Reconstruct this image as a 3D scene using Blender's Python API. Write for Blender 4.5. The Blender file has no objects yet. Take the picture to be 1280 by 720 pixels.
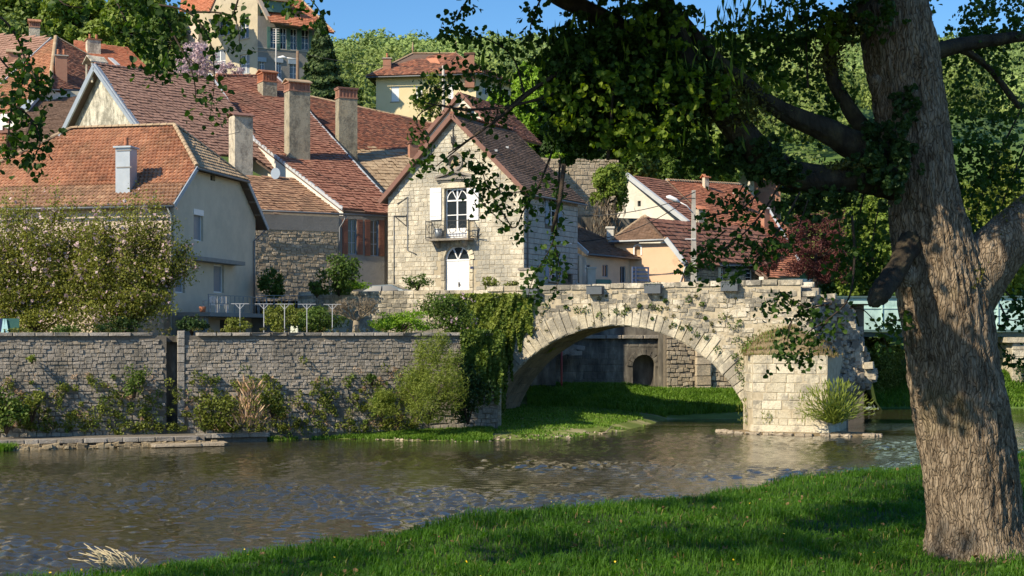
import bpy, math, random
import numpy as np
from mathutils import Vector, Matrix, noise as mnoise
random.seed(7); RNG = np.random.default_rng(11)
scene = bpy.context.scene
COL = scene.collection
R = math.radians

# ---------------------------------------------------------------- camera
F, CX, HY, CH = 1777.8, 640.0, 415.0, 5.5
cam_d = bpy.data.cameras.new('camera'); cam = bpy.data.objects.new('camera', cam_d); COL.objects.link(cam)
cam.location = (0, 0, CH); cam.rotation_euler = (R(90), 0, 0)
cam_d.lens = 50; cam_d.sensor_width = 36; cam_d.shift_y = 55 / 1280
cam_d.clip_start = 0.5; cam_d.clip_end = 5000
scene.camera = cam
# ---------------------------------------------------------------- light
SUN = Vector((1.0, 0.78, -0.98)).normalized()       # travel direction of the sunlight
elev = math.asin(-SUN.z); az = math.atan2(-SUN.x, -SUN.y)   # azimuth of the sun measured from +Y towards +X
world = bpy.data.worlds.new('World'); scene.world = world; world.use_nodes = True
wn = world.node_tree.nodes; wl = world.node_tree.links
sky = wn.new('ShaderNodeTexSky'); sky.sky_type = 'NISHITA'; sky.sun_disc = False
sky.sun_elevation = elev; sky.sun_rotation = az; sky.air_density = 1.0; sky.dust_density = 0.3; sky.ozone_density = 4.0; sky.altitude = 300
shs = wn.new('ShaderNodeHueSaturation'); shs.inputs['Saturation'].default_value = 1.22; wl.new(sky.outputs[0], shs.inputs['Color'])
wl.new(shs.outputs[0], wn['Background'].inputs[0]); wn['Background'].inputs[1].default_value = 0.118
sd = bpy.data.lights.new('sun', 'SUN'); sd.energy = 5.0; sd.angle = R(0.55); sd.color = (1.0, 0.865, 0.65)
so = bpy.data.objects.new('sun', sd); COL.objects.link(so); so.rotation_euler = SUN.to_track_quat('-Z', 'Y').to_euler()
scene.view_settings.view_transform = 'Standard'; scene.view_settings.look = 'None'
scene.view_settings.exposure = 0.50; scene.view_settings.gamma = 1.0
scene.render.engine = 'CYCLES'
scene.cycles.max_bounces = 6; scene.cycles.transparent_max_bounces = 6; scene.cycles.use_denoising = True

# ---------------------------------------------------------------- helpers
def P(px, py, Y):
    return Vector(((px - CX) / F * Y, Y, CH + (HY - py) / F * Y))
def ray(px, py):
    return Vector(((px - CX) / F, 1.0, (HY - py) / F))
CAMP = Vector((0, 0, CH))
class Plane:
    def __init__(s, p, n): s.p = Vector(p); s.n = Vector(n).normalized()
    def hit(s, px, py):
        d = ray(px, py); t = (s.p - CAMP).dot(s.n) / d.dot(s.n); return CAMP + d * t
def slope(p, th, m):            # roof plane through p, eave direction th (deg), falling towards (sin,-cos)
    a = R(th); return Plane(p, (m * math.sin(a), -m * math.cos(a), 1))
class Face(Plane):              # vertical wall plane, u = to the right seen from outside
    def __init__(s, p, th):
        a = R(th); s.u = Vector((math.cos(a), math.sin(a), 0)); s.o = Vector((math.sin(a), -math.cos(a), 0))
        Plane.__init__(s, p, s.o); s.th = a
    def sz(s, px, py):
        h = s.hit(px, py); return ((h - s.p).dot(s.u), h.z)
    def pt(s, a, z, d=0.0): return Vector((s.p.x, s.p.y, 0)) + s.u * a + s.o * d + Vector((0, 0, z))
    def rect(s, x0, y0, x1, y1):        # pixel box -> s0,s1,z0,z1
        a, z1 = s.sz((x0), y0); b, _ = s.sz(x1, y0); xm = (x0 + x1) / 2
        return a, b, s.sz(xm, y1)[1], s.sz(xm, y0)[1]

def root_of(o):
    while o is not None and o.parent is not None: o = o.parent
    return o
def offs(parent):
    r = root_of(parent); return Vector(r.location) if r is not None else Vector((0, 0, 0))
def tag(o, label=None, cat=None, group=None, kind=None):
    if label: o['label'] = label
    if cat: o['category'] = cat
    if group: o['group'] = group
    if kind: o['kind'] = kind
    return o
def thing(name, label, cat, loc=(0, 0, 0), rz=0, group=None):
    o = bpy.data.objects.new(name, None); COL.objects.link(o); o.empty_display_size = .3
    o.location = loc; o.rotation_euler = (0, 0, rz); tag(o, label, cat, group); return o
def link(name, me, mat, parent=None, kind=None):
    o = bpy.data.objects.new(name, me); COL.objects.link(o)
    if mat is not None and not me.materials: me.materials.append(mat)
    if parent is not None: o.parent = parent
    if kind: o['kind'] = kind
    return o
class MB:
    def __init__(s): s.v = []; s.f = []; s.sm = []
    def add(s, vs, fs, smooth=False):
        b = len(s.v); s.v += [tuple(v) for v in vs]; s.f += [tuple(i + b for i in f) for f in fs]; s.sm += [smooth] * len(fs); return s
    def box(s, x0, x1, y0, y1, z0, z1, M=None):
        vs = [Vector((x, y, z)) for z in (z0, z1) for (x, y) in ((x0, y0), (x1, y0), (x1, y1), (x0, y1))]
        if M is not None: vs = [M @ v for v in vs]
        return s.add(vs, [(0, 3, 2, 1), (4, 5, 6, 7), (0, 1, 5, 4), (1, 2, 6, 5), (2, 3, 7, 6), (3, 0, 4, 7)])
    def fbox(s, face, s0, s1, z0, z1, d0, d1):      # box on a wall face; d outward
        vs = [face.pt(a, z, d) for z in (z0, z1) for (a, d) in ((s0, d1), (s1, d1), (s1, d0), (s0, d0))]
        return s.add(vs, [(0, 3, 2, 1), (4, 5, 6, 7), (0, 1, 5, 4), (1, 2, 6, 5), (2, 3, 7, 6), (3, 0, 4, 7)])
    def prism(s, poly, vec):                        # polygon (world pts) extruded by vec
        n = len(poly); a = [Vector(p) for p in poly]; b = [p + Vector(vec) for p in a]
        fs = [tuple(range(n)), tuple(range(2 * n - 1, n - 1, -1))]
        for i in range(n): j = (i + 1) % n; fs.append((i, i + n, j + n, j))
        return s.add(a + b, fs)
    def bar(s, a, b, w, h=None, up=Vector((0, 0, 1))):   # rectangular bar a->b
        h = h or w; a = Vector(a); b = Vector(b); t = (b - a).normalized()
        x = t.cross(up)
        if x.length < 1e-4: x = t.cross(Vector((0, 1, 0)))
        x.normalize(); y = x.cross(t).normalized(); vs = []
        for p in (a, b):
            for (i, j) in ((-1, -1), (1, -1), (1, 1), (-1, 1)): vs.append(p + x * i * w / 2 + y * j * h / 2)
        return s.add(vs, [(3, 2, 1, 0), (4, 5, 6, 7), (0, 1, 5, 4), (1, 2, 6, 5), (2, 3, 7, 6), (3, 0, 4, 7)])
    def tube(s, pts, rad, n=8, cap=True):
        pts = [Vector(p) for p in pts]
        if not isinstance(rad, (list, tuple)): rad = [rad] * len(pts)
        vs = []; fs = []; x = None
        for i, p in enumerate(pts):
            t = (pts[min(i + 1, len(pts) - 1)] - pts[max(i - 1, 0)]).normalized()
            if x is None: x = t.orthogonal().normalized()
            else:
                x = x - t * x.dot(t); x.normalize()
            y = t.cross(x)
            for k in range(n):
                a = 2 * math.pi * k / n; vs.append(p + (x * math.cos(a) + y * math.sin(a)) * rad[i])
        for i in range(len(pts) - 1):
            for k in range(n):
                l = (k + 1) % n; fs.append((i * n + k, i * n + l, (i + 1) * n + l, (i + 1) * n + k))
        if cap: fs.append(tuple(range(n - 1, -1, -1))); fs.append(tuple(range((len(pts) - 1) * n, len(pts) * n)))
        return s.add(vs, fs, True)
    def build(s, name, mat, parent=None, kind=None, world=True):
        o = offs(parent) if world else Vector((0, 0, 0))
        me = bpy.data.meshes.new(name)
        me.from_pydata([(v[0] - o.x, v[1] - o.y, v[2] - o.z) for v in s.v], [], s.f)
        me.polygons.foreach_set('use_smooth', s.sm); me.update()
        return link(name, me, mat, parent, kind)

def npmesh(name, verts, faces_k, mat, parent=None, kind=None, smooth=False):
    """verts (N,3) array, faces_k (M,k) int array"""
    me = bpy.data.meshes.new(name); o = offs(parent)
    v = np.asarray(verts, dtype=np.float32) - np.array([o.x, o.y, o.z], dtype=np.float32)
    f = np.asarray(faces_k, dtype=np.int32); M, k = f.shape
    me.vertices.add(len(v)); me.vertices.foreach_set('co', v.ravel())
    me.loops.add(M * k); me.loops.foreach_set('vertex_index', f.ravel())
    me.polygons.add(M); me.polygons.foreach_set('loop_start', np.arange(0, M * k, k, dtype=np.int32))
    me.polygons.foreach_set('loop_total', np.full(M, k, dtype=np.int32))
    me.polygons.foreach_set('use_smooth', np.full(M, smooth, dtype=bool))
    me.update(calc_edges=True); return link(name, me, mat, parent, kind)

# ---------------------------------------------------------------- materials
def nmat(name):
    m = bpy.data.materials.new(name); m.use_nodes = True; nt = m.node_tree
    return m, nt, nt.nodes['Principled BSDF']
def _ramp(nt, cols, pos=None):
    r = nt.nodes.new('ShaderNodeValToRGB'); el = r.color_ramp.elements; n = len(cols)
    while len(el) < n: el.new(0.5)
    for i, c in enumerate(cols):
        el[i].position = pos[i] if pos else i / (n - 1); el[i].color = (c[0], c[1], c[2], 1)
    return r
def _noise(nt, scale, detail=4, vec=None, rough=.6, mapscale=None):
    n = nt.nodes.new('ShaderNodeTexNoise'); n.inputs['Scale'].default_value = scale; n.inputs['Detail'].default_value = detail; n.inputs['Roughness'].default_value = rough
    g = nt.nodes.new('ShaderNodeNewGeometry')
    src = g.outputs['Position']
    if mapscale:
        mp = nt.nodes.new('ShaderNodeMapping'); mp.inputs['Scale'].default_value = mapscale; nt.links.new(src, mp.inputs[0]); src = mp.outputs[0]
    nt.links.new(src, n.inputs['Vector']); return n
def _math(nt, op, a, b, clamp=False):
    m = nt.nodes.new('ShaderNodeMath'); m.operation = op; m.use_clamp = clamp
    for i, x in enumerate((a, b)):
        if x is None: continue
        if isinstance(x, (int, float)): m.inputs[i].default_value = x
        else: nt.links.new(x, m.inputs[i])
    return m.outputs[0]
def surf(name, cols, scale=3, detail=5, rnd=0.0, rough=.85, bump=.3, bscale=None, spec=.3, metal=0, stain=None, stain_amt=.5, sscale=.6, contrast=1.6, mapscale=None, pos=None, smin=.5, smax=.68):
    """cols: dark..light real colours; rnd: share of per-piece randomness; stain: second colour laid on in patches"""
    m, nt, b = nmat(name); L = nt.links.new
    n = _noise(nt, scale, detail, mapscale=mapscale)
    f = _math(nt, 'MULTIPLY_ADD', n.outputs[0], contrast); f.node.inputs[2].default_value = .5 - contrast / 2
    if rnd:
        g = nt.nodes.new('ShaderNodeNewGeometry'); oi = nt.nodes.new('ShaderNodeObjectInfo')
        s = _math(nt, 'FRACT', _math(nt, 'ADD', g.outputs['Random Per Island'], oi.outputs['Random']), None)
        f = _math(nt, 'ADD', _math(nt, 'MULTIPLY', f, 1 - rnd), _math(nt, 'MULTIPLY', s, rnd), True)
    r = _ramp(nt, cols, pos); L(f, r.inputs[0]); out = r.outputs[0]
    if stain:
        n2 = _noise(nt, sscale, 6, rough=.7); r2 = _ramp(nt, [(0, 0, 0), (1, 1, 1)], [smin, smax]); L(n2.outputs[0], r2.inputs[0])
        mx = nt.nodes.new('ShaderNodeMix'); mx.data_type = 'RGBA'; L(_math(nt, 'MULTIPLY', r2.outputs[0], stain_amt), mx.inputs[0])
        L(out, mx.inputs[6]); mx.inputs[7].default_value = (*stain, 1); out = mx.outputs[2]
    L(out, b.inputs['Base Color']); b.inputs['Roughness'].default_value = rough; b.inputs['Specular IOR Level'].default_value = spec; b.inputs['Metallic'].default_value = metal
    if bump:
        bn = _noise(nt, bscale or scale * 6, 6, rough=.65, mapscale=mapscale); bp = nt.nodes.new('ShaderNodeBump'); bp.inputs['Strength'].default_value = bump; bp.inputs['Distance'].default_value = .04
        L(bn.outputs[0], bp.inputs['Height']); L(bp.outputs[0], b.inputs['Normal'])
    return m
def stone_mat(name, cols, grime=(.17, .16, .14), ochre=(.36, .26, .13), ga=.8, oa=.4, rnd=.5, gs=.55, bump=.9, lo=.47, hi=.62):
    # weathered stone: a colour per stone, fine mottling, grey lichen patches and ochre patches of their own
    m, nt, b = nmat(name); L = nt.links.new
    g = nt.nodes.new('ShaderNodeNewGeometry'); oi = nt.nodes.new('ShaderNodeObjectInfo'); s = _math(nt, 'FRACT', _math(nt, 'ADD', g.outputs['Random Per Island'], oi.outputs['Random']), None)
    n = _noise(nt, 2.2, 8, rough=.7); f = _math(nt, 'MULTIPLY_ADD', n.outputs[0], 2.2); f.node.inputs[2].default_value = -.6
    f = _math(nt, 'ADD', _math(nt, 'MULTIPLY', f, 1 - rnd), _math(nt, 'MULTIPLY', s, rnd), True); r = _ramp(nt, cols); L(f, r.inputs[0]); out = r.outputs[0]
    def over(out, col, fac):
        mx = nt.nodes.new('ShaderNodeMix'); mx.data_type = 'RGBA'; L(fac, mx.inputs[0]); L(out, mx.inputs[6]); mx.inputs[7].default_value = (*col, 1); return mx.outputs[2]
    n2 = _noise(nt, 1.1, 7, rough=.75); r2 = _ramp(nt, [(0, 0, 0), (1, 1, 1)], [.52, .66]); L(n2.outputs[0], r2.inputs[0]); out = over(out, ochre, _math(nt, 'MULTIPLY', r2.outputs[0], oa))
    n3 = _noise(nt, gs, 9, rough=.78, mapscale=(1, 1, .7)); r3 = _ramp(nt, [(0, 0, 0), (1, 1, 1)], [lo, hi]); L(n3.outputs[0], r3.inputs[0]); out = over(out, grime, _math(nt, 'MULTIPLY', r3.outputs[0], ga))
    n4 = _noise(nt, 9, 5, rough=.7); r4 = _ramp(nt, [(0, 0, 0), (1, 1, 1)], [.58, .68]); L(n4.outputs[0], r4.inputs[0]); out = over(out, tuple(x * .55 for x in grime), _math(nt, 'MULTIPLY', r4.outputs[0], ga * .7))
    L(out, b.inputs['Base Color']); b.inputs['Roughness'].default_value = .95; b.inputs['Specular IOR Level'].default_value = .15
    bn = _noise(nt, 7, 8, rough=.75); bp = nt.nodes.new('ShaderNodeBump'); bp.inputs['Strength'].default_value = bump; bp.inputs['Distance'].default_value = .09; L(bn.outputs[0], bp.inputs['Height']); L(bp.outputs[0], b.inputs['Normal'])
    return m
def foliage(name, cols, trans=.3, scale=.35, rnd=.6, rough=.55, spec=.25, contrast=1.8):
    m, nt, b = nmat(name); L = nt.links.new
    n = _noise(nt, scale, 3); f = _math(nt, 'MULTIPLY_ADD', n.outputs[0], contrast); f.node.inputs[2].default_value = .5 - contrast / 2
    g = nt.nodes.new('ShaderNodeNewGeometry')
    f = _math(nt, 'ADD', _math(nt, 'MULTIPLY', f, 1 - rnd), _math(nt, 'MULTIPLY', g.outputs['Random Per Island'], rnd), True)
    r = _ramp(nt, cols); L(f, r.inputs[0]); L(r.outputs[0], b.inputs['Base Color'])
    b.inputs['Roughness'].default_value = rough; b.inputs['Specular IOR Level'].default_value = spec
    t = nt.nodes.new('ShaderNodeBsdfTranslucent'); hs = nt.nodes.new('ShaderNodeHueSaturation'); hs.inputs['Saturation'].default_value = 1.1; hs.inputs['Value'].default_value = 1.3
    L(r.outputs[0], hs.inputs['Color']); L(hs.outputs[0], t.inputs[0])
    mx = nt.nodes.new('ShaderNodeMixShader'); mx.inputs[0].default_value = trans; L(b.outputs[0], mx.inputs[1]); L(t.outputs[0], mx.inputs[2])
    L(mx.outputs[0], nt.nodes['Material Output'].inputs[0]); return m
def plain(name, c, rough=.5, metal=0, spec=.4, var=.12, scale=4):
    return surf(name, [tuple(x * (1 - var) for x in c), tuple(min(1, x * (1 + var)) for x in c)], scale=scale, rough=rough, metal=metal, spec=spec, bump=.08)
M = {}
M['limestone'] = stone_mat('limestone', [(.32, .27, .19), (.50, .44, .33), (.64, .57, .44), (.80, .74, .62)], grime=(.17, .16, .135), ga=.92, rnd=.55, lo=.45, hi=.56)
M['limestone_low'] = stone_mat('limestone_pale', [(.42, .37, .26), (.56, .50, .37), (.69, .62, .47), (.80, .74, .60)], grime=(.24, .22, .18), ga=.8, oa=.4, hi=.58)
M['house_stone'] = stone_mat('house_stone', [(.44, .39, .29), (.60, .54, .42), (.72, .66, .52), (.82, .76, .63)], grime=(.30, .29, .25), ga=.8, oa=.3, gs=.3, lo=.44, hi=.58)
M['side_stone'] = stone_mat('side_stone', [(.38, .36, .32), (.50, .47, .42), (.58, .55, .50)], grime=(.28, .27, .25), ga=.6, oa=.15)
M['mortar'] = surf('mortar', [(.34, .29, .20), (.50, .43, .31)], scale=4, bump=.5)
M['bridge_mortar'] = surf('bridge_mortar', [(.30, .25, .17), (.56, .48, .34)], scale=4, bump=.5)
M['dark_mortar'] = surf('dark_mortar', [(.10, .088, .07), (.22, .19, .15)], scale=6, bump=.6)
M['wall_stone'] = stone_mat('wall_stone', [(.22, .19, .15), (.32, .285, .235), (.42, .37, .31), (.54, .48, .39)], grime=(.13, .12, .10), ochre=(.34, .25, .13), ga=.75, oa=.4, rnd=.35)
M['coping_stone'] = stone_mat('coping_stone', [(.24, .21, .18), (.34, .31, .27), (.42, .39, .34)], grime=(.13, .125, .10), ga=.7, oa=.5)
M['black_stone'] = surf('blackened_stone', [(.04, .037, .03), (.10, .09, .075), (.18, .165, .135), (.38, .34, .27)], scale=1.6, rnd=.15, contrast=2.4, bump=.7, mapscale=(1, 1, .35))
M['rubble'] = stone_mat('rubble_stone', [(.26, .21, .145), (.38, .31, .22), (.50, .42, .31), (.60, .52, .39)], grime=(.20, .18, .15), ga=.6, oa=.4)
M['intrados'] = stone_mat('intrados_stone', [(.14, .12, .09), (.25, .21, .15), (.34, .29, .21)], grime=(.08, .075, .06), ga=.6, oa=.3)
M['render_grey'] = surf('grey_render', [(.54, .465, .36), (.66, .575, .45)], scale=1.2, bump=.6, bscale=18, rough=.95, stain=(.40, .36, .29), stain_amt=.4, sscale=.4)
M['render_cream'] = surf('cream_render', [(.56, .45, .36), (.68, .57, .47)], scale=.8, bump=.3, bscale=18, stain=(.42, .36, .28), stain_amt=.5, sscale=.5)
M['render_pale'] = surf('pale_render', [(.60, .57, .49), (.72, .69, .61)], scale=.7, bump=.3, stain=(.40, .37, .30), stain_amt=.6, sscale=.5)
M['render_yellow'] = surf('yellow_render', [(.66, .55, .32), (.74, .63, .40)], scale=.7, bump=.2)
M['render_peach'] = surf('peach_render', [(.60, .40, .26), (.70, .48, .32)], scale=.7, bump=.2, stain=(.30, .23, .15), stain_amt=.6, sscale=.35, smin=.56)
M['roughcast'] = stone_mat('roughcast', [(.46, .43, .35), (.58, .55, .45), (.68, .64, .53)], grime=(.22, .21, .17), ga=.95, oa=.1, gs=1.1, lo=.42, hi=.58)
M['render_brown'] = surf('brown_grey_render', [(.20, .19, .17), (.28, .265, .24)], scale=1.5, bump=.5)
M['tile_orange'] = surf('orange_roof_tile', [(.17, .095, .06), (.33, .15, .085), (.43, .20, .11), (.50, .30, .19)], scale=.9, rnd=.5, bump=.3, stain=(.20, .125, .07), stain_amt=.8, sscale=.5, smin=.46)
M['tile_red'] = surf('red_roof_tile', [(.13, .065, .045), (.25, .11, .072), (.32, .15, .10), (.38, .21, .135)], scale=.7, rnd=.45, bump=.3, stain=(.16, .10, .07), stain_amt=.6, sscale=.35)
M['tile_rose'] = surf('rose_roof_tile', [(.22, .13, .095), (.30, .175, .13), (.37, .225, .17)], scale=.7, rnd=.45, bump=.2, stain=(.19, .12, .085), stain_amt=.5, sscale=.4)
M['tile_old'] = surf('old_plain_tile', [(.08, .05, .04), (.22, .10, .07), (.36, .15, .09), (.44, .24, .16)], scale=1.2, rnd=.75, bump=.3, stain=(.10, .08, .06), stain_amt=.5, sscale=.6)
M['tile_brown'] = surf('brown_roof_tile', [(.13, .085, .06), (.20, .13, .09), (.26, .17, .12)], scale=.8, rnd=.5, bump=.2)
M['tile_mix'] = surf('weathered_brown_tile', [(.16, .10, .06), (.28, .16, .10), (.38, .22, .13), (.44, .30, .19)], scale=.8, rnd=.5, bump=.2, stain=(.14, .10, .06), stain_amt=.5)
M['render_dull'] = surf('dull_cream_render', [(.40, .35, .25), (.54, .47, .34)], scale=.8, bump=.3, stain=(.25, .22, .17), stain_amt=.5)
M['tile_tan'] = surf('tan_roof_tile', [(.26, .18, .11), (.38, .28, .18), (.46, .36, .24)], scale=.8, rnd=.4, bump=.2, stain=(.2, .13, .07), stain_amt=.5)
M['tile_bright'] = surf('bright_roof_tile', [(.36, .13, .07), (.50, .19, .10), (.58, .27, .16)], scale=.9, rnd=.6, bump=.2, stain=(.26, .13, .08), stain_amt=.5)
M['brick'] = surf('brick', [(.20, .095, .065), (.34, .17, .115), (.43, .25, .17)], scale=2, rnd=.5, bump=.3, stain=(.16, .12, .09), stain_amt=.5)
M['chimney'] = stone_mat('chimney_render', [(.25, .225, .16), (.36, .325, .24), (.44, .40, .30)], grime=(.13, .12, .095), ga=.8, oa=.25, gs=1.2)
M['chimney_pale'] = stone_mat('pale_chimney_render', [(.46, .41, .32), (.58, .52, .41), (.68, .62, .5)], grime=(.2, .18, .15), ga=.85, oa=.2, gs=1.5)
M['zinc'] = surf('zinc', [(.30, .34, .38), (.42, .46, .50)], scale=1.5, rough=.5, metal=.4, bump=.05)
M['flashing'] = surf('pale_flashing', [(.36, .39, .42), (.52, .54, .55)], scale=1.5, rough=.6, bump=.1)
M['white'] = plain('white_paint', (.78, .78, .78), rough=.45, var=.05)
M['postgrey'] = plain('galvanised_post', (.40, .41, .43))
M['greywood'] = plain('grey_blue_wood', (.30, .36, .42))
M['shutter_brown'] = plain('brown_shutter_paint', (.20, .085, .055), rough=.6)
M['shutter_green'] = plain('green_shutter_paint', (.10, .20, .16))
M['shutter_blue'] = plain('blue_grey_shutter_paint', (.24, .30, .38))
M['pvc'] = plain('grey_roller_shutter', (.20, .23, .27))
M['gate'] = plain('blue_slat_paint', (.12, .15, .24))
M['pipe'] = plain('grey_pipe', (.16, .17, .18), metal=.3)
M['pipe_pale'] = plain('pale_pipe', (.60, .58, .54))
M['iron'] = plain('dark_iron', (.05, .05, .05), metal=.4)
M['rustiron'] = plain('weathered_railing_paint', (.26, .27, .28), rough=.6)
M['wood'] = surf('weathered_wood', [(.14, .09, .06), (.26, .18, .12)], scale=4, bump=.4)
M['roof_under'] = plain('dark_roof_boards', (.13, .09, .07), rough=.8)
M['verge'] = surf('brown_verge_board', [(.17, .09, .07), (.24, .13, .10)], scale=3, bump=.2)
M['concrete'] = surf('concrete', [(.34, .32, .28), (.48, .45, .40)], scale=2.5, bump=.4, bscale=20, stain=(.2, .18, .15), stain_amt=.4)
M['slab'] = surf('grey_slab', [(.22, .21, .20), (.32, .31, .29)], scale=2.5, bump=.4)
M['planter'] = plain('slate_grey_planter', (.085, .10, .115), rough=.6)
M['teal'] = surf('teal_bridge_paint', [(.26, .42, .40), (.42, .60, .56), (.50, .68, .63)], scale=1.5, detail=7, rough=.6, bump=.1, stain=(.14, .24, .22), stain_amt=.6, sscale=1.3, mapscale=(1, 1, .5))
M['teal_dark'] = plain('dark_teal_paint', (.07, .12, .12))
M['red_paint'] = plain('red_paint', (.30, .05, .04))
M['asphalt'] = surf('asphalt', [(.04, .04, .04), (.07, .068, .065)], scale=6, bump=.3)
M['plastic'] = plain('white_plastic', (.76, .70, .70), rough=.4, var=.04)
M['tarp'] = surf('teal_tarp', [(.03, .10, .10), (.06, .16, .13)], scale=4, bump=.2)
M['tarpblue'] = plain('dark_blue_tarp', (.02, .035, .10))
M['letter'] = plain('pale_cyan_lettering', (.50, .78, .80), var=.03)
M['signwhite'] = plain('white_sign_lettering', (.82, .80, .74), var=.03)
M['carpaint'] = plain('silver_blue_car_paint', (.20, .25, .29), rough=.3, metal=.2, spec=.6)
M['blacktrim'] = plain('black_trim', (.02, .02, .02))
mg, nt, b = nmat('window_glass'); b.inputs['Base Color'].default_value = (.02, .028, .035, 1); b.inputs['Roughness'].default_value = .06; b.inputs['Specular IOR Level'].default_value = .7; M['glass'] = mg
M['terracotta'] = surf('terracotta_pot', [(.34, .13, .07), (.48, .2, .11)], scale=4, rough=.8)
# foliage
M['f_spring'] = foliage('spring_leaves', [(.08, .12, .02), (.15, .22, .03), (.26, .33, .06)])
M['f_bright'] = foliage('bright_leaves', [(.09, .18, .015), (.18, .32, .02), (.29, .44, .05)])
M['f_dark'] = foliage('dark_leaves', [(.012, .03, .008), (.03, .065, .015), (.055, .10, .025)], trans=.2)
M['f_mid'] = foliage('mid_leaves', [(.035, .07, .012), (.075, .13, .02), (.14, .21, .035)], trans=.25)
M['f_olive'] = foliage('olive_leaves', [(.07, .085, .015), (.15, .18, .03), (.27, .31, .06)], trans=.3)
M['f_willow'] = foliage('willow_leaves', [(.11, .14, .02), (.20, .25, .04), (.30, .36, .08)], trans=.35)
M['f_purple'] = foliage('purple_leaves', [(.055, .018, .018), (.11, .036, .032), (.18, .075, .055)], trans=.25)
M['f_conifer'] = foliage('conifer_needles', [(.025, .05, .018), (.06, .10, .03), (.13, .18, .05)], trans=.1)
M['f_ivy'] = foliage('ivy_leaves', [(.04, .08, .012), (.10, .155, .025), (.22, .28, .05)], trans=.25, scale=.9)
M['f_tree'] = foliage('foreground_leaves', [(.02, .045, .008), (.045, .095, .014), (.09, .16, .02)], trans=.4, scale=1.2, rnd=.5)
M['f_treelit'] = foliage('sunlit_leaves', [(.08, .13, .01), (.14, .22, .02), (.24, .30, .04)], trans=.45, scale=1.5, rnd=.6)  # yellower leaf colour standing in for sunlit patches of the crown
M['f_pink'] = foliage('pink_blossom', [(.45, .28, .33), (.62, .45, .48), (.75, .62, .62)], trans=.3)
M['f_lilac'] = foliage('lilac_blossom', [(.34, .24, .28), (.50, .38, .42), (.62, .52, .52)], trans=.3)
M['f_dry'] = foliage('dry_stems', [(.30, .18, .10), (.46, .30, .18), (.58, .46, .30)], trans=.1)
M['f_hill'] = foliage('hill_canopy', [(.06, .09, .03), (.13, .18, .045), (.21, .275, .065), (.30, .36, .11)], trans=.2, scale=.03, rnd=.3, contrast=2.8)
M['f_hillfar'] = foliage('far_hill_canopy', [(.09, .14, .06), (.16, .23, .07), (.24, .33, .09), (.31, .40, .13)], trans=.15, scale=.014, rnd=.25, contrast=2.8)
def bark_mat():
    m, nt, b = nmat('bark'); L = nt.links.new; g = nt.nodes.new('ShaderNodeNewGeometry')
    wn_ = nt.nodes.new('ShaderNodeTexNoise'); wn_.inputs['Scale'].default_value = 3.5; L(g.outputs['Position'], wn_.inputs['Vector'])
    ad = nt.nodes.new('ShaderNodeVectorMath'); ad.operation = 'MULTIPLY_ADD'; L(wn_.outputs['Color'], ad.inputs[0]); ad.inputs[1].default_value = (.16, .16, .5); L(g.outputs['Position'], ad.inputs[2])
    mp = nt.nodes.new('ShaderNodeMapping'); mp.inputs['Scale'].default_value = (1, 1, .13); L(ad.outputs[0], mp.inputs[0])
    vo = nt.nodes.new('ShaderNodeTexVoronoi'); vo.feature = 'DISTANCE_TO_EDGE'; vo.inputs['Scale'].default_value = 36; L(mp.outputs[0], vo.inputs['Vector'])
    n = _noise(nt, 16, 8, rough=.7, mapscale=(1, 1, .25)); n2 = _noise(nt, 1.6, 5); n5 = _noise(nt, 60, 4, mapscale=(1, 1, .5))
    r = _ramp(nt, [(.085, .062, .042), (.19, .145, .10), (.30, .235, .165), (.40, .325, .235)], [.28, .42, .55, .72]); f = _math(nt, 'MULTIPLY_ADD', n2.outputs[0], .35); L(n.outputs[0], f.node.inputs[2]); f = _math(nt, 'SUBTRACT', f, .17); L(f, r.inputs[0])
    cr = _ramp(nt, [(.42, .38, .35), (.8, .78, .76), (1, 1, 1)], [.0, .06, .2]); L(vo.outputs['Distance'], cr.inputs[0])
    mx = nt.nodes.new('ShaderNodeMix'); mx.data_type = 'RGBA'; mx.blend_type = 'MULTIPLY'; mx.inputs[0].default_value = .85; L(r.outputs[0], mx.inputs[6]); L(cr.outputs[0], mx.inputs[7])
    n3 = _noise(nt, 1.3, 6); r3 = _ramp(nt, [(0, 0, 0), (1, 1, 1)], [.56, .68]); L(n3.outputs[0], r3.inputs[0]); m2 = nt.nodes.new('ShaderNodeMix'); m2.data_type = 'RGBA'; L(_math(nt, 'MULTIPLY', r3.outputs[0], .4), m2.inputs[0]); L(mx.outputs[2], m2.inputs[6]); m2.inputs[7].default_value = (.13, .11, .04, 1)
    L(m2.outputs[2], b.inputs['Base Color']); b.inputs['Roughness'].default_value = .95; b.inputs['Specular IOR Level'].default_value = .1
    h = _math(nt, 'MULTIPLY_ADD', cr.outputs[0], .7); L(_math(nt, 'MULTIPLY', _math(nt, 'ADD', n.outputs[0], n5.outputs[0]), .5), h.node.inputs[2])
    bp = nt.nodes.new('ShaderNodeBump'); bp.inputs['Strength'].default_value = 1; bp.inputs['Distance'].default_value = .035; L(h, bp.inputs['Height']); L(bp.outputs[0], b.inputs['Normal']); return m
M['bark'] = bark_mat()
M['bark_dark'] = surf('mossy_shaded_bark', [(.015, .011, .008), (.045, .035, .022), (.09, .075, .04)], scale=9, detail=9, bump=1.0, bscale=28, mapscale=(1, 1, .4), contrast=2.4)  # mossy bark, its colour darkened further for the shade on the limbs
M['twig'] = surf('twig_bark', [(.03, .022, .016), (.075, .055, .04)], scale=8, bump=.5)
M['paletwig'] = surf('pale_branches', [(.16, .13, .09), (.30, .25, .18)], scale=8, bump=.5)
M['moss'] = foliage('moss', [(.04, .045, .01), (.09, .09, .015), (.15, .13, .025)], trans=.1, scale=3)
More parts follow.
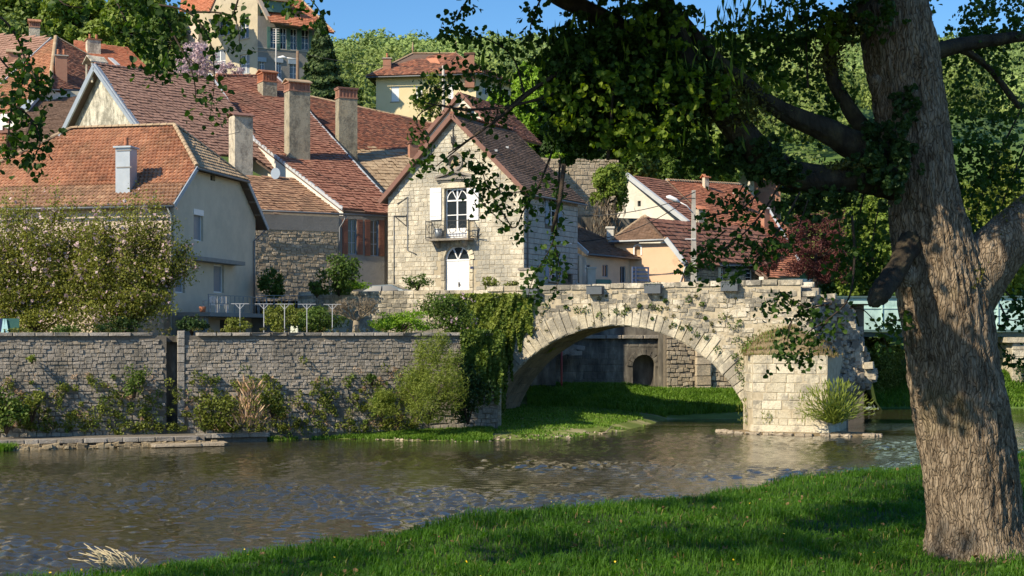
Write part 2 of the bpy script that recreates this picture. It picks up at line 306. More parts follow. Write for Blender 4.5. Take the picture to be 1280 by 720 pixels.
M['grass'] = foliage('grass_blades', [(.028, .08, .008), (.06, .155, .012), (.125, .25, .025)], trans=.42, scale=1.1, rnd=.4, contrast=2.4)
M['grass_far'] = foliage('bank_grass_blades', [(.06, .13, .015), (.12, .23, .025), (.22, .33, .05)], trans=.3, scale=.7, rnd=.45, contrast=2.2)
M['soil'] = surf('grassy_soil', [(.02, .035, .01), (.035, .06, .014)], scale=3, bump=.5)
M['garden_soil'] = surf('garden_ground', [(.06, .08, .03), (.14, .14, .07)], scale=1.5, bump=.5)
M['gravelbank'] = surf('bank_ground', [(.06, .10, .018), (.14, .18, .035), (.36, .31, .18)], scale=.6, detail=8, bump=.5, contrast=2.5, mapscale=(.35, 1, 1))
M['bed'] = surf('riverbed', [(.05, .045, .03), (.09, .08, .05)], scale=.5, bump=.3)
M['meadow'] = surf('hill_ground', [(.05, .08, .02), (.08, .14, .03), (.14, .2, .05)], scale=.03, bump=.2)
M['earth'] = surf('mossy_earth', [(.10, .085, .045), (.20, .15, .085), (.28, .22, .13)], scale=3, bump=.7, bscale=12)
M['drygrass'] = foliage('dry_grass', [(.13, .07, .035), (.20, .15, .05), (.16, .20, .04)], trans=.2, scale=1.2, rnd=.5)
M['f_magnolia'] = foliage('bronze_green_leaves', [(.10, .115, .02), (.21, .23, .04), (.38, .38, .10)], trans=.4, scale=.8)
# water
mw, nt, b = nmat('river_water'); L = nt.links.new
b.inputs['Base Color'].default_value = (.040, .036, .018, 1); b.inputs['Roughness'].default_value = .03; b.inputs['IOR'].default_value = 1.36; b.inputs['Specular IOR Level'].default_value = .75
n1 = _noise(nt, 5.0, 4, rough=.6, mapscale=(.7, 1, 1)); n2 = _noise(nt, 13, 3, rough=.6, mapscale=(.8, 1, 1)); n3 = _noise(nt, .10, 3, mapscale=(.4, 1.4, 1))
amp = _ramp(nt, [(.22, .22, .22), (1, 1, 1)], [.40, .58]); L(n3.outputs[0], amp.inputs[0])
h = _math(nt, 'MULTIPLY', _math(nt, 'ADD', n1.outputs[0], _math(nt, 'MULTIPLY', n2.outputs[0], .32)), amp.outputs[0])
bp = nt.nodes.new('ShaderNodeBump'); bp.inputs['Strength'].default_value = 1.0; bp.inputs['Distance'].default_value = .022
L(h, bp.inputs['Height']); L(bp.outputs[0], b.inputs['Normal']); M['water'] = mw

# ---------------------------------------------------------------- stone pieces
def unit_stone(i, ch=.055):
    rnd = random.Random(100 + i); j = lambda a: rnd.uniform(-a, a); vs = []
    for (y, q) in ((.5, .5), (-.40, .5), (-.5, .5 - ch)):
        for (sx, sz) in ((-1, -1), (1, -1), (1, 1), (-1, 1)):
            a = .01 if y > 0 else .035
            vs.append((sx * q + j(a), y + (j(.07) if y < -.45 else 0), sz * q + j(a)))
    fs = [(8, 9, 10, 11), (3, 2, 1, 0)]
    for r in (0, 4):
        for k in range(4): l = (k + 1) % 4; fs.append((r + k, r + l, r + 4 + l, r + 4 + k))
    return vs, fs
STONES = [unit_stone(i) for i in range(9)]
_sm = {}
def stone_mesh(k, mat, nm):
    key = (k, mat.name, nm)
    if key not in _sm:
        me = bpy.data.meshes.new(nm); me.from_pydata(STONES[k][0], [], STONES[k][1]); me.materials.append(mat); me.update(); _sm[key] = me
    return _sm[key]
def place_stone(mat4, mat, parent, nm='stone'):
    o = bpy.data.objects.new(nm, stone_mesh(random.randrange(9), mat, nm)); COL.objects.link(o); o.parent = parent
    o.matrix_basis = Matrix.Translation(-offs(parent)) @ mat4; return o
def smat(face, s, z, w, h, dep, d=0.0, roll=0.0):
    B = Matrix((( face.u.x, -face.o.x, 0), (face.u.y, -face.o.y, 0), (0, 0, 1))).to_4x4()
    return Matrix.Translation(face.pt(s, z, d)) @ B @ Matrix.Rotation(roll, 4, 'Y') @ Matrix.Diagonal((w, dep, h, 1))
def lay(blocks, mat, parent, nm='stone', cap=290, dep=.22, joined_name=None):
    """blocks: list of (face, s, z, w, h, proud, roll); the largest become pieces, the rest one joined part"""
    bl = sorted(blocks, key=lambda b: -b[3] * b[4])
    for b in bl[:cap]: place_stone(smat(b[0], b[1], b[2], b[3], b[4], dep, b[5] - dep / 2, b[6]), mat, parent, nm)
    if bl[cap:]:
        mb = MB()
        for b in bl[cap:]:
            T = smat(b[0], b[1], b[2], b[3], b[4], dep, b[5] - dep / 2, b[6]); v, f = STONES[random.randrange(9)]
            mb.add([T @ Vector(x) for x in v], f)
        mb.build(joined_name or nm + 'work', mat, parent, kind='stuff')
def courses(face, s0, s1, z0, z1, hs, ws, ok, gap=.02, proud=(.03, .07), roll=.0, top=None, wob=0):
    out = []; z = z0
    while z < z1 - .05:
        h = random.uniform(*hs); h = min(h, z1 - z); s = s0 - random.uniform(0, ws[0] * .6)
        while s < s1:
            w = random.uniform(*ws); a, b_ = max(s, s0), min(s + w, s1)
            if b_ - a > .08:
                cs, cz = (a + b_) / 2, z + h / 2
                if ok(cs, cz, b_ - a, h):
                    out.append((face, cs, cz + random.uniform(-wob, wob), b_ - a - gap, h - gap, random.uniform(*proud), random.uniform(-roll, roll)))
            s += w
        z += h
    return out

def clip_poly(poly, a, b, keep_left=True):
    pass
def wall_face(mb, face, poly, holes, thick=.3, reveal=True):
    """poly: convex list of (s,z) outline; holes: (s0,s1,z0,z1). Front skin with real openings + reveals"""
    xs = sorted(set([p[0] for p in poly][:1] + [min(p[0] for p in poly), max(p[0] for p in poly)] + [h[0] for h in holes] + [h[1] for h in holes]))
    zs = sorted(set([min(p[1] for p in poly), max(p[1] for p in poly)] + [h[2] for h in holes] + [h[3] for h in holes]))
    def clip(rect):
        out = rect; n = len(poly); area = sum(poly[i][0] * poly[(i + 1) % n][1] - poly[(i + 1) % n][0] * poly[i][1] for i in range(n)); sg = 1 if area > 0 else -1
        for i in range(n):
            (ax, az), (bx, bz) = poly[i], poly[(i + 1) % n]; res = []
            side = lambda p: sg * ((bx - ax) * (p[1] - az) - (bz - az) * (p[0] - ax))
            for k in range(len(out)):
                p, q = out[k], out[(k + 1) % len(out)]; sp, sq = side(p), side(q)
                if sp >= -1e-9: res.append(p)
                if (sp > 1e-9 and sq < -1e-9) or (sp < -1e-9 and sq > 1e-9):
                    t = sp / (sp - sq); res.append((p[0] + (q[0] - p[0]) * t, p[1] + (q[1] - p[1]) * t))
            out = res
            if len(out) < 3: return None
        return out
    for i in range(len(xs) - 1):
        for j in range(len(zs) - 1):
            cx, cz = (xs[i] + xs[i + 1]) / 2, (zs[j] + zs[j + 1]) / 2
            if any(h[0] < cx < h[1] and h[2] < cz < h[3] for h in holes): continue
            c = clip([(xs[i], zs[j]), (xs[i + 1], zs[j]), (xs[i + 1], zs[j + 1]), (xs[i], zs[j + 1])])
            if c: mb.add([face.pt(a, z) for a, z in c], [tuple(range(len(c)))])
    for (a, b_, c, d) in holes:
        for q in (((a, c), (a, d)), ((b_, d), (b_, c)), ((a, d), (b_, d)), ((b_, c), (a, c))):
            (p0, p1) = q; mb.add([face.pt(*p0), face.pt(*p1), face.pt(p1[0], p1[1], -thick), face.pt(p0[0], p0[1], -thick)], [(0, 1, 2, 3)])
    # thickness round the outline and back
    n = len(poly)
    for i in range(n):
        p, q = poly[i], poly[(i + 1) % n]
        mb.add([face.pt(*p), face.pt(*q), face.pt(q[0], q[1], -thick - .1), face.pt(p[0], p[1], -thick - .1)], [(3, 2, 1, 0)])
    mb.add([face.pt(p[0], p[1], -thick - .1) for p in poly], [tuple(range(n - 1, -1, -1))])

def window(parent, face, r, frame='white', bars=(1, 2), depth=.16, sill=None, shutters=None, smat_='white', name='window', arch=False, panel=False, sw=None):
    s0, s1, z0, z1 = r; w = s1 - s0; h = z1 - z0; t = max(.05, w * .05)
    fr = MB()
    for (a, b_, c, d) in ((s0, s0 + t, z0, z1), (s1 - t, s1, z0, z1), (s0 + t, s1 - t, z0, z0 + t), (s0 + t, s1 - t, z1 - t, z1)): fr.fbox(face, a, b_, c, d, -depth - .06, -depth)
    nb, nh = bars
    for i in range(1, nb): x = s0 + w * i / nb; fr.fbox(face, x - t * .6, x + t * .6, z0 + t, z1 - t, -depth - .05, -depth + .008)
    for i in range(1, nh): z = z0 + h * i / nh; fr.fbox(face, s0 + t, s1 - t, z - t * .35, z + t * .35, -depth - .05, -depth + .004)
    fo = fr.build(name, M[frame], parent)
    g = MB()
    for i in range(nb):
        for j in range(nh):
            pass
    g.fbox(face, s0 + t * .5, s1 - t * .5, z0 + t * .5, z1 - t * .5, -depth - .045, -depth - .03); g.build('pane', M['pvc' if panel else 'glass'], fo)
    if sill:
        k = MB(); k.fbox(face, s0 - .1, s1 + .1, z0 - .1, z0 - .003, -.02, .1); k.build('sill', M[sill], fo)
    if shutters:
        sw = sw or w * .5
        for (a, b_) in ((s0 - sw - .02, s0 - .02), (s1 + .02, s1 + sw + .02)):
            k = MB(); k.fbox(face, a, b_, z0, z1, .02, .06)
            if shutters == 'louvre':
                nl = int((z1 - z0) / .12)
                for i in range(nl): zz = z0 + .06 + (z1 - z0 - .12) * i / nl; k.fbox(face, a + .05, b_ - .05, zz, zz + .06, .06, .085)
            else:
                for q in (.15, .82): k.fbox(face, a + .02, b_ - .02, z0 + h * q, z0 + h * q + .09, .06, .085)
                nl = 4
                for i in range(1, nl): x = a + (b_ - a) * i / nl; k.fbox(face, x - .006, x + .006, z0 + .01, z1 - .01, .058, .066)
            k.build('shutter', M[smat_], parent)
    return fo

def poly_world(plane, pix): return [plane.hit(*p) for p in pix]
def roof_face(parent, plane, pts, mat, tw=.24, th=.34, lift=.05, name='roof', thick=.14, curve=False, verge=None):
    """slab + real tiles, convex polygon pts (world, on plane)"""
    n = plane.n.copy()
    if n.z < 0: n = -n
    e = Vector((0, 0, 1)).cross(n).normalized(); up = n.cross(e).normalized()
    if up.z < 0: up = -up; e = -e
    c = sum(pts, Vector()) / len(pts); q = [((p - c).dot(e), (p - c).dot(up)) for p in pts]
    slab = MB(); slab.prism([p - n * .02 for p in pts], -n * thick)
    ro = slab.build(name, M['roof_under'], parent)
    v0 = min(b for a, b in q); v1 = max(b for a, b in q); V = []; N = len(q); v = v0
    rowi = 0
    while v < v1:
        vm = min(v + th * .5, v1 - .01); xs = []
        for i in range(N):
            (a, b_), (c2, d) = q[i], q[(i + 1) % N]
            if (b_ - vm) * (d - vm) < 0: xs.append(a + (c2 - a) * (vm - b_) / (d - b_))
        if len(xs) >= 2:
            a, b_ = min(xs), max(xs); x = a + (tw * .5 if rowi % 2 else 0) - tw * .5
            while x < b_ - .01:
                x0, x1 = max(x, a), min(x + tw, b_); x += tw
                if x1 - x0 < .03: continue
                sag = .035 * (1 + math.sin(x0 * .55 + v * .3 + len(pts)) * math.sin(v * .45 + x0 * .2)); slip = .10 if random.random() < .012 else 0
                V.append((x0 + .004, x1 - .004, max(v0, v - slip), min(v + th * 1.12, v1), lift * random.uniform(.75, 1.3) + sag + slip * .2, random.uniform(-.012, .012)))
        v += th; rowi += 1
    A = np.array(V); m = len(A)
    if m:
        x0, x1, a0, a1, lf, jt = [A[:, i][:, None] for i in range(6)]
        E = np.array(e)[None]; U = np.array(up)[None]; NN = np.array(n)[None]; C = np.array(c)[None]
        def pt(x, y, h): return C + E * x + U * y + NN * h
        xm = (x0 + x1) / 2
        if curve:   # rounded tile: raised middle
            vs = np.stack([pt(x0, a0, lf * .35), pt(xm, a0, lf + jt + .02), pt(x1, a0, lf * .35), pt(x0, a1, lf * 0), pt(xm, a1, .03 + lf * .2), pt(x1, a1, lf * 0), pt(x0, a0, lf * 0 - .01), pt(x1, a0, lf * 0 - .01)], 1)
            fq = np.array([[0, 1, 4, 3], [1, 2, 5, 4], [6, 7, 2, 0]]); fq = np.array([[0, 1, 4, 3], [1, 2, 5, 4], [6, 1, 0, 6], [6, 7, 2, 1]])
            fq = np.array([[0, 1, 4, 3], [1, 2, 5, 4], [6, 7, 2, 1]])
            vs2 = vs.reshape(-1, 3); ff = (np.arange(m)[:, None, None] * 8 + fq[None]).reshape(-1, 4)
        else:
            vs = np.stack([pt(x0, a0, lf + jt), pt(x1, a0, lf - jt), pt(x1, a1, np.maximum(lf - .06, .004)), pt(x0, a1, np.maximum(lf - .06, .004)), pt(x0, a0, lf * 0 - .01), pt(x1, a0, lf * 0 - .01)], 1)
            fq = np.array([[0, 1, 2, 3], [4, 5, 1, 0], [4, 0, 3, 3], ])
            fq = np.array([[0, 1, 2, 3], [4, 5, 1, 0]])
            vs2 = vs.reshape(-1, 3); ff = (np.arange(m)[:, None, None] * 6 + fq[None]).reshape(-1, 4)
        npmesh('roof_tiles', vs2, ff, M[mat], ro, kind='stuff')
    return ro
def ridge(parent, a, b, mat, r=.13, seg=.42, name='ridge_tile'):
    a = Vector(a); b = Vector(b); L_ = (b - a).length; n = max(1, int(L_ / seg)); t = (b - a).normalized(); off = offs(parent)
    key = ('ridge', mat, round(L_ / n, 2))
    if key not in _sm:
        mb = MB(); K = 6; s_ = L_ / n; vs = []
        for (x, rr) in ((0, r * 1.12), (s_ * 1.04, r * .9)):
            for k in range(K + 1): an = math.pi * k / K; vs.append((x, math.cos(an) * rr, math.sin(an) * rr))
        fs = [(k, k + 1, K + 2 + k, K + 1 + k) for k in range(K)]; fs.append(tuple(range(K, -1, -1)))
        me = bpy.data.meshes.new(name); me.from_pydata(vs, [], fs); me.materials.append(M[mat]); _sm[key] = me
    x = t; y = Vector((0, 0, 1)).cross(x).normalized(); z = x.cross(y)
    B = Matrix(((x.x, y.x, z.x), (x.y, y.y, z.y), (x.z, y.z, z.z))).to_4x4()
    for i in range(n):
        o = bpy.data.objects.new(name, _sm[key]); COL.objects.link(o); o.parent = parent
        o.matrix_basis = Matrix.Translation(a + t * (L_ * i / n) - off) @ B
def edge_board(parent, a, b, mat, w=.06, h=.22, lift=0, name='verge_board'):
    mb = MB(); a = Vector(a) + Vector((0, 0, lift)); b = Vector(b) + Vector((0, 0, lift)); mb.bar(a, b, w, h); return mb.build(name, M[mat], parent)
def gutter(parent, a, b, mat='pipe', r=.07, name='gutter'):
    mb = MB(); mb.tube([a, b], r, 8); return mb.build(name, M[mat], parent)
def pipe(parent, pts, mat='pipe', r=.05, name='downpipe'):
    mb = MB(); mb.tube(pts, r, 8); return mb.build(name, M[mat], parent)

def chimney(parent, base, th, w, d, ztop, zbot, mat='chimney', band='brick', cap='gable', pots=0, capmat='tile_orange', bandh=.55):
    """base: world point (x,y) of near-left corner region centre; th: rotation"""
    a = R(th); u = Vector((math.cos(a), math.sin(a), 0)); v = Vector((-math.sin(a), math.cos(a), 0))
    f = Face((base[0], base[1], 0), th); B = Vector((base[0], base[1], 0))
    def bx(mb, x0, x1, y0, y1, z0, z1):
        vs = [B + u * x + v * y + Vector((0, 0, z)) for z in (z0, z1) for (x, y) in ((x0, y0), (x1, y0), (x1, y1), (x0, y1))]
        mb.add(vs, [(0, 3, 2, 1), (4, 5, 6, 7), (0, 1, 5, 4), (1, 2, 6, 5), (2, 3, 7, 6), (3, 0, 4, 7)])
    hw, hd = w / 2, d / 2
    zb = ztop - (bandh if band else 0)
    mb = MB(); bx(mb, -hw, hw, -hd, hd, zbot, zb); st = mb.build('chimney', M[mat], parent)
    if band:
        mb = MB(); bx(mb, -hw - .05, hw + .05, -hd - .05, hd + .05, zb, zb + .1); 
        bx(mb, -hw + .08, hw - .08, -hd + .08, hd - .08, zb + .1, ztop - .08)
        nb = 5
        for i in range(nb + 1):
            x = -hw + (w - .1) * i / nb
            for (y0, y1) in ((-hd, -hd + .12), (hd - .12, hd)): bx(mb, x, x + .1, y0, y1, zb + .1, ztop - .08)
        for i in range(1, nb):
            y = -hd + (d - .1) * i / nb
            for (x0, x1) in ((-hw, -hw + .09), (hw - .09, hw)): bx(mb, x0, x1, y, y + .09, zb + .1, ztop - .08)
        bx(mb, -hw - .07, hw + .07, -hd - .07, hd + .07, ztop - .08, ztop)
        mb.build('vent_band', M[band], st)
    mb = MB()
    if cap == 'gable':
        for sg in (-1, 1):
            for k in range(4):
                x0 = -hw - .14 + (w + .28) * k / 4; x1 = x0 + (w + .28) / 4 - .015
                p = [B + u * x + v * (sg * y) + Vector((0, 0, z)) for (x, y, z) in ((x0, hd + .16, ztop + .02), (x1, hd + .16, ztop + .02), (x1, 0, ztop + .3), (x0, 0, ztop + .3))]
                if sg < 0: p = p[::-1]
                mb.prism(p, (0, 0, -.07))
        mb.build('cap_tiles', M[capmat], st)
    elif cap == 'slab':
        bx(mb, -hw - .1, hw + .1, -hd - .1, hd + .1, ztop + .003, ztop + .1); mb.build('cap', M[capmat], st)
    for i in range(pots):
        x = (-.25 + .5 * i / max(1, pots - 1)) * w if pots > 1 else 0
        mb = MB(); c = B + u * x; mb.tube([c + Vector((0, 0, ztop + .05)), c + Vector((0, 0, ztop + .35)), c + Vector((0, 0, ztop + .55)), c + Vector((0, 0, ztop + .62))], [.15, .12, .11, .14], 10)
        mb.build('chimney_pot', M['terracotta'], st)
    return st
def chim_px(parent, plane, x0, x1, ytop, ybase, th, dfrac=.8, **k):
    """chimney whose foot is seen at ybase on the roof plane"""
    p = plane.hit((x0 + x1) / 2, ybase); Wt = (x1 - x0) / F * p.y
    a = abs(R(th)); w = Wt / (math.cos(a) + dfrac * math.sin(a)); d = w * dfrac
    c = Vector((p.x, p.y + d / 2, 0)); c.x = ((x0 + x1) / 2 - CX) / F * c.y
    zt = CH + (HY - ytop) / F * c.y
    return chimney(parent, (c.x, c.y), th, w, d, zt, p.z - 1.6, **k)

# ---------------------------------------------------------------- leaves
def rand_frames(n, bias=None, up=.3):
    v = RNG.normal(size=(n, 3)); v[:, 2] += up
    if bias is not None: v += bias
    v /= np.linalg.norm(v, axis=1)[:, None] + 1e-9
    t = RNG.normal(size=(n, 3)); t -= v * (t * v).sum(1)[:, None]; t /= np.linalg.norm(t, axis=1)[:, None] + 1e-9
    return v, t, np.cross(v, t)
LEAF = {'kite': ([(0, -.5, 0), (.32, 0, .08), (0, .5, 0), (-.32, 0, .08)], [[0, 1, 2, 3]]),
        'lobed': ([(0, -.5, 0), (.42, -.38, .06), (.5, .02, .1), (0, .55, -.05), (-.5, .02, .1), (-.42, -.38, .06)], [[0, 1, 2, 3], [0, 3, 4, 5]]),
        'long': ([(0, -.7, 0), (.11, 0, .03), (0, .7, 0), (-.11, 0, .03)], [[0, 1, 2, 3]]),
        'clump': ([(-.5, -.4, .1), (.45, -.5, -.1), (.5, .45, .1), (-.4, .5, -.1)], [[0, 1, 2, 3]])}
def leaves(name, pts, size, mat, parent=None, shape='kite', kind=None, bias=None, up=.3, svar=.4, axis=None):
    pts = np.asarray(pts, dtype=np.float64); n = len(pts)
    if n == 0: return None
    N, T, B = rand_frames(n, bias, up)
    if axis is not None:
        B = np.asarray(axis) + RNG.normal(size=(n, 3)) * .25; B /= np.linalg.norm(B, axis=1)[:, None]
        T = np.cross(B, N); T /= np.linalg.norm(T, axis=1)[:, None]; N = np.cross(T, B)
    tv, tf = LEAF[shape]; tv = np.array(tv); tf = np.array(tf); k = len(tv)
    s = (np.asarray(size) * (1 + RNG.uniform(-svar, svar, n)))
    V = pts[:, None] + s[:, None, None] * (tv[None, :, 0, None] * T[:, None] + tv[None, :, 1, None] * B[:, None] + tv[None, :, 2, None] * N[:, None])
    Fc = (np.arange(n)[:, None, None] * k + tf[None]).reshape(-1, tf.shape[1])
    return npmesh(name, V.reshape(-1, 3), Fc, M[mat] if isinstance(mat, str) else mat, parent, kind)
def crown_pts(c, r, n, clumps=30, cr=.28, shell=.75, flat=1.0, seed=None, bottom=-1):
    """points in leaf clumps over an ellipsoid with an uneven outline"""
    rng = np.random.default_rng(seed if seed is not None else random.randrange(10 ** 6))
    c = np.array(c, float); r = np.array(r if hasattr(r, '__len__') else (r, r, r), float)
    d = rng.normal(size=(clumps * 2, 3)); d /= np.linalg.norm(d, axis=1)[:, None]; d = d[d[:, 2] > bottom][:clumps]
    rad = rng.uniform(.35, 1.0, len(d)) ** .5 * rng.uniform(shell, 1.06, len(d)); cc = d * rad[:, None]
    cs = rng.uniform(.5, 1.25, len(cc)) * cr; w = cs ** 2; idx = rng.choice(len(cc), n, p=w / w.sum())
    q = rng.normal(size=(n, 3)); q /= np.linalg.norm(q, axis=1)[:, None]; q *= (rng.uniform(0, 1, n) ** .45)[:, None]
    p = cc[idx] + q * cs[idx][:, None]; bias = (q * .9 + cc[idx] * .5)
    return c + p * r, bias
def bush(name, label, cat, base, r, mat, n=900, size=.16, group=None, shape='kite', clumps=22, stem=True, cr=.35, flower=None, nf=0, twigs='twig'):
    base = Vector(base); t = thing(name, label, cat, base, group=group)
    c = base + Vector((0, 0, r[2] * .95)); p, b = crown_pts(c, r, n, clumps, cr, shell=.6)
    p[:, 2] = np.maximum(p[:, 2], base.z + .02)
    leaves('foliage', p, size, mat, t, shape, bias=b)
    if flower: p2, b2 = crown_pts(c, [x * 1.02 for x in r], nf, clumps, cr, shell=.85); leaves('blossom', p2, size * .9, flower, t, 'clump', bias=b2)
    if stem:
        mb = MB()
        for i in range(6):
            a = random.uniform(0, 6.28); q = base + Vector((math.cos(a) * r[0] * .6, math.sin(a) * r[1] * .6, r[2] * random.uniform(.8, 1.5)))
            mb.tube([base - Vector((0, 0, .1)), base.lerp(q, .5) + Vector((0, 0, .1)), q], [.05, .035, .012], 5)
        mb.build('stem', M[twigs], t)
    return t
def tree(name, label, cat, base, height, r, mat, n=1800, size=.3, group=None, clumps=40, trunk_r=.22, crown_z=None, shape='clump', cr=.3, cone=False, limbs=7):
    base = Vector(base); t = thing(name, label, cat, base, group=group)
    cz = crown_z if crown_z is not None else height - r[2]
    c = base + Vector((0, 0, cz))
    if cone:
        k = RNG.uniform(0, 1, n) ** .62; hgt = height * (1 - k) * .96 + .5; ang = RNG.uniform(0, 6.283, n); lay_ = .78 + .22 * np.sin(hgt * 5 + 1.5 * np.sin(ang * 3)); rr = r[0] * (k ** .85 + .03) * lay_ * RNG.uniform(.35, 1.05, n) ** .6
        p = np.stack([base.x + rr * np.cos(ang), base.y + rr * np.sin(ang), base.z + hgt - rr * .22], 1); b = np.stack([np.cos(ang), np.sin(ang), np.zeros(n)], 1)
    else: p, b = crown_pts(c, r, n, clumps, cr)
    leaves('crown', p, size, mat, t, shape, bias=b)
    mb = MB(); top = base + Vector((0, 0, height * .9 if cone else cz))
    pts = [base - Vector((0, 0, .3)), base.lerp(top, .35) + Vector((random.uniform(-.1, .1), 0, 0)), base.lerp(top, .7), top]
    mb.tube(pts, [trunk_r, trunk_r * .8, trunk_r * .6, trunk_r * .3], 8); mb.build('trunk', M['twig'], t)
    if not cone:
        mb = MB()
        for i in range(limbs):
            a = i * 2.4 + random.random(); s = base.lerp(top, random.uniform(.45, .95)); e = c + Vector((math.cos(a) * r[0] * .75, math.sin(a) * r[1] * .75, random.uniform(-.3, .6) * r[2]))
            mb.tube([s, s.lerp(e, .5) + Vector((0, 0, -.1 * r[2])), e], [trunk_r * .4, trunk_r * .25, .03], 5)
        mb.build('limb', M['twig'], t)
    return t
def blades(name, pts, h, w, mat, kind='stuff', lean=.35, parent=None):
    pts = np.asarray(pts); n = len(pts); a = RNG.uniform(0, 6.283, n); d = np.stack([np.cos(a), np.sin(a), np.zeros(n)], 1); s = np.stack([-np.sin(a), np.cos(a), np.zeros(n)], 1)
    hh = np.asarray(h) * RNG.uniform(.55, 1.3, n); ww = np.asarray(w) * RNG.uniform(.7, 1.3, n); ln = (RNG.uniform(.1, 1, n) * lean)[:, None] * d
    hz = np.zeros((n, 3)); hz[:, 2] = 1
    H = hh[:, None]; W = ww[:, None]
    V = np.stack([pts - s * W / 2, pts + s * W / 2, pts + s * W * .35 + hz * H * .55 + ln * H * .35, pts - s * W * .35 + hz * H * .55 + ln * H * .35, pts + hz * H * (1 - .25 * lean) + ln * H * 1.2, pts + hz * H * (1 - .25 * lean) + ln * H * 1.2 + s * W * .06], 1)
    f = np.array([[0, 1, 2, 3], [3, 2, 5, 4]]); Fc = (np.arange(n)[:, None, None] * 6 + f[None]).reshape(-1, 4)
    return npmesh(name, V.reshape(-1, 3), Fc, M[mat], parent, kind)
def grid(name, xs, ys, zf, mat, kind='structure', smooth=True):
    X, Y = np.meshgrid(xs, ys); Z = np.vectorize(zf)(X, Y); V = np.stack([X, Y, Z], -1).reshape(-1, 3); nx = len(xs); ny = len(ys)
    i = np.arange(nx - 1)[None] + np.arange(ny - 1)[:, None] * nx; Fc = np.stack([i, i + 1, i + nx + 1, i + nx], -1).reshape(-1, 4)
    return npmesh(name, V, Fc, M[mat], None, kind, smooth)
def nz(x, y, s, o=0): return mnoise.noise(Vector((x * s, y * s, o)))
# ================================================================ SETTING
def lin(x, xs, ys): return float(np.interp(x, xs, ys))
# river and bed
def water_sheet():
    rows = 12.0 * np.exp(np.arange(0, 2.13, .0036)); cols = np.linspace(-.48, .48, 520); Yg, Ag = np.meshgrid(rows, cols, indexing='ij'); Xg = Yg * Ag
    rg = np.random.default_rng(5); Zg = np.zeros_like(Xg)
    low = np.zeros_like(Xg)
    for i in range(9): a = rg.uniform(-.5, .5); k = rg.uniform(.05, .22); low += np.sin((Xg * np.sin(a) * .5 + Yg * np.cos(a)) * k * 2.2 + Xg * k * .6 + rg.uniform(0, 6.28))
    low = low / 3.0; sh = np.interp(Xg.ravel(), [-30, -16, -9, 0, 6, 9, 40], [64, 68, 72, 72, 79, 90, 92]).reshape(Xg.shape) - Yg
    amp = np.clip(.80 + .40 * low, .42, 1.25) * np.clip((sh + 2) / 16, .16, 1.0); amp = np.where(Yg > 76, np.maximum(amp, .35), amp)
    for i in range(70):
        lam = 10 ** rg.uniform(-1.0, -.12); a = rg.normal(.3, .8); k = 6.283 / lam; s_ = .118; vis = np.clip(lam / (Yg * .0036 * 2.4) - .5, 0, 1)
        ph = (Xg * np.sin(a) + Yg * np.cos(a)) * k + rg.uniform(0, 6.28); env = .6 + .5 * np.sin(Xg * rg.uniform(-.9, .9) + Yg * rg.uniform(-.9, .9) + rg.uniform(0, 6.28)); Zg += vis * env * (s_ / k) * np.sin(ph + .5 * np.sin(ph * .31 + i))
    Zg *= amp * 1.0
    V = np.stack([Xg, Yg, Zg], -1).reshape(-1, 3); nx = len(cols); ny = len(rows); i = np.arange(nx - 1)[None] + np.arange(ny - 1)[:, None] * nx
    npmesh('river_water', V, np.stack([i, i + 1, i + nx + 1, i + nx], -1).reshape(-1, 4), M['water'], None, 'structure', True)
water_sheet()
mb = MB(); mb.add([(-900, -20, -.08), (900, -20, -.08), (900, 260, -.08), (-900, 260, -.08)], [(0, 1, 2, 3)]); mb.build('river_water_far', M['water'], None, 'structure')
mb = MB(); mb.add([(-2500, -500, -1.6), (2500, -500, -1.6), (2500, 3500, -1.6), (-2500, 3500, -1.6)], [(0, 1, 2, 3)]); mb.build('ground', M['bed'], None, 'structure')
# near bank: brow line then a slope to the water
BX = [-8, -4.2, -3.06, -1.7, 0, 2.9, 6.7, 9.3, 14, 30]; BY = [9, 12.2, 13.4, 15.0, 16.6, 19.6, 23.0, 25.4, 29, 38]
def brow(x): return lin(x, BX, BY)
def bank_z(x, y):
    b = brow(x); z = 3.42 + .10 * nz(x, y, .35) + .06 * nz(x, y, 1.1, 4)
    d = y - b
    if d > -1.2: z -= .10 * (d + 1.2) + max(0, d) * .62
    return max(z, -1.7)
grid('near_bank_ground', np.concatenate([np.linspace(-40, -9, 16), np.linspace(-8.5, 14, 91), np.linspace(15, 40, 20)]), np.linspace(-12, 48, 161), bank_z, 'soil')
N_ = 190000; gx = RNG.uniform(-6, 11.5, N_ * 2); gy = 10.6 + (RNG.uniform(0, 1, N_ * 2) ** 1.35) * 19
keep = (np.abs(gx) < gy * .385 + .4) & (gy < np.interp(gx, BX, BY) + 1.3); gx, gy = gx[keep][:N_], gy[keep][:N_]
gz = np.array([bank_z(a, b_) for a, b_ in zip(gx, gy)]); gp = np.stack([gx, gy, gz - .01], 1)
tuf = np.array([.5 + .9 * max(0, nz(a, b_, 1.6, 2) + .25) + .5 * nz(a, b_, 5, 9) for a, b_ in zip(gx, gy)])
blades('grass', gp, .13 * np.clip(tuf, .35, 1.8), .010, 'grass', lean=.75)
k = RNG.choice(len(gp), 2500); blades('dry_blades', gp[k], .12, .009, 'drygrass', lean=1.0)
k = RNG.choice(len(gp), 420); M['deadleaf'] = foliage('dead_leaves', [(.12, .07, .03), (.24, .15, .07)], trans=.1); leaves('fallen_leaves', gp[k] + np.array([0, 0, .07]), .035, 'deadleaf', None, 'lobed', kind='stuff', up=1.5)
k = RNG.choice(len(gp), 60); fl = gp[k] + np.array([0, 0, .13]); M['yellow'] = plain('dandelion_yellow', (.75, .52, .02)); leaves('dandelion_flowers', fl, .018, 'yellow', None, 'lobed', kind='stuff', up=2)
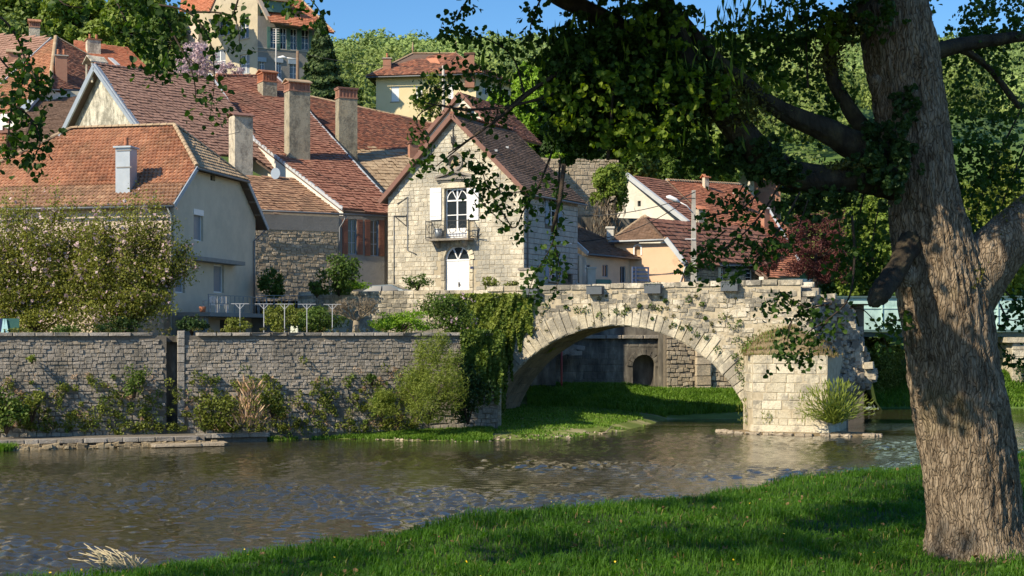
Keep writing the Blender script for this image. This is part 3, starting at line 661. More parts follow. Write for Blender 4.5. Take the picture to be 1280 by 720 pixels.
# weeds with broader leaves among the grass
k = RNG.choice(len(gp), 2600); leaves('broadleaf_weeds', gp[k] + np.array([0, 0, .05]), .06, 'grass', None, 'kite', kind='stuff', up=.6)

# retaining wall line
WA = Vector((-24.7, 68.6, 0)); WF = Face(WA, 18)
def wpt(px): return WF.sz(px, 415)[0]
ws0, ws1 = wpt(-190), wpt(622); WTOP = 5.32
# bank in front of the wall
def shore_y(x):
    return lin(x, [-40, -16.5, -15.5, -9, -2, 3, 6.3, 8, 10, 13, 30], [63.4, 70.6, 71.3, 73.2, 71.2, 73.5, 79.5, 84, 90.2, 90.8, 93])
def fb_z(x, y):
    d = y - shore_y(x) - .5 * nz(x, y, .5) - .3 * nz(x, y, 1.7); z = -.02 + min(d, 2.2) * .10 + max(0, min(d - 2.2, 12)) * .045
    if y > 89: z += min(1.0, (y - 89) * .14)
    return max(-1.65, z + .05 * nz(x, y, .9))
grid('far_bank_ground', np.linspace(-40, 15.5, 150), np.linspace(62, 98.4, 110), fb_z, 'gravelbank')
# garden ground between the river wall and the lane, lane, bridge frame
BO = Vector((0, 84, 0)); BF = Face(BO, -20)          # river face of the old bridge and the lane parapet
mb = MB(); a = WF.pt(ws0, 5.0, -.3); b_ = WF.pt(ws1, 5.0, -.3); c = BF.pt(-1.5, 5.0, -.2); d = BF.pt(-30, 5.0, -.2)
mb.add([a, b_, c, d, (-60, 93, 5.0), (-60, 60, 5.0)], [(0, 1, 2, 3, 4, 5)]); mb.build('garden_ground', M['garden_soil'], None, 'structure')
mb = MB(); mb.add([BF.pt(-30, 7.45, -.3), BF.pt(-3, 7.45, -.3), BF.pt(.2, 7.45, -4.7), (2.5, 98.3, 7.45), (26, 98.5, 7.45), (26, 106, 7.45), (-70, 106, 7.45), (-70, 96, 7.45)], [(0, 1, 2, 3, 4, 5, 6, 7)]); mb.build('lane', M['asphalt'], None, 'structure')
# hillside
PY = [100, 106, 112, 125, 150, 200, 300, 450, 650, 800, 1100, 1500]; PZ = [7.3, 7.6, 8.8, 12.5, 19, 29.5, 50, 84, 128, 128, 100, 60]
def hill_z(x, y):
    z = lin(y, PY, PZ); right = min(1, max(0, (x - 24.6) / 1.2)); low = lin(y, [100, 104.5, 108, 125, 150, 200], [-1.6, -.1, 2.2, 5.5, 10, 22])
    if y < 200: z = z * (1 - right) + low * right
    left = min(1, max(0, (-x - 14) / 25)); z += left * lin(y, [100, 115, 135, 180, 260, 500, 700], [0, 5, 11, 14, 4, 0, 0])
    if y > 220: z += 9 * nz(x, y, .006) + 4 * nz(x, y, .02, 3) - max(0, (x / y - .12)) * 30 * min(1, (y - 220) / 200) * 0
    return z
grid('hillside', np.concatenate([np.linspace(-600, -62, 30), np.linspace(-60, 60, 81), np.linspace(62, 700, 36)]), np.array([99.5, 101, 103, 104.5, 106, 108, 110, 112, 115, 118, 121, 125, 130, 136, 143, 150, 160, 170, 185, 200, 220, 240, 260, 280, 300, 330, 360, 400, 450, 500, 550, 600, 650, 700, 800, 950, 1200, 1500]), hill_z, 'meadow')

# ================================================================ HOUSES
def H(name, label, cat='house', loc=(0, 0, 0)): return thing(name, label, cat, loc)
def wall(parent, face, poly, holes, mat, name='wall', thick=.3):
    mb = MB(); wall_face(mb, face, poly, holes, thick); return mb.build(name, M[mat], parent)

# ---------------- cream house at the left
C = Vector((-18.5, 77, 0)); fa, fs_ = Face(C, -12), Face(C, 78); u, v = fa.u, fs_.u
hA = H('cream_house', 'cream rendered house with orange half-hipped tile roof above the river garden', loc=(C.x, C.y, 5.0))
LA = lambda x, y, z: C + u * x + v * y + Vector((0, 0, z))
ez, rz = 12.35, 17.6; sl = (rz - ez) / 6.5; hz = 14.7; yh = -.5 + (hz - ez) / sl; ax = -2.6
zf = lambda y: ez + (y + .5) * sl if y < 6 else ez + (12.5 - y) * sl
holes = [fs_.rect(242, 262, 254, 301), fs_.rect(219, 332, 231, 366), fs_.rect(267, 331, 280, 366), fs_.rect(263, 216, 269, 226)]
wall(hA, fs_, [(0, 5), (12, 5), (12, zf(12) - .1), (9.5, hz - .1), (2.5, hz - .1), (0, zf(0) - .1)], holes, 'render_grey', 'wall')
wall(hA, fa, [(-15, 5), (0, 5), (0, 12.4), (-15, 12.4)], [fa.rect(160, 330, 172, 360), fa.rect(60, 300, 75, 340)], 'render_cream', 'front_wall')
mb = MB(); mb.add([LA(-15, 0, 5), LA(-15, 12, 5), LA(-15, 12, 12.4), LA(-15, 0, 12.4), LA(0, 12, 5), LA(0, 12, 12.4)], [(0, 3, 2, 1), (1, 2, 5, 4)]); mb.build('back_wall', M['render_cream'], hA)
for r_, pn in zip(holes[:3], (1, 1, 1)):
    window(hA, fs_, r_, frame='white', bars=(1, 1), panel=True, sill=None, depth=.14)
for r_ in holes[:2]: mb = MB(); mb.fbox(fs_, r_[0] - .02, r_[1] + .02, r_[3] - .32, r_[3] + .003, -.12, .03); mb.build('shutter_box', M['white'], hA)
window(hA, fs_, holes[3], frame='iron', bars=(1, 1), depth=.2)
for r_ in (fa.rect(160, 330, 172, 360), fa.rect(60, 300, 75, 340)): window(hA, fa, r_, bars=(2, 2))
r_ = fs_.rect(219, 323, 292, 328); mb = MB(); mb.fbox(fs_, r_[0], r_[1], r_[2], r_[3], .003, .75); mb.build('awning_slab', M['slab'], hA)
y1_ = 1.15; z1_ = ez + (y1_ + .5) * sl; xl = -16 + 6.8 * (y1_ + .5) / 6.5
pA = [LA(xl, y1_, z1_), LA(.45, y1_, z1_), LA(.45, yh, hz), LA(ax, 6, rz), LA(-9.2, 6, rz - .15)]
roof_face(hA, slope(LA(0, -.5, ez), -12, sl), pA, 'tile_orange', tw=.25, th=.34, lift=.06, curve=True)
roof_face(hA, slope(LA(0, -.5, ez), -12, sl), [LA(-16, -.5, ez), LA(.45, -.5, ez), LA(.45, y1_, z1_), LA(xl, y1_, z1_)], 'tile_mix', tw=.25, th=.34, lift=.06, curve=True, name='lower_roof')
roof_face(hA, slope(LA(0, 12.5, ez), 168, sl), [LA(.45, 12.9, ez - .32), LA(-15, 12.9, ez - .32), LA(-9.2, 6, rz), LA(ax, 6, rz), LA(.45, 12 - yh, hz)], 'tile_orange')
hp = [LA(.5, yh - .15, hz), LA(.5, 12.15 - yh, hz), LA(ax, 6, rz)]
pl = Plane(hp[0], (hp[1] - hp[0]).cross(hp[2] - hp[0])); roof_face(hA, pl, hp, 'tile_tan', tw=.25, th=.34, curve=True)
for a, b_ in ((LA(ax, 6, rz + .05), LA(-9.2, 6, rz + .05)), (LA(.45, yh, hz + .06), LA(ax, 6, rz + .06)), (LA(.45, 12 - yh, hz + .06), LA(ax, 6, rz + .06)), (LA(-16, -.5, ez + .05), LA(-9.2, 6, rz + .05))): ridge(hA, a, b_, 'tile_tan')
edge_board(hA, LA(.5, -.55, ez - .06), LA(.5, yh, hz - .06), 'greywood', .06, .24); edge_board(hA, LA(.5, 12.9, ez - .4), LA(.5, 12 - yh, hz - .06), 'greywood', .06, .24)
gutter(hA, LA(.55, yh - .1, hz - .1), LA(.55, 12.1 - yh, hz - .1)); gutter(hA, LA(-14, -.6, ez - .1), LA(.45, -.6, ez - .1))
pipe(hA, [LA(.08, -.6, ez - .1), LA(.08, -.08, ez - .6), LA(.08, -.08, 5)], 'pipe_pale')
pipe(hA, [LA(.3, 13.0, ez - .4), LA(.08, 11.6, ez - 1.2), LA(.08, 11.6, 5)], 'pipe')
mb = MB()      # soffit rafters of the wide far eave
for i in range(3): mb.bar(LA(.05, 9.9 + i * .9, hz - .5 - i * .72), LA(.45, 9.9 + i * .9, hz - .5 - i * .72), .1, .12)
mb.build('rafter_end', M['wood'], hA)
pA_plane = slope(LA(0, -.5, ez), -12, sl)
p = pA_plane.hit(156, 240); st = chimney(hA, (p.x, p.y + .3), -12, .85, .85, CH + (HY - 186) / F * (p.y + .3), p.z - 1, mat='zinc', band=None, cap='slab', capmat='zinc', pots=1)
mb = MB()
for zz in (189, 210): z_ = CH + (HY - zz) / F * p.y; mb.fbox(Face((p.x, p.y - .14, 0), -12), -.45, .45, z_, z_ + .06, -.02, .03)
mb.build('chimney_strap', M['slab'], hA)
# terrace
mb = MB(); z6 = 6.35; mb.add([LA(.35, 0, z6 + .22), LA(2.3, 0, z6 + .22), LA(2.3, 14.5, z6 + .22), LA(.35, 14.5, z6 + .22), LA(.35, 0, z6), LA(2.3, 0, z6), LA(2.3, 14.5, z6), LA(.35, 14.5, z6)], [(0, 1, 2, 3), (7, 6, 5, 4), (4, 5, 1, 0), (5, 6, 2, 1), (6, 7, 3, 2), (7, 4, 0, 3)])
mb.build('terrace', M['slab'], hA)
for q_ in ((9.9, 12.9, .4, 1.95), (.3, .7, .6, 1.9)): mb = MB(); mb.fbox(fs_, q_[0], q_[1], 5, 6.34, q_[2], q_[3]); mb.build('terrace_wall', M['slab'], hA)
mb = MB(); mb.fbox(fs_, .7, 9.9, 5, 6.34, .45, .6); mb.build('basement_wall', M['render_cream'], hA)
mb = MB(); mb.fbox(fs_, 5.2, 6.6, 5.05, 6.2, .6, .63); mb.build('basement_door', M['blacktrim'], hA)
tf = Face(LA(2.25, 0, 0), 78); rail = MB(); zt = z6 + .22
rail.fbox(tf, -.1, 14.4, zt + .93, zt + .98, -.04, .0); rail.fbox(tf, -.1, 14.4, zt + .48, zt + .51, -.035, -.005)
top_r = rail.build('railing', M['rustiron'], hA); NB = 12
for i in range(NB + 1):
    s_ = -.05 + 14.3 * i / NB; mb = MB(); mb.fbox(tf, s_ - .025, s_ + .025, zt + .001, zt + .93, -.042, .004); mb.build('railing_post', M['rustiron'], hA)
mb = MB()
for i in range(NB):
    s_ = -.05 + 14.3 * (i + .5) / NB; mb.fbox(tf, s_ - .012, s_ + .012, zt + .51, zt + .93, -.03, -.01)
    for q in (.22, .78): s2 = -.05 + 14.3 * (i + q) / NB; mb.fbox(tf, s2 - .012, s2 + .012, zt + .2, zt + .48, -.03, -.01)
mb.build('railing_bars', M['rustiron'], hA)

# ---------------- rubble walled farmhouse
p0 = P(322, 262, 95); f2 = Face((p0.x, p0.y, 0), 30); h2 = H('farmhouse', 'long farmhouse with rubble stone wall, brown shutters and vast red tile roof', loc=(p0.x, p0.y, 7.4))
SL2 = .49; pl2 = slope(f2.pt(0, p0.z, .45), 30, SL2); zt2 = p0.z - .15
e_ = f2.sz(487, 268)[0]; m_ = f2.sz(423, 300)[0]
hw = [f2.rect(435, 274, 446, 318), f2.rect(463, 275, 473, 320)]
rw = wall(h2, f2, [(-3, 6), (m_, 6), (m_, zt2), (-3, zt2)], [], 'mortar', 'rubble_wall')
bl = courses(f2, -2.5, m_ - .05, 6.8, zt2 - 1.2, (.17, .3), (.2, .55), lambda s, z, w, h: True, gap=.035, proud=(.03, .09), roll=.14, wob=.05)
lay(bl, M['rubble'], rw, 'stone', cap=120, joined_name='rubble_stones')
wall(h2, f2, [(m_, 6), (e_, 6), (e_, zt2), (m_, zt2)], hw, 'render_brown', 'rendered_wall')
for r_ in hw: window(h2, f2, r_, frame='greywood', bars=(2, 3), shutters='louvre', smat_='shutter_brown', sw=.42)
fe2 = Face(f2.pt(e_, 0), 120); wall(h2, fe2, [(0, 6), (20, 6), (20, zt2 + 9.3), (0, zt2)], [], 'render_brown', 'end_wall')
mb = MB(); mb.fbox(f2, -2.9, m_, zt2 - 1.15, zt2 - .12, 0.002, .06); mb.build('eave_plaster', M['render_brown'], rw)
# main roof
main = poly_world(pl2, [(262, 95), (346, 97), (478, 243), (489, 262), (488, 268), (429, 262.5), (317, 176)])
roof_face(h2, pl2, main, 'tile_red', tw=.3, th=.50, lift=.11)
low2 = Plane(pl2.p - Vector((0, 0, .55)), pl2.n); pl2b = pl2
roof_face(h2, low2, poly_world(low2, [(296, 218), (378, 224), (432, 268), (318, 268)]), 'tile_mix', tw=.3, th=.42, lift=.09, name='lower_roof')
q = poly_world(pl2, [(262, 94), (317, 175), (429, 262)])
edge_board(h2, q[0], q[1], 'flashing', .24, .22, .05, 'flashing'); edge_board(h2, q[1], q[2], 'flashing', .16, .2, .05, 'flashing')
fw = Face(pl2.hit(317, 176), math.degrees(math.atan2((q[2] - q[1]).y, (q[2] - q[1]).x)))
mb = MB(); mb.add([q[0] - Vector((0, 0, .2)), q[0] - Vector((0, 0, 2.2)), q[1] - Vector((0, 0, 2.4)), q[2] - Vector((0, 0, .7)), q[2] - Vector((0, 0, .2)), q[1] - Vector((0, 0, .2))], [(0, 1, 2, 5), (5, 2, 3, 4)]); mb.build('party_wall', M['render_pale'], h2)
q = poly_world(pl2, [(346, 97), (388, 143), (425, 181), (478, 243)])
edge_board(h2, q[0], q[1], 'flashing', .2, .2, .04, 'flashing'); edge_board(h2, q[1], q[3], 'flashing', .12, .16, .06, 'flashing')
gutter(h2, f2.pt(-2, p0.z - .1, .5), f2.pt(e_ + .3, p0.z - .1, .5)); sp = f2.sz(424, 300)[0]
pipe(h2, [f2.pt(sp + .35, p0.z - .15, .5), f2.pt(sp + .2, p0.z - .7, .12), f2.pt(sp, p0.z - 1, .08), f2.pt(sp, 7.3, .08)])
ridge(h2, main[0] + Vector((.6, 0, .06)), main[1] + Vector((0, 0, .06)), 'tile_red', r=.16)
chim_px(h2, pl2, 321, 347, 92, 122, 30, band='terracotta', capmat='tile_orange', dfrac=1.1, bandh=.8)
chim_px(h2, pl2, 355, 388, 104, 201, 30, band='brick', capmat='tile_tan', dfrac=.65, bandh=.7)
chim_px(h2, pl2, 285, 317, 146, 205, 30, mat='chimney_pale', band=None, capmat='verge', dfrac=1.0)
d_ = Vector((1, 0, 0)); mb = MB(); qq = pl2.hit(347, 214)
mb.prism([qq + Vector((-.1 + .34 * math.cos(i * .3927), -.35 + .1 * math.sin(i * .3927), -.2 + .42 * math.sin(i * .3927))) for i in range(16)], (.02, .06, 0)); mb.build('satellite_dish', M['greywood'], h2)

# ---------------- gable with the pale blue verge (left, behind)
p0 = P(123, 82, 108); h3 = H('roughcast_gable_house', 'house with roughcast gable edged in pale blue and rose tile roof', loc=(p0.x, p0.y, 8))
TH3, SL3 = 41, .76; pl3 = slope(p0, TH3, SL3); pl3b = slope(p0, TH3 + 180, SL3)
g3 = Face((p0.x, p0.y, 0), TH3 - 90); W3 = 9.0
wall(h3, Face(g3.pt(0, 0, -.3) , TH3 - 90), [(-W3, 8), (W3, 8), (W3, p0.z - W3 * SL3 - .1), (0, p0.z - .1), (-W3, p0.z - W3 * SL3 - .1)], [], 'roughcast')
a41 = R(TH3); dx = Vector((math.cos(a41), math.sin(a41), 0)); dn = Vector((math.sin(a41), -math.cos(a41), 0))
top = p0 - dx * .3; bot = top + dn * (W3 + .5) - Vector((0, 0, (W3 + .5) * SL3)); rt = pl3.hit(262, 96.5); rt = p0 + dx * (rt - p0).dot(dx)
b2 = rt + dn * 13 - Vector((0, 0, 13 * SL3))
roof_face(h3, pl3, [top, bot, bot + dx * 8, b2, rt], 'tile_rose', tw=.3, th=.42, lift=.10)
bk = top - dn * (W3 + .5) - Vector((0, 0, (W3 + .5) * SL3)); roof_face(h3, pl3b, [top, rt, rt - dn * 9 - Vector((0, 0, 9 * SL3)), bk], 'tile_rose', tw=.3, th=.36)
edge_board(h3, top - dx * .05, bot - dx * .05, 'zinc', .12, .5, -.1); edge_board(h3, top - dx * .05, bk - dx * .05, 'zinc', .12, .5, -.1)
edge_board(h3, top - dx * .02, bot - dx * .02, 'zinc', .5, .06, .09); ridge(h3, top + Vector((0, 0, .06)), rt + Vector((0, 0, .06)), 'tile_rose', r=.16)
q = pl3b.hit(113, 92); 
mb = MB(); q = p0 - dn * 1.2 + dx * .3
for (a_, b_) in ((-.6, -.5), (.6, -.5), (-.6, .5), (.6, .5)): mb.bar(q + dn * b_ * 1 + dx * a_ * .8 - Vector((0, 0, 1.2)), q + dn * b_ * 1 + dx * a_ * .8 + Vector((0, 0, .3)), .14)
mb.prism([q + dn * .8 - dx * .7 + Vector((0, 0, .3)), q + dn * .8 + dx * .7 + Vector((0, 0, .3)), q + dx * .7 + Vector((0, 0, .85)), q - dx * .7 + Vector((0, 0, .85))], (0, 0, .1)); mb.prism([q - dn * .8 - dx * .7 + Vector((0, 0, .3)), q - dn * .8 + dx * .7 + Vector((0, 0, .3)), q + dx * .7 + Vector((0, 0, .85)), q - dx * .7 + Vector((0, 0, .85))], (0, 0, .1)); mb.build('chimney_hood', M['chimney_pale'], h3)

# ---------------- dark tiled barn behind the tall chimney
p0 = P(480, 140, 126); TH4 = 20; h4 = H('barn', 'barn with dark old plain tile roof and paler tan lower roof behind the stone house', 'barn', loc=(p0.x, p0.y, 8))
pl4 = slope(P(480, 138, 128), TH4, .62); roof_face(h4, pl4, poly_world(pl4, [(384, 121), (420, 126), (549, 157), (560, 187), (388, 187)]), 'tile_old', tw=.26, th=.22, lift=.06, name='roof')
pl4b = Plane(pl4.p - Vector((0, 0, .12)), pl4.n); roof_face(h4, pl4b, poly_world(pl4b, [(400, 185), (560, 185), (560, 240), (500, 262), (400, 262)]), 'tile_tan', tw=.40, th=.6, lift=.13, name='lower_roof')
q = poly_world(pl4, [(384, 120), (548, 156)]); ridge(h4, q[0], q[1], 'tile_tan', r=.16)
chim_px(h4, pl4b, 419, 447, 112, 205, 25, band='brick', capmat='verge', cap='slab', dfrac=.6, bandh=.8)
chim_px(h4, pl4b, 509, 523, 180, 200, 25, mat='brick', band=None, capmat='verge', cap='slab')
f4 = Face(pl4b.hit(500, 262), TH4); mb = MB(); mb.fbox(f4, -6, 6, 7, pl4b.hit(500, 262).z - .2, -.6, -.3); mb.build('wall', M['render_brown'], h4)

# ---------------- hip roofed house top left
ap = P(70, 47, 128); h5 = H('hip_roofed_house', 'old house with steep mottled hip roof at the far left', loc=(ap.x, ap.y, 12))
zb = CH + (HY - 112) / F * 121
def tri_plane(a, b, c): return Plane(a, (b - a).cross(c - a))
cn = P(62, 111, 121)                # eave corner below the hip
rt5 = P(150, 111, 127.0); lf5 = P(-60, 150, 121.5); lf5.z = cn.z - 2
tpL = ap + Vector((-9, .6, -.2))
plR = tri_plane(ap, cn, Vector((rt5.x, rt5.y, cn.z))); ptsR = [ap, cn, Vector((rt5.x, rt5.y, cn.z)), plR.hit(137, 85)]
roof_face(h5, plR, [ap, cn, plR.hit(105, 111), plR.hit(150, 97), plR.hit(137, 85)], 'tile_old', tw=.24, th=.22, lift=.05)
plL = tri_plane(ap, cn, P(-20, 125, 124)); roof_face(h5, plL, [ap, plL.hit(62, 111), plL.hit(0, 150), plL.hit(-30, 150), plL.hit(-30, 104), plL.hit(0, 104), plL.hit(40, 66)], 'tile_orange', tw=.24, th=.24, lift=.05, name='front_roof')
plT = Plane(plL.p - Vector((0, 0, -.05)), plL.n)
roof_face(h5, plT, [plT.hit(64, 47), plT.hit(0, 104), plT.hit(-30, 120), plT.hit(-30, 40), plT.hit(20, 44)], 'tile_rose', tw=.3, th=.36, lift=.06, name='upper_roof')
for (a, b_) in ((ap, cn), (ap, plR.hit(137, 85))): ridge(h5, a + Vector((0, 0, .05)), b_ + Vector((0, 0, .05)), 'tile_tan', r=.18)
edge_board(h5, plL.hit(64, 49) , plL.hit(0, 107), 'flashing', .25, .12, .12, 'flashing')
fw5 = Face((cn.x, cn.y, 0), math.degrees(math.atan2(rt5.y - cn.y, rt5.x - cn.x))); mb = MB(); mb.fbox(fw5, .1, 6.5, cn.z - 6, cn.z - .1, -.8, -.4); mb.build('wall', M['render_pale'], h5)
gutter(h5, cn - Vector((0, .1, .1)), plR.hit(104, 112) - Vector((0, .1, .1)))
chim_px(h5, plR, 68, 85, 71, 100, 20, mat='brick', band=None, cap='slab', capmat='concrete', pots=2)
chim_px(h5, plT, 35, 51, 28, 42, 20, mat='chimney_pale', band='brick', capmat='tile_orange', dfrac=1)
chim_px(h5, plL, 9, 24, 66, 78, 20, mat='brick', band=None, cap='gable', capmat='tile_tan', dfrac=.6)
# blue-grey dormer strip + low brown roof
h5b = H('low_brown_roof_house', 'low house with plain brown tile roof between the hip roof and the blue-edged gable', loc=tuple(P(60, 180, 112)))
pl5 = slope(P(50, 180, 113), 12, .55); roof_face(h5b, pl5, poly_world(pl5, [(52, 121), (104, 121), (70, 190), (10, 240), (8, 200), (10, 165)]), 'tile_brown', tw=.26, th=.3, lift=.04)
q = poly_world(pl5, [(28, 141), (54, 113)]); edge_board(h5b, q[0], q[1], 'greywood', .5, .12, .3, 'flashing'); edge_board(h5b, q[0] + Vector((.45, 0, 0)), q[1] + Vector((.45, 0, 0)), 'flashing', .12, .3, .3, 'flashing')
mb = MB(); q = pl5.hit(78, 122); mb.fbox(Face((q.x, q.y, 0), 12), -2.2, 2, q.z - 5, q.z - .3, -.6, -.3); mb.build('wall', M['render_pale'], h5b)
# shop sign and tiled hood at the left edge
q = P(-6, 153, 108); h5c = H('roadside_sign', 'white rounded lettering on a small wall at the left edge of the roofs', 'sign', loc=tuple(q))
sf = Face((q.x, q.y, 0), -10); fz = lambda py: CH + (HY - py) / F * 108
s_of = lambda px: sf.sz(px, 153)[0]
mb = MB(); mb.fbox(sf, s_of(-20), s_of(18), fz(230), fz(140), -.35, 0); mb.build('wall', M['verge'], h5c)
def ring(mb, face, cs, cz, ro, ri, d0, d1, a0=0, a1=6.2832, n=18, sx=1.0):
    for i in range(n):
        t0, t1 = a0 + (a1 - a0) * i / n, a0 + (a1 - a0) * (i + 1) / n; c = [(math.cos(t0), math.sin(t0)), (math.cos(t1), math.sin(t1))]
        pts = [face.pt(cs + c[0][0] * ri * sx, cz + c[0][1] * ri, d1), face.pt(cs + c[0][0] * ro * sx, cz + c[0][1] * ro, d1), face.pt(cs + c[1][0] * ro * sx, cz + c[1][1] * ro, d1), face.pt(cs + c[1][0] * ri * sx, cz + c[1][1] * ri, d1)]
        mb.prism(pts, face.o * (d0 - d1))
mb = MB(); mb.fbox(sf, s_of(-8), s_of(-3.5), fz(163), fz(146), .003, .12); mb.fbox(sf, s_of(-11), s_of(1), fz(150), fz(147), .003, .12); mb.build('letter', M['signwhite'], h5c)
mb = MB(); mb.fbox(sf, s_of(0), s_of(4), fz(163), fz(146), .003, .12); ring(mb, sf, s_of(5), fz(150), .45, .2, .01, .12, .3, 2.2); mb.build('letter', M['signwhite'], h5c)
mb = MB(); ring(mb, sf, s_of(11), fz(152), .55, .2, .003, .13); mb.build('letter', M['signwhite'], h5c)
mb = MB(); mb.fbox(sf, s_of(-20), s_of(12), fz(167), fz(164), .003, .25); mb.build('ledge', M['verge'], h5c)
plk = slope(P(0, 182, 107), -10, 1.2); roof_face(h5c, plk, poly_world(plk, [(-20, 166), (8, 165), (9, 203), (-20, 208)]), 'tile_orange', tw=.5, th=.34, lift=.12, name='roof', curve=True)
# bright orange roof + chimney
h5d = H('orange_roofed_house', 'house behind the hip roof with bright orange roof and rendered chimney', loc=tuple(P(130, 75, 140)))
pl6 = slope(P(130, 75, 140), 20, .55); roof_face(h5d, pl6, poly_world(pl6, [(92, 50), (160, 60), (184, 84), (150, 84), (92, 80)]), 'tile_bright', tw=.25, th=.3)
roof_face(h5d, Plane(pl6.p - Vector((0, 0, .2)), pl6.n), poly_world(Plane(pl6.p - Vector((0, 0, .2)), pl6.n), [(143, 83), (186, 84), (196, 92), (135, 92)]), 'tile_tan', tw=.25, th=.3, name='lower_roof')
q = poly_world(pl6, [(138, 74), (148, 83)]); edge_board(h5d, q[0], q[1], 'flashing', .5, .1, .1, 'flashing')
chim_px(h5d, pl6, 106, 127, 51, 68, 25, mat='chimney_pale', band=None, cap='slab', capmat='tile_orange', pots=2, dfrac=.9)
mb = MB(); q = pl6.hit(140, 92); mb.fbox(Face((q.x, q.y, 0), 20), -8, 6, q.z - 7, q.z - .2, -.6, -.3); mb.build('wall', M['render_pale'], h5d)

# ---------------- tall house at the top
c7 = P(322, 80, 145); h7 = H('tall_house', 'tall cream house with grey right side, green shutters and orange roof at the top', loc=(c7.x, c7.y, 20))
f7, s7 = Face((c7.x, c7.y, 0), -35), Face((c7.x, c7.y, 0), 24); Z7 = lambda py, Y=145: CH + (HY - py) / F * Y
lw = f7.sz(238, 50)[0]; rw_ = s7.sz(400, 50)[0]
h_f = [f7.rect(266, 62, 282, 90), f7.rect(300, 68, 312, 92), f7.rect(273, 22, 287, 44), f7.rect(300, 20, 311, 48)]
wall(h7, f7, [(lw, 18), (0, 18), (0, Z7(-30)), (lw, Z7(-12))], h_f, 'render_dull')
for i, r_ in enumerate(h_f): window(h7, f7, r_, bars=(2, 2), sill='concrete', panel=(i < 2), depth=.2)
h_s = [s7.rect(338, 34, 346, 62), s7.rect(350, 35, 358, 62), s7.rect(363, 36, 371, 62), s7.rect(377, 37, 386, 62), s7.rect(324, 73, 331, 95), s7.rect(345, 74, 352, 98), s7.rect(362, 76, 372, 100)]
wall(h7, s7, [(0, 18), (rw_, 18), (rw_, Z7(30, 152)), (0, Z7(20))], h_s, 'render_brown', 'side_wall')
for i, r_ in enumerate(h_s): window(h7, s7, r_, bars=(2, 3), shutters='plain' if i < 4 else None, smat_='shutter_green', sw=.34, depth=.15, panel=i >= 4, sill=None)
for r_ in h_s[4:]: mb = MB(); mb.fbox(s7, r_[0] - .15, r_[1] + .15, r_[3] - .35, r_[3] + .1, .003, .1); mb.build('shutter_box', M['greywood'], h7)
mb = MB(); s1 = s7.sz(330, 59); mb.fbox(s7, 0, rw_, Z7(60), Z7(58.5), .003, .06); mb.build('string_course', M['concrete'], h7)
pr = slope(s7.pt(0, Z7(26, 146), .9), 24, .95); q7 = poly_world(pr, [(338, 27), (418, 41), (372, -4), (318, -12), (318, -4)])
roof_face(h7, pr, q7, 'tile_bright', tw=.26, th=.3, lift=.05); ridge(h7, q7[1] + Vector((0, 0, .05)), q7[2] + Vector((0, 0, .05)), 'tile_tan', r=.14)
pd = Face(pr.hit(345, 20), 24); mb = MB(); A_, B_ = pd.sz(329, 12)[0], pd.sz(362, 12)[0]; mb.fbox(pd, A_, B_, pd.sz(340, 15)[1], pd.sz(340, 2)[1], -2.5, .15); dm = mb.build('dormer', M['shutter_green'], h7)
mb = MB(); mb.fbox(pd, A_ - .3, B_ + .5, pd.sz(340, 1.5)[1], pd.sz(340, -1)[1], -2.5, .5); mb.build('dormer_roof', M['tile_tan'], dm)
edge_board(h7, P(318, -12, 144.3), P(336, 24, 144.9), 'render_cream', .5, .35, 0, 'barge_board')
pg = slope(P(230, 15, 143), -35, 1.0); roof_face(h7, pg, poly_world(pg, [(225, 14), (262, 15), (272, -8), (228, -8)]), 'tile_bright', tw=.26, th=.3, name='bay_roof')
mb = MB(); pm = s7.pt(0, 0, 0); mb.fbox(f7, lw, lw + 2.2, 18, Z7(16, 143.5), .003, .9); mb.build('bay_wall', M['render_cream'], h7)
# aerial behind the chimney
# ---------------- yellow villa
c8 = P(595, 95, 150); h8 = H('yellow_villa', 'square yellow villa with red hipped roof on the hill behind the stone house', 'house', loc=(c8.x, c8.y, 18))
f8, s8 = Face((c8.x, c8.y, 0), -9), Face((c8.x, c8.y, 0), 60); lw8 = f8.sz(470, 100)[0]; rw8 = s8.sz(621, 95)[0]; Z8 = lambda py, Y=150: CH + (HY - py) / F * Y
h_f = [f8.rect(489, 108, 499, 127), f8.rect(520, 107, 528, 125), f8.rect(560, 106, 567, 125)]
wall(h8, f8, [(lw8, 17), (0, 17), (0, Z8(93)), (lw8, Z8(93))], h_f, 'render_yellow')
for r_ in h_f: window(h8, f8, r_, bars=(1, 1), sill='concrete', depth=.1); 
for r_ in h_f: mb = MB(); mb.fbox(f8, r_[0] + .03, r_[1] - .03, r_[2] + .03, r_[3] - .03, -.09, -.04); mb.build('closed_shutter', M['white'], h8)
wall(h8, s8, [(0, 17), (rw8 + 3, 17), (rw8 + 3, Z8(93)), (0, Z8(93))], [s8.rect(603, 103, 610, 118)], 'render_grey', 'side_wall'); window(h8, s8, s8.rect(603, 103, 610, 118), bars=(2, 2), smat_='shutter_green')
ez8 = Z8(93.5); A8 = f8.pt(lw8 - .9, ez8, .8); B8 = f8.pt(.9, ez8, .8); C8 = s8.pt(rw8 + 3.8, ez8, .6); R1 = P(516, 67, 155); R2 = P(570, 67, 155); R1.z = R2.z = Z8(67, 155)
for (pp) in ([A8, B8, R2, R1], [B8, C8, R2], [C8, A8 + Vector((1, 11, 0)), R1, R2], [A8 + Vector((1, 11, 0)), A8, R1]):
    roof_face(h8, tri_plane(pp[0], pp[1], pp[2]), pp, 'tile_old', tw=.28, th=.3, lift=.05)
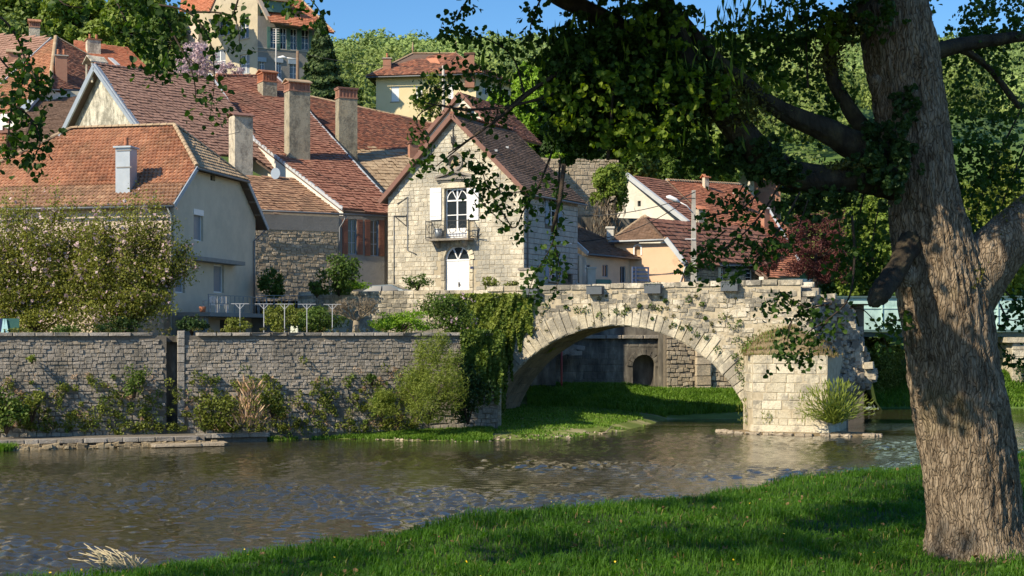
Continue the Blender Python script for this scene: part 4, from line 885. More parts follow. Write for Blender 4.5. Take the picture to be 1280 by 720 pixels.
ridge(h8, A8, R1, 'tile_tan'); ridge(h8, R1, R2, 'tile_tan'); ridge(h8, B8, R2, 'tile_tan'); gutter(h8, A8 - Vector((0, .1, .1)), B8 - Vector((0, .1, .1))); gutter(h8, B8 - Vector((0, .1, .1)), C8 - Vector((0, .1, .1)))
mb = MB(); pf = tri_plane(A8, B8, R2); qq = [pf.hit(*x) + Vector((0, -.1, .1)) for x in ((538, 80), (550, 81), (546, 74), (533, 75))]; mb.prism(qq, (0, 0, .04)); mb.build('new_tiles', M['tile_bright'], h8)
chim_px(h8, pf, 479, 489, 74, 88, 0, mat='brick', band=None, cap='slab', capmat='concrete', pots=1)
chim_px(h8, pf, 581, 593, 68, 90, 0, mat='brick', band=None, cap='slab', capmat='verge')
for q in (R1, R2):
    mb = MB(); mb.tube([q, q + Vector((0, 0, .3)), q + Vector((0, 0, .45)), q + Vector((0, 0, 1.3))], [.1, .06, .14, .02], 8); mb.build('finial', M['tile_tan'], h8)

# ---------------- small house directly behind the stone house
c9 = P(577, 117, 108); h9 = H('narrow_gable_house', 'narrow pale gable with rusty red roof peeping over the stone house', loc=(c9.x, c9.y, 12))
g9 = Face((c9.x, c9.y, 0), -28); W9 = 2.9
wall(h9, g9, [(-W9, 12), (W9, 12), (W9, c9.z - W9 * .98), (0, c9.z - .1), (-W9, c9.z - W9 * .98)], [g9.rect(586, 136, 593, 146)], 'render_pale'); window(h9, g9, g9.rect(586, 136, 593, 146), frame='iron', bars=(1, 1))
mb = MB(); mb.fbox(g9, *[g9.rect(566, 134, 584, 144)[i] for i in (0, 1, 2, 3)], .003, .3); mb.build('lean_to', M['tile_tan'], h9)
d9 = s9 = Vector((math.sin(R(28)), math.cos(R(28)), 0)); uu = g9.u
e9 = [c9 + uu * (W9 + .4) - Vector((0, 0, (W9 + .4) * .98)), c9 - uu * (W9 + .4) - Vector((0, 0, (W9 + .4) * .98))]
c9b = c9 - d9 * .3; roof_face(h9, slope(c9, 62, .98), [c9b, e9[0] - d9 * .3, e9[0] + d9 * 7, c9 + d9 * 7], 'tile_old', tw=.26, th=.24)
roof_face(h9, slope(c9, 242, .98), [c9b, c9 + d9 * 7, e9[1] + d9 * 7, e9[1] - d9 * .3], 'tile_old'); edge_board(h9, c9b, e9[1] - d9 * .35, 'verge', .08, .3)
edge_board(h9, c9b, e9[0] - d9 * .35, 'verge', .08, .25)
# ================================================================ stone gable house
C = Vector((.785, 93, 0)); ff, fs1 = Face(C, -28), Face(C, 62); u, v = ff.u, fs1.u
hs = H('stone_house', 'pale ashlar stone gable house with white balcony window and arched white door', loc=(C.x, C.y, 7.4))
LS = lambda x, y, z: C + u * x + v * y + Vector((0, 0, z))
Lw, Dp, ze, za = 10.56, 8.18, 14.95, 20.05; sl = (za - ze) / (Lw / 2)
s_l = -Lw; mid = -Lw / 2
door = ff.rect(556, 309, 587, 363); fw_ = ff.rect(556, 235, 584, 299); ocu = ff.sz(568, 202); dz_sp = ff.sz(571, 325)[1]
holes = [(door[0], door[1], 7.3, dz_sp), fw_]
outl = [(s_l, 6.8), (0, 6.8), (0, ze), (mid, za - .1), (s_l, ze)]
w_ = wall(hs, ff, outl, [(door[0], door[1], 6.8, door[3] + .02), fw_, (ocu[0] - .42, ocu[0] + .42, ocu[1] - .42, ocu[1] + .42)], 'mortar', thick=.35)
top_at = lambda s: ze + (s - s_l) * sl if s < mid else ze - s * sl
dc = (door[0] + door[1]) / 2; dr = (door[1] - door[0]) / 2
def okf(s, z, w, h):
    if z + h / 2 > min(top_at(s - w / 2), top_at(s + w / 2)) - .02: return False
    if s - w / 2 < door[1] + .28 and s + w / 2 > door[0] - .28 and z - h / 2 < dz_sp: return False
    if (s - dc) ** 2 + (z - dz_sp) ** 2 < (dr + .42) ** 2: return False
    if s - w / 2 < fw_[1] + .1 and s + w / 2 > fw_[0] - .1 and fw_[2] - .35 < z < fw_[3] + .30: return False
    if abs(s - (fw_[0] + fw_[1]) / 2) < 1.0 and fw_[3] - .1 < z < fw_[3] + .32: return False
    if (s - ocu[0]) ** 2 + (z - ocu[1]) ** 2 < .80 ** 2: return False
    return True
bl = courses(ff, s_l, 0, 7.3, ze + .4, (.22, .36), (.26, .66), okf, gap=.022, proud=(.012, .035), roll=.03, wob=.012) + courses(ff, s_l, 0, ze + .4, za, (.26, .30), (.42, .52), okf, gap=.025, proud=(.02, .035))
lay(bl, M['house_stone'], w_, 'stone', cap=290, dep=.16, joined_name='small_stones')
# side wall
hsd = [fs1.rect(686, 245, 697, 281), fs1.rect(686, 317, 697, 351), fs1.rect(710, 343, 714, 353)]
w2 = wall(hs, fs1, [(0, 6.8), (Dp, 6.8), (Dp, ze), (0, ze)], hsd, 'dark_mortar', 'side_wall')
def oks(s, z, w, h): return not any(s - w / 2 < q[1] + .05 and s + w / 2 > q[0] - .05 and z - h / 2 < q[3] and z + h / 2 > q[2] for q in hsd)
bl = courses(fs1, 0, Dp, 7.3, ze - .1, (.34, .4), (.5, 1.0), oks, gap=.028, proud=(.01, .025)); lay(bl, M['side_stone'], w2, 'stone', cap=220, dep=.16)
for r_ in hsd[:2]: window(hs, fs1, r_, frame='white', bars=(2, 4), shutters='plain', smat_='shutter_blue', sw=.55, sill='house_stone')
mb = MB(); mb.add([LS(s_l, Dp, 7), LS(0, Dp, 7), LS(0, Dp, ze), LS(mid, Dp, za - .1), LS(s_l, Dp, ze), LS(s_l, 0, 7), LS(s_l, 0, ze)], [(0, 1, 2, 3, 4), (5, 0, 4, 6)]); mb.build('back_wall', M['render_pale'], hs)
# roof
o_ = .35; eR = ze - o_ * sl * .9; A_, B_ = LS(mid, -o_, za), LS(mid, Dp + .3, za)
roof_face(hs, slope(LS(mid, 0, za), 62, sl), [A_, LS(.4, -o_, za - (Lw / 2 + .4) * sl), LS(.4, Dp + .5, za - (Lw / 2 + .4) * sl), B_], 'tile_brown', tw=.24, th=.22, lift=.035)
roof_face(hs, slope(LS(mid, 0, za), 242, sl), [A_, B_, LS(s_l - .5, Dp + .3, za - (Lw / 2 + .5) * sl), LS(s_l - .5, -o_, za - (Lw / 2 + .5) * sl)], 'tile_brown', tw=.24, th=.22)
ridge(hs, A_ + Vector((0, 0, .05)), B_ + Vector((0, 0, .05)), 'tile_red', r=.14)
edge_board(hs, A_ - v * .03, LS(.4, -o_ - .03, za - (Lw / 2 + .4) * sl), 'verge', .1, .3, -.05); edge_board(hs, A_ - v * .03, LS(s_l - .5, -o_ - .03, za - (Lw / 2 + .5) * sl), 'verge', .1, .3, -.05)
gutter(hs, LS(.48, -.3, ze - .50), LS(.48, Dp + .5, ze - .50)); pipe(hs, [LS(.45, .3, ze - .55), LS(.1, .35, ze - .9), LS(.1, .35, 7.4)], 'pipe')
for q in ((620, 190), (634, 186)):
    p = slope(LS(mid, 0, za), 62, sl).hit(*q); mb = MB(); mb.box(-.1, .1, -.12, .1, .02, .16, Matrix.Translation(p)); mb.build('roof_vent', M['flashing'], hs)
# door with fanlight
def arch_pts(face, c, z, r, d, n=14): return [face.pt(c + r * math.cos(math.pi * i / n), z + r * math.sin(math.pi * i / n), d) for i in range(n + 1)]
mb = MB(); inner = arch_pts(ff, dc, dz_sp, dr - .02, -.2)
mb.fbox(ff, door[0] + .02, dc - .008, 7.4, dz_sp - .05, -.24, -.16); mb.fbox(ff, dc + .008, door[1] - .02, 7.4, dz_sp - .05, -.24, -.16)
for i in range(1, 12): z_ = 7.4 + (dz_sp - 7.45) * i / 12; mb.fbox(ff, door[0] + .05, door[1] - .05, z_ - .01, z_ + .012, -.16, -.147)
dd = mb.build('door', M['white'], hs); mb = MB(); mb.fbox(ff, dc + .04, dc + .1, 8.55, 8.85, -.147, -.1); mb.fbox(ff, dc + .04, dc + .2, 8.68, 8.72, -.1, -.08); mb.build('door_handle', M['iron'], dd)
mb = MB(); mb.prism(arch_pts(ff, dc, dz_sp, dr, -.22), ff.o * -.03); fan = mb.build('fanlight', M['glass'], hs)
mb = MB(); mb.fbox(ff, door[0], door[1], dz_sp - .05, dz_sp + .06, -.24, -.12)
for t0 in (.36, .64): a_ = math.pi * t0; mb.bar(ff.pt(dc, dz_sp, -.16), ff.pt(dc + (dr - .04) * math.cos(a_), dz_sp + (dr - .04) * math.sin(a_), -.16), .09, .07)
for i in range(14):
    a0, a1 = math.pi * i / 14, math.pi * (i + 1) / 14; mb.prism([ff.pt(dc + q * math.cos(a), dz_sp + q * math.sin(a), -.12) for q, a in ((dr - .1, a0), (dr, a0), (dr, a1), (dr - .1, a1))], ff.o * -.1)
mb.build('fanlight_bars', M['white'], fan)
# surround of the door: arch stones and jamb stones
n_ = 11
for i in range(n_):
    a = math.pi * (i + .5) / n_; rm = dr + .21; T = smat(ff, dc + rm * math.cos(a), dz_sp + rm * math.sin(a), .40, math.pi * rm / n_ - .02, .4, -.12, -a); place_stone(T, M['limestone_low'], w_, 'arch_stone')
for s_ in (door[0] - .14, door[1] + .14):
    z_ = 7.45
    while z_ < dz_sp - .1: h_ = min(.5, dz_sp - z_); place_stone(smat(ff, s_, z_ + h_ / 2, .30, h_ - .02, .4, -.13), M['limestone_low'], w_, 'jamb_stone'); z_ += .5
# arch infill behind (spandrel corners of the opening)
mb = MB()
for sg in (-1, 1):
    pts = [(dc + sg * dr * math.cos(math.pi / 2 * i / 7), dz_sp + dr * math.sin(math.pi / 2 * i / 7)) for i in range(8)]
    for i in range(7): mb.add([ff.pt(*pts[i], -.003), ff.pt(*pts[i + 1], -.003), ff.pt(pts[i + 1][0], door[3] + .03, -.003), ff.pt(pts[i][0], door[3] + .03, -.003), ff.pt(*pts[i], -.35), ff.pt(*pts[i + 1], -.35)], [(0, 1, 2, 3), (0, 4, 5, 1)])
mb.build('arch_fill', M['mortar'], w_)
mb = MB(); r_ = ff.rect(588.5, 333, 592, 336); mb.fbox(ff, r_[0], r_[1], r_[2], r_[3], .05, .08); mb.build('name_plate', M['tarpblue'], hs)
# french window
wz = fw_; wo = window(hs, ff, (wz[0], wz[1], wz[2], wz[3]), bars=(2, 1), depth=.2)
mb = MB(); zt_ = wz[3] - (wz[3] - wz[2]) * .24; mb.fbox(ff, wz[0] + .05, wz[1] - .05, zt_ - .05, zt_ + .05, -.24, -.17); mb.build('glazing_bar', M['white'], wo); mb = MB(); mb.fbox(ff, wz[0] + .05, wz[1] - .05, zt_ - 1.0, zt_ - .94, -.24, -.18); mb.build('glazing_bar', M['white'], wo); mb = MB(); mb.fbox(ff, wz[0] + .06, wz[1] - .06, wz[2], wz[2] + .75, -.23, -.175); mb.build('lower_panel', M['white'], wo); mb = MB()
wm = (wz[0] + wz[1]) / 2
for sg in (-1, 1):
    mb.bar(ff.pt(wm, zt_ + .02, -.18), ff.pt(wm + sg * .42, wz[3] - .05, -.18), .07, .05)
    for i in range(8):
        a0, a1 = math.pi * i / 16, math.pi * (i + 1) / 16; cc = wm + sg * .0; rr = (wz[1] - wz[0]) / 2 - .05; mb.prism([ff.pt(wm + sg * q * math.cos(a), zt_ + q * math.sin(a) * .95, -.17) for q, a in ((rr - .06, a0), (rr, a0), (rr, a1), (rr - .06, a1))], ff.o * -.06)
mb.build('fanlight_tracery', M['white'], wo)
for x0, x1 in ((538.5, 552.5), (584.5, 599)):
    r_ = ff.rect(x0, 235, x1, 275); mb = MB(); mb.fbox(ff, r_[0], r_[1], r_[2], r_[3], .08, .12)
    for q in (.12, .85): mb.fbox(ff, r_[0] + .03, r_[1] - .03, r_[2] + (r_[3] - r_[2]) * q, r_[2] + (r_[3] - r_[2]) * q + .1, .12, .15)
    for q in (.33, .66): x_ = r_[0] + (r_[1] - r_[0]) * q; mb.fbox(ff, x_ - .01, x_ + .01, r_[2] + .01, r_[3] - .01, .12, .128)
    mb.build('shutter', M['white'], hs)
r_ = ff.rect(552.5, 222, 586, 235); mb = MB(); mb.fbox(ff, r_[0], r_[1], r_[2] + .01, r_[3], .0, .09); mb.build('lintel', M['limestone_low'], w_)
for x0, x1 in ((553, 556), (584, 587)): r_ = ff.rect(x0, 235, x1, 299); mb = MB(); mb.fbox(ff, r_[0] + .01, r_[1] - .01, r_[2], r_[3], .0, .07); mb.build('jamb', M['limestone_low'], w_)
# pediment
r_ = ff.rect(546, 214, 592, 227); a_, b_, c_, d_ = r_; m2 = (a_ + b_) / 2; mb = MB()
mb.fbox(ff, a_ + .1, b_ - .1, c_, c_ + .12, .0, .16); mb.fbox(ff, a_, b_, c_ + .123, c_ + .25, .0, .28)
for s0_, s1_ in ((a_, m2), (b_, m2)): mb.prism([ff.pt(s0_, c_ + .25, .3), ff.pt(s1_, d_ - .1, .3), ff.pt(s1_, d_ + .05, .3), ff.pt(s0_, c_ + .40, .3)] if s0_ < s1_ else [ff.pt(s1_, d_ - .1, .303), ff.pt(s0_, c_ + .25, .303), ff.pt(s0_, c_ + .40, .303), ff.pt(s1_, d_ + .05, .303)], ff.o * -.3)
mb.prism([ff.pt(a_ + .2, c_ + .25, .12), ff.pt(b_ - .2, c_ + .25, .12), ff.pt(m2, d_ - .1, .12)], ff.o * -.1); mb.build('pediment', M['coping_stone'], w_)
# oculus
mb = MB(); ring(mb, ff, ocu[0], ocu[1], .66, .44, -.2, .12, n=20); mb.build('oculus_ring', M['coping_stone'], w_)
mb = MB(); mb.prism([ff.pt(ocu[0] + .44 * math.cos(i * .3927), ocu[1] + .44 * math.sin(i * .3927), -.1) for i in range(16)], ff.o * -.05); mb.build('oculus_board', M['tile_tan'], hs)
# anchor iron
a0 = ff.sz(567, 188); a1 = ff.sz(567, 158); mb = MB(); mb.tube([ff.pt(*a0, .1), ff.pt(*a1, .1)], .035, 6); mm = ff.sz(567, 176)
for sg in (-1, 1): mb.tube([ff.pt(mm[0], mm[1] - .35, .1), ff.pt(mm[0] + sg * .14, mm[1] - .1, .1), ff.pt(mm[0] + sg * .12, mm[1] + .25, .1), ff.pt(mm[0] + sg * .2, mm[1] + .35, .1)], .03, 5)
mb.build('wall_anchor', M['iron'], hs)
# balcony
r_ = ff.rect(540, 277, 593, 299); b0, b1, bz0, bz1 = r_; mb = MB(); mb.fbox(ff, b0, b1, bz0 - .12, bz0 + .02, .0, .85); bs = mb.build('balcony', M['coping_stone'], hs)
for s_ in (b0 + .55, b1 - .55): mb = MB(); mb.prism([ff.pt(s_ - .12, bz0 - .12, .0), ff.pt(s_ - .12, bz0 - .12, .6), ff.pt(s_ - .12, bz0 - .3, .55), ff.pt(s_ - .12, bz0 - .6, .0)], ff.u * .24); mb.build('bracket', M['coping_stone'], bs)
mb = MB(); d1 = .8
for (p, q) in (((b0, d1), (b1, d1)), ((b0, .05), (b0, d1)), ((b1, .05), (b1, d1))):
    for z_ in (bz1, bz0 + .12): mb.bar(ff.pt(p[0], z_, p[1]), ff.pt(q[0], z_, q[1]), .04)
nb = 14
for i in range(nb + 1):
    s_ = b0 + (b1 - b0) * i / nb; mb.bar(ff.pt(s_, bz0 + .1, d1), ff.pt(s_, bz1, d1), .022)
for i in range(4):
    for s_ in (b0, b1): mb.bar(ff.pt(s_, bz0 + .1, .1 + .22 * i), ff.pt(s_, bz1, .1 + .22 * i), .022)
for i in range(4):
    s_ = b0 + (b1 - b0) * (i + .5) / 4; ring(mb, ff, s_, (bz0 + bz1) / 2 + .05, .30, .27, d1 - .03, d1 + .0, n=12)
mb.build('balcony_railing', M['iron'], bs)
for s_ in (b0, b1): mb = MB(); mb.bar(ff.pt(s_, bz0, d1), ff.pt(s_, bz1 + .08, d1), .06); mb.build('railing_post', M['iron'], bs)
t = thing('balcony_pot', 'grey planter pot standing on the balcony of the stone house', 'pot', ff.pt(b0 + .75, bz0 + .03, .5)); mb = MB(); q = ff.pt(b0 + .75, bz0 + .03, .45); mb.tube([q, q + Vector((0, 0, .3)), q + Vector((0, 0, .62))], [.16, .24, .28], 12); mb.build('pot_body', M['zinc'], t); mb = MB(); mb.tube([q + Vector((0, 0, .6)), q + Vector((0, 0, .66))], [.3, .3], 12); mb.build('rim', M['zinc'], t)
# pipes, cable bracket
pipe(hs, [ff.pt(*ff.sz(497, 255), .06), ff.pt(*ff.sz(510, 246), .06), ff.pt(*ff.sz(510, 313), .06), ff.pt(*ff.sz(521, 318), .06)], 'pipe', .035, 'wall_pipe')
pipe(hs, [ff.pt(*ff.sz(493, 270), .06), ff.pt(*ff.sz(493, 355), .06)], 'pipe', .03, 'wall_pipe')
mb = MB(); mb.bar(ff.pt(*ff.sz(493, 270), .08), ff.pt(*ff.sz(509, 270), .08), .05); mb.bar(ff.pt(*ff.sz(495, 271), .08), ff.pt(*ff.sz(508, 282), .08), .05); mb.bar(ff.pt(*ff.sz(509, 268), .08), ff.pt(*ff.sz(509, 283), .08), .05); mb.build('wall_bracket', M['iron'], hs)
r_ = ff.sz(597, 290); mb = MB(); mb.bar(ff.pt(*ff.sz(597, 300), .1), ff.pt(*ff.sz(599, 284), .1), .05); mb.bar(ff.pt(*ff.sz(597, 298), .1), ff.pt(*ff.sz(606, 293), .5), .05); mb.build('wall_hook', M['iron'], hs)
mb = MB(); q = fs1.sz(691, 303); mb.tube([fs1.pt(q[0], q[1], .05), fs1.pt(q[0] + .1, q[1], .4), fs1.pt(q[0] + 1.9, q[1], .5)], .06, 6); mb.build('wall_lamp_arm', M['white'], hs)
# gate pillar before the corner
q = P(659, 358, 91.2); t = thing('gate_pillar', 'square stone gate pillar at the near corner of the stone house', 'pillar', (q.x, q.y, 7.45)); pf_ = Face((q.x, q.y, 0), -20); mb = MB(); mb.fbox(pf_, -.5, .5, 7.4, 9.45, -.8, 0); pb = mb.build('pillar_core', M['mortar'], t)
z_ = 7.5
while z_ < 9.4:
    h_ = random.uniform(.3, .45)
    for (a, b_) in ((-.55, 0), (0, .55)) if random.random() < .6 else ((-.55, .55),): place_stone(smat(pf_, (a + b_) / 2, min(z_ + h_ / 2, 9.3), b_ - a - .02, h_ - .02, .3, -.1), M['house_stone'], t)
    z_ += h_
mb = MB(); mb.fbox(pf_, -.62, .62, 9.45, 9.6, -.9, .1); mb.build('cap', M['coping_stone'], t)

# ================================================================ right-hand houses
# low garage-like house
q = P(728, 318, 101); ha = H('low_annex', 'low grey rendered house with brown roof between the stone house and the peach gable', loc=(q.x, q.y, 7.4)); th = 43; fa_ = Face((q.x, q.y, 0), th); pa = slope(q + Vector((.3, -.3, .05)), th, .42)
hh = [fa_.rect(753, 331, 760, 346), fa_.rect(775, 333, 782, 354), fa_.rect(731, 331, 738, 340)]
e0, e1 = fa_.sz(724, 330)[0], fa_.sz(789, 330)[0]
wall(ha, fa_, [(e0, 7), (e1, 7), (e1, q.z - .1), (e0, q.z - .1)], hh, 'render_grey')
for r_ in hh: window(ha, fa_, r_, frame='shutter_blue', bars=(2, 1), depth=.1)
rp = poly_world(pa, [(735, 317), (803, 323), (765, 302), (722, 283), (716, 300)]); roof_face(ha, pa, rp, 'tile_brown', tw=.26, th=.3); gutter(ha, rp[0] - Vector((0, .1, .05)), rp[1] - Vector((0, .1, .05)))
edge_board(ha, rp[0] + Vector((0, -.05, 0)), rp[4] + Vector((0, -.05, 0)), 'white', .08, .3)
eg = Face((q.x, q.y, 0), th - 90); wall(ha, eg, [(-5, 7), (0, 7), (0, q.z - .2), (-5, q.z + 1.7)], [], 'render_pale', 'gable_wall')
mb = MB(); p = pa.hit(763, 302); mb.box(-.25, .25, -.2, .3, -1, 1.0, Matrix.Translation(p + Vector((0, .4, 0)))); mb.box(-.32, .32, -.27, .37, 1.003, 1.15, Matrix.Translation(p + Vector((0, .4, 0)))); mb.build('chimney', M['render_pale'], ha)
# peach house
q = P(855, 357, 102); TH = 45; hp_ = H('peach_house', 'peach rendered gable with small arched niche window and brown hipped tile roof', loc=(q.x, q.y, 7.4))
gp_ = Face((q.x, q.y, 0), TH - 90 + 12); sp_ = Face((q.x, q.y, 0), TH)
gl = gp_.sz(768, 330)[0]; zt3 = gp_.sz(800, 303)[1]; h_ = gp_.rect(846 - 50, 309, 801, 320)
sx = lambda px: gp_.sz(px, 320)[0]; sZ = lambda px, py: gp_.sz(px, py)[1]
niche = gp_.rect(793.5, 309, 801, 319)
wall(hp_, gp_, [(gl, 7), (0, 7), (0, sZ(855, 330)), (sx(835), sZ(835, 304)), (gl, sZ(775, 304))], [niche], 'render_peach')
mb = MB(); ring(mb, gp_, (niche[0] + niche[1]) / 2, niche[3] - .1, .36, .24, .0, .05, 0, math.pi, 10); mb.fbox(gp_, niche[0] - .1, niche[0], niche[2], niche[3] - .1, 0, .05); mb.fbox(gp_, niche[1], niche[1] + .1, niche[2], niche[3] - .1, 0, .05); wn_ = mb.build('niche_surround', M['white'], hp_)
mb = MB(); mb.fbox(gp_, niche[0], niche[1], niche[2], niche[3], -.2, -.15); mb.build('niche_board', M['tile_tan'], wn_)
apx = P(806, 270, 108); eL = gp_.pt(gl - .2, zt3 + .1, .5); eR_ = gp_.pt(sx(836), zt3 + .1, .5); ph = tri_plane(eL, eR_, apx); roof_face(hp_, ph, [eL, eR_, apx], 'tile_brown', tw=.26, th=.28)
gutter(hp_, eL, eR_, 'flashing'); ridge(hp_, eL, apx, 'tile_tan'); ridge(hp_, eR_, apx, 'tile_tan')
eN = gp_.pt(.35, sZ(861, 331), .5); dS = sp_.u; eF = eN + dS * 16; pb_ = tri_plane(eR_, eN, eF)
rr = [eR_, eN, pb_.hit(958, 329), pb_.hit(985, 300), pb_.hit(870, 279), apx]; roof_face(hp_, pb_, [eR_, eN, pb_.hit(958, 330), pb_.hit(958, 290), pb_.hit(880, 280), pb_.hit(807, 271)], 'tile_red', tw=.3, th=.4, lift=.07)
edge_board(hp_, eR_ + Vector((0, -.1, 0)), eN + Vector((0, -.1, 0)), 'flashing', .12, .34, .05)
sw_ = sp_.sz(957, 335)[0]; dh = [sp_.rect(898, 334, 905, 352), sp_.rect(932, 336, 940, 352)]
ww_ = wall(hp_, sp_, [(0, 7), (sw_, 7), (sw_, eN.z - .1), (0, eN.z - .1)], dh, 'dark_mortar', 'side_wall')
bl = courses(sp_, .1, sw_, 7.4, eN.z - .3, (.16, .28), (.2, .5), lambda s, z, w, h: not any(q[0] - w / 2 < s < q[1] + w / 2 and z < q[3] for q in dh), gap=.04, roll=.1, wob=.04); lay(bl, M['rubble'], ww_, 'stone', cap=0, joined_name='rubble_stones')
for r_ in dh: window(hp_, sp_, r_, bars=(1, 3), smat_='white', depth=.1, panel=False)
gutter(hp_, eN - Vector((0, 0, .1)), pb_.hit(958, 330) - Vector((0, 0, .1))); pipe(hp_, [eN - Vector((0, 0, .1)), gp_.pt(-.1, eN.z - .8, .1), gp_.pt(-.25, eN.z - 1.2, .1), gp_.pt(-.25, 7.4, .1)], 'pipe_pale')
# big white gable house with red roof
q = P(784, 220, 118); TH = 48; hw_ = H('white_gable_house', 'white gable wall with tiny square window under a long red roof', loc=(q.x, q.y, 8)); g_ = Face((q.x, q.y, 0), TH - 90); pw = slope(q, TH, .62)
W_ = 7.5; wn2 = g_.rect(797, 251, 801, 258); wall(hw_, g_, [(-W_, 7), (W_, 7), (W_, q.z - W_ * .62), (0, q.z - .1), (-W_, q.z - W_ * .62)], [wn2], 'render_pale'); window(hw_, g_, wn2, frame='iron', bars=(1, 1))
pw = slope(q + Vector((0, 0, .1)), TH, .62); a_ = R(TH); dn = Vector((math.sin(a_), -math.cos(a_), 0)); dx = Vector((math.cos(a_), math.sin(a_), 0))
tp = q - dx * .4; bt = tp + dn * 9 - Vector((0, 0, 9 * .62)); 
roof_face(hw_, pw, [pw.hit(783, 219), pw.hit(859, 278), pw.hit(905, 296), pw.hit(955, 332), pw.hit(975, 300), pw.hit(834, 227)][:2] + [pw.hit(960, 350), pw.hit(834, 227)], 'tile_red', tw=.3, th=.42, lift=.07)
edge_board(hw_, pw.hit(783, 219) , pw.hit(860, 279), 'flashing', .3, .35, .05); edge_board(hw_, pw.hit(833, 226), pw.hit(960, 349), 'flashing', .16, .2, .1, 'flashing')
pw2 = slope(q + Vector((0, 0, .1)), TH + 180, .62); roof_face(hw_, pw2, [tp, tp + dx * 12, tp + dx * 12 - dn * 8 - Vector((0, 0, 8 * .62)), tp - dn * 8 - Vector((0, 0, 8 * .62))], 'tile_red'); edge_board(hw_, tp, tp - dn * 8 - Vector((0, 0, 8 * .62)), 'flashing', .2, .3)
chim_px(hw_, pw, 868, 882, 262, 294, 30, mat='chimney_pale', band=None, cap='gable', capmat='tile_bright')
# orange roofed row to the right
ho = H('orange_row_house', 'row house with bright orange roof and brick chimney behind the bridge', loc=tuple(P(900, 260, 121))); po = Plane(pw.p + Vector((0, 0, .25)), pw.n)
roof_face(ho, po, [po.hit(835, 226), po.hit(960, 347), po.hit(1000, 345), po.hit(1000, 300), po.hit(925, 231)], 'tile_bright', tw=.26, th=.34, lift=.05); ridge(ho, po.hit(835, 226), po.hit(925, 231), 'tile_tan')
chim_px(ho, po, 918, 932, 242, 262, 30, mat='brick', band=None, cap='slab', capmat='concrete'); chim_px(ho, po, 878, 886, 222, 236, 30, mat='chimney_pale', band=None, cap='gable', capmat='tile_bright')
chim_px(ho, po, 951, 962, 262, 285, 30, mat='brick', band=None, cap='slab', capmat='concrete')
mb = MB(); q = po.hit(975, 345); mb.fbox(Face((q.x, q.y, 0), TH), -2, 6, 6, q.z - .1, -.6, -.2); mb.build('wall', M['render_pale'], ho)
edge_board(ho, po.hit(960, 262), po.hit(1000, 330), 'flashing', .2, .2, .1, 'flashing')
# white house high right
q = P(922, 200, 150); hr = H('white_hill_house', 'white gabled house with one dark window on the hillside beside the big trunk', loc=(q.x, q.y, 18)); g_ = Face((q.x, q.y, 0), -20); wn3 = g_.rect(932, 211, 939, 221); dq = g_.rect(927, 223, 933, 230)
sxx = lambda px: g_.sz(px, 200)[0]; zz = lambda px, py: g_.sz(px, py)[1]
wall(hr, g_, [(sxx(904), 16), (sxx(975), 16), (sxx(975), zz(975, 225)), (sxx(928), zz(928, 198)), (sxx(904), zz(904, 232))], [wn3], 'render_pale'); window(hr, g_, wn3, frame='iron', bars=(1, 1))
mb = MB(); mb.fbox(g_, sxx(943), sxx(975.5), 16, zz(955, 212) - .3, .003, .05); mb.build('brick_panel', M['brick'], hr)
bl = courses(g_, sxx(944), sxx(972), zz(950, 240), zz(950, 214), (.3, .4), (.4, .8), lambda s, z, w, h: True, gap=.04); lay(bl, M['brick'], hr, 'brick', cap=0, joined_name='brickwork')
pr1 = tri_plane(g_.pt(sxx(928), zz(928, 197), .8), g_.pt(sxx(899), zz(899, 226), .8), g_.pt(sxx(928), zz(928, 197), -5)); roof_face(hr, pr1, [g_.pt(sxx(928), zz(928, 197), .8), g_.pt(sxx(899), zz(899, 226), .8), g_.pt(sxx(899), zz(899, 226), -6), g_.pt(sxx(928), zz(928, 197), -6)], 'tile_bright')
pr2 = tri_plane(g_.pt(sxx(928), zz(928, 197), .8), g_.pt(sxx(978), zz(978, 222), .8), g_.pt(sxx(928), zz(928, 197), -5)); roof_face(hr, pr2, [g_.pt(sxx(928), zz(928, 197), .8), g_.pt(sxx(978), zz(978, 222), .8), g_.pt(sxx(978), zz(978, 222), -6), g_.pt(sxx(928), zz(928, 197), -6)], 'tile_bright')
edge_board(hr, g_.pt(sxx(928), zz(928, 197), .85), g_.pt(sxx(899), zz(899, 226), .85), 'verge', .1, .3)
# hill terrace wall of rubble
q = P(697, 250, 118); tw_ = H('hill_retaining_wall', 'rubble retaining wall with trees above it, behind the stone house roof', 'wall', tuple(q)); wf = Face((q.x, q.y, 0), 8)
w3 = wall(tw_, wf, [(-2, 8), (5.2, 8), (5.2, wf.sz(740, 208)[1]), (-2, wf.sz(690, 196)[1])], [], 'mortar', 'wall_core'); bl = courses(wf, -2, 5.2, 10, wf.sz(700, 198)[1], (.2, .4), (.25, .7), lambda s, z, w, h: True, gap=.05, roll=.08, wob=.04); lay(bl, M['rubble'], w3, 'stone', cap=120, joined_name='small_stones')
q = P(745, 330, 112); tb = H('garden_back_wall', 'dark overgrown retaining wall below the hanging shrub', 'wall', tuple(q)); wf = Face((q.x, q.y, 0), 15); mb = MB(); mb.fbox(wf, -3, 3.6, 7, wf.sz(750, 272)[1], -.6, 0); mb.build('wall_core', M['black_stone'], tb)

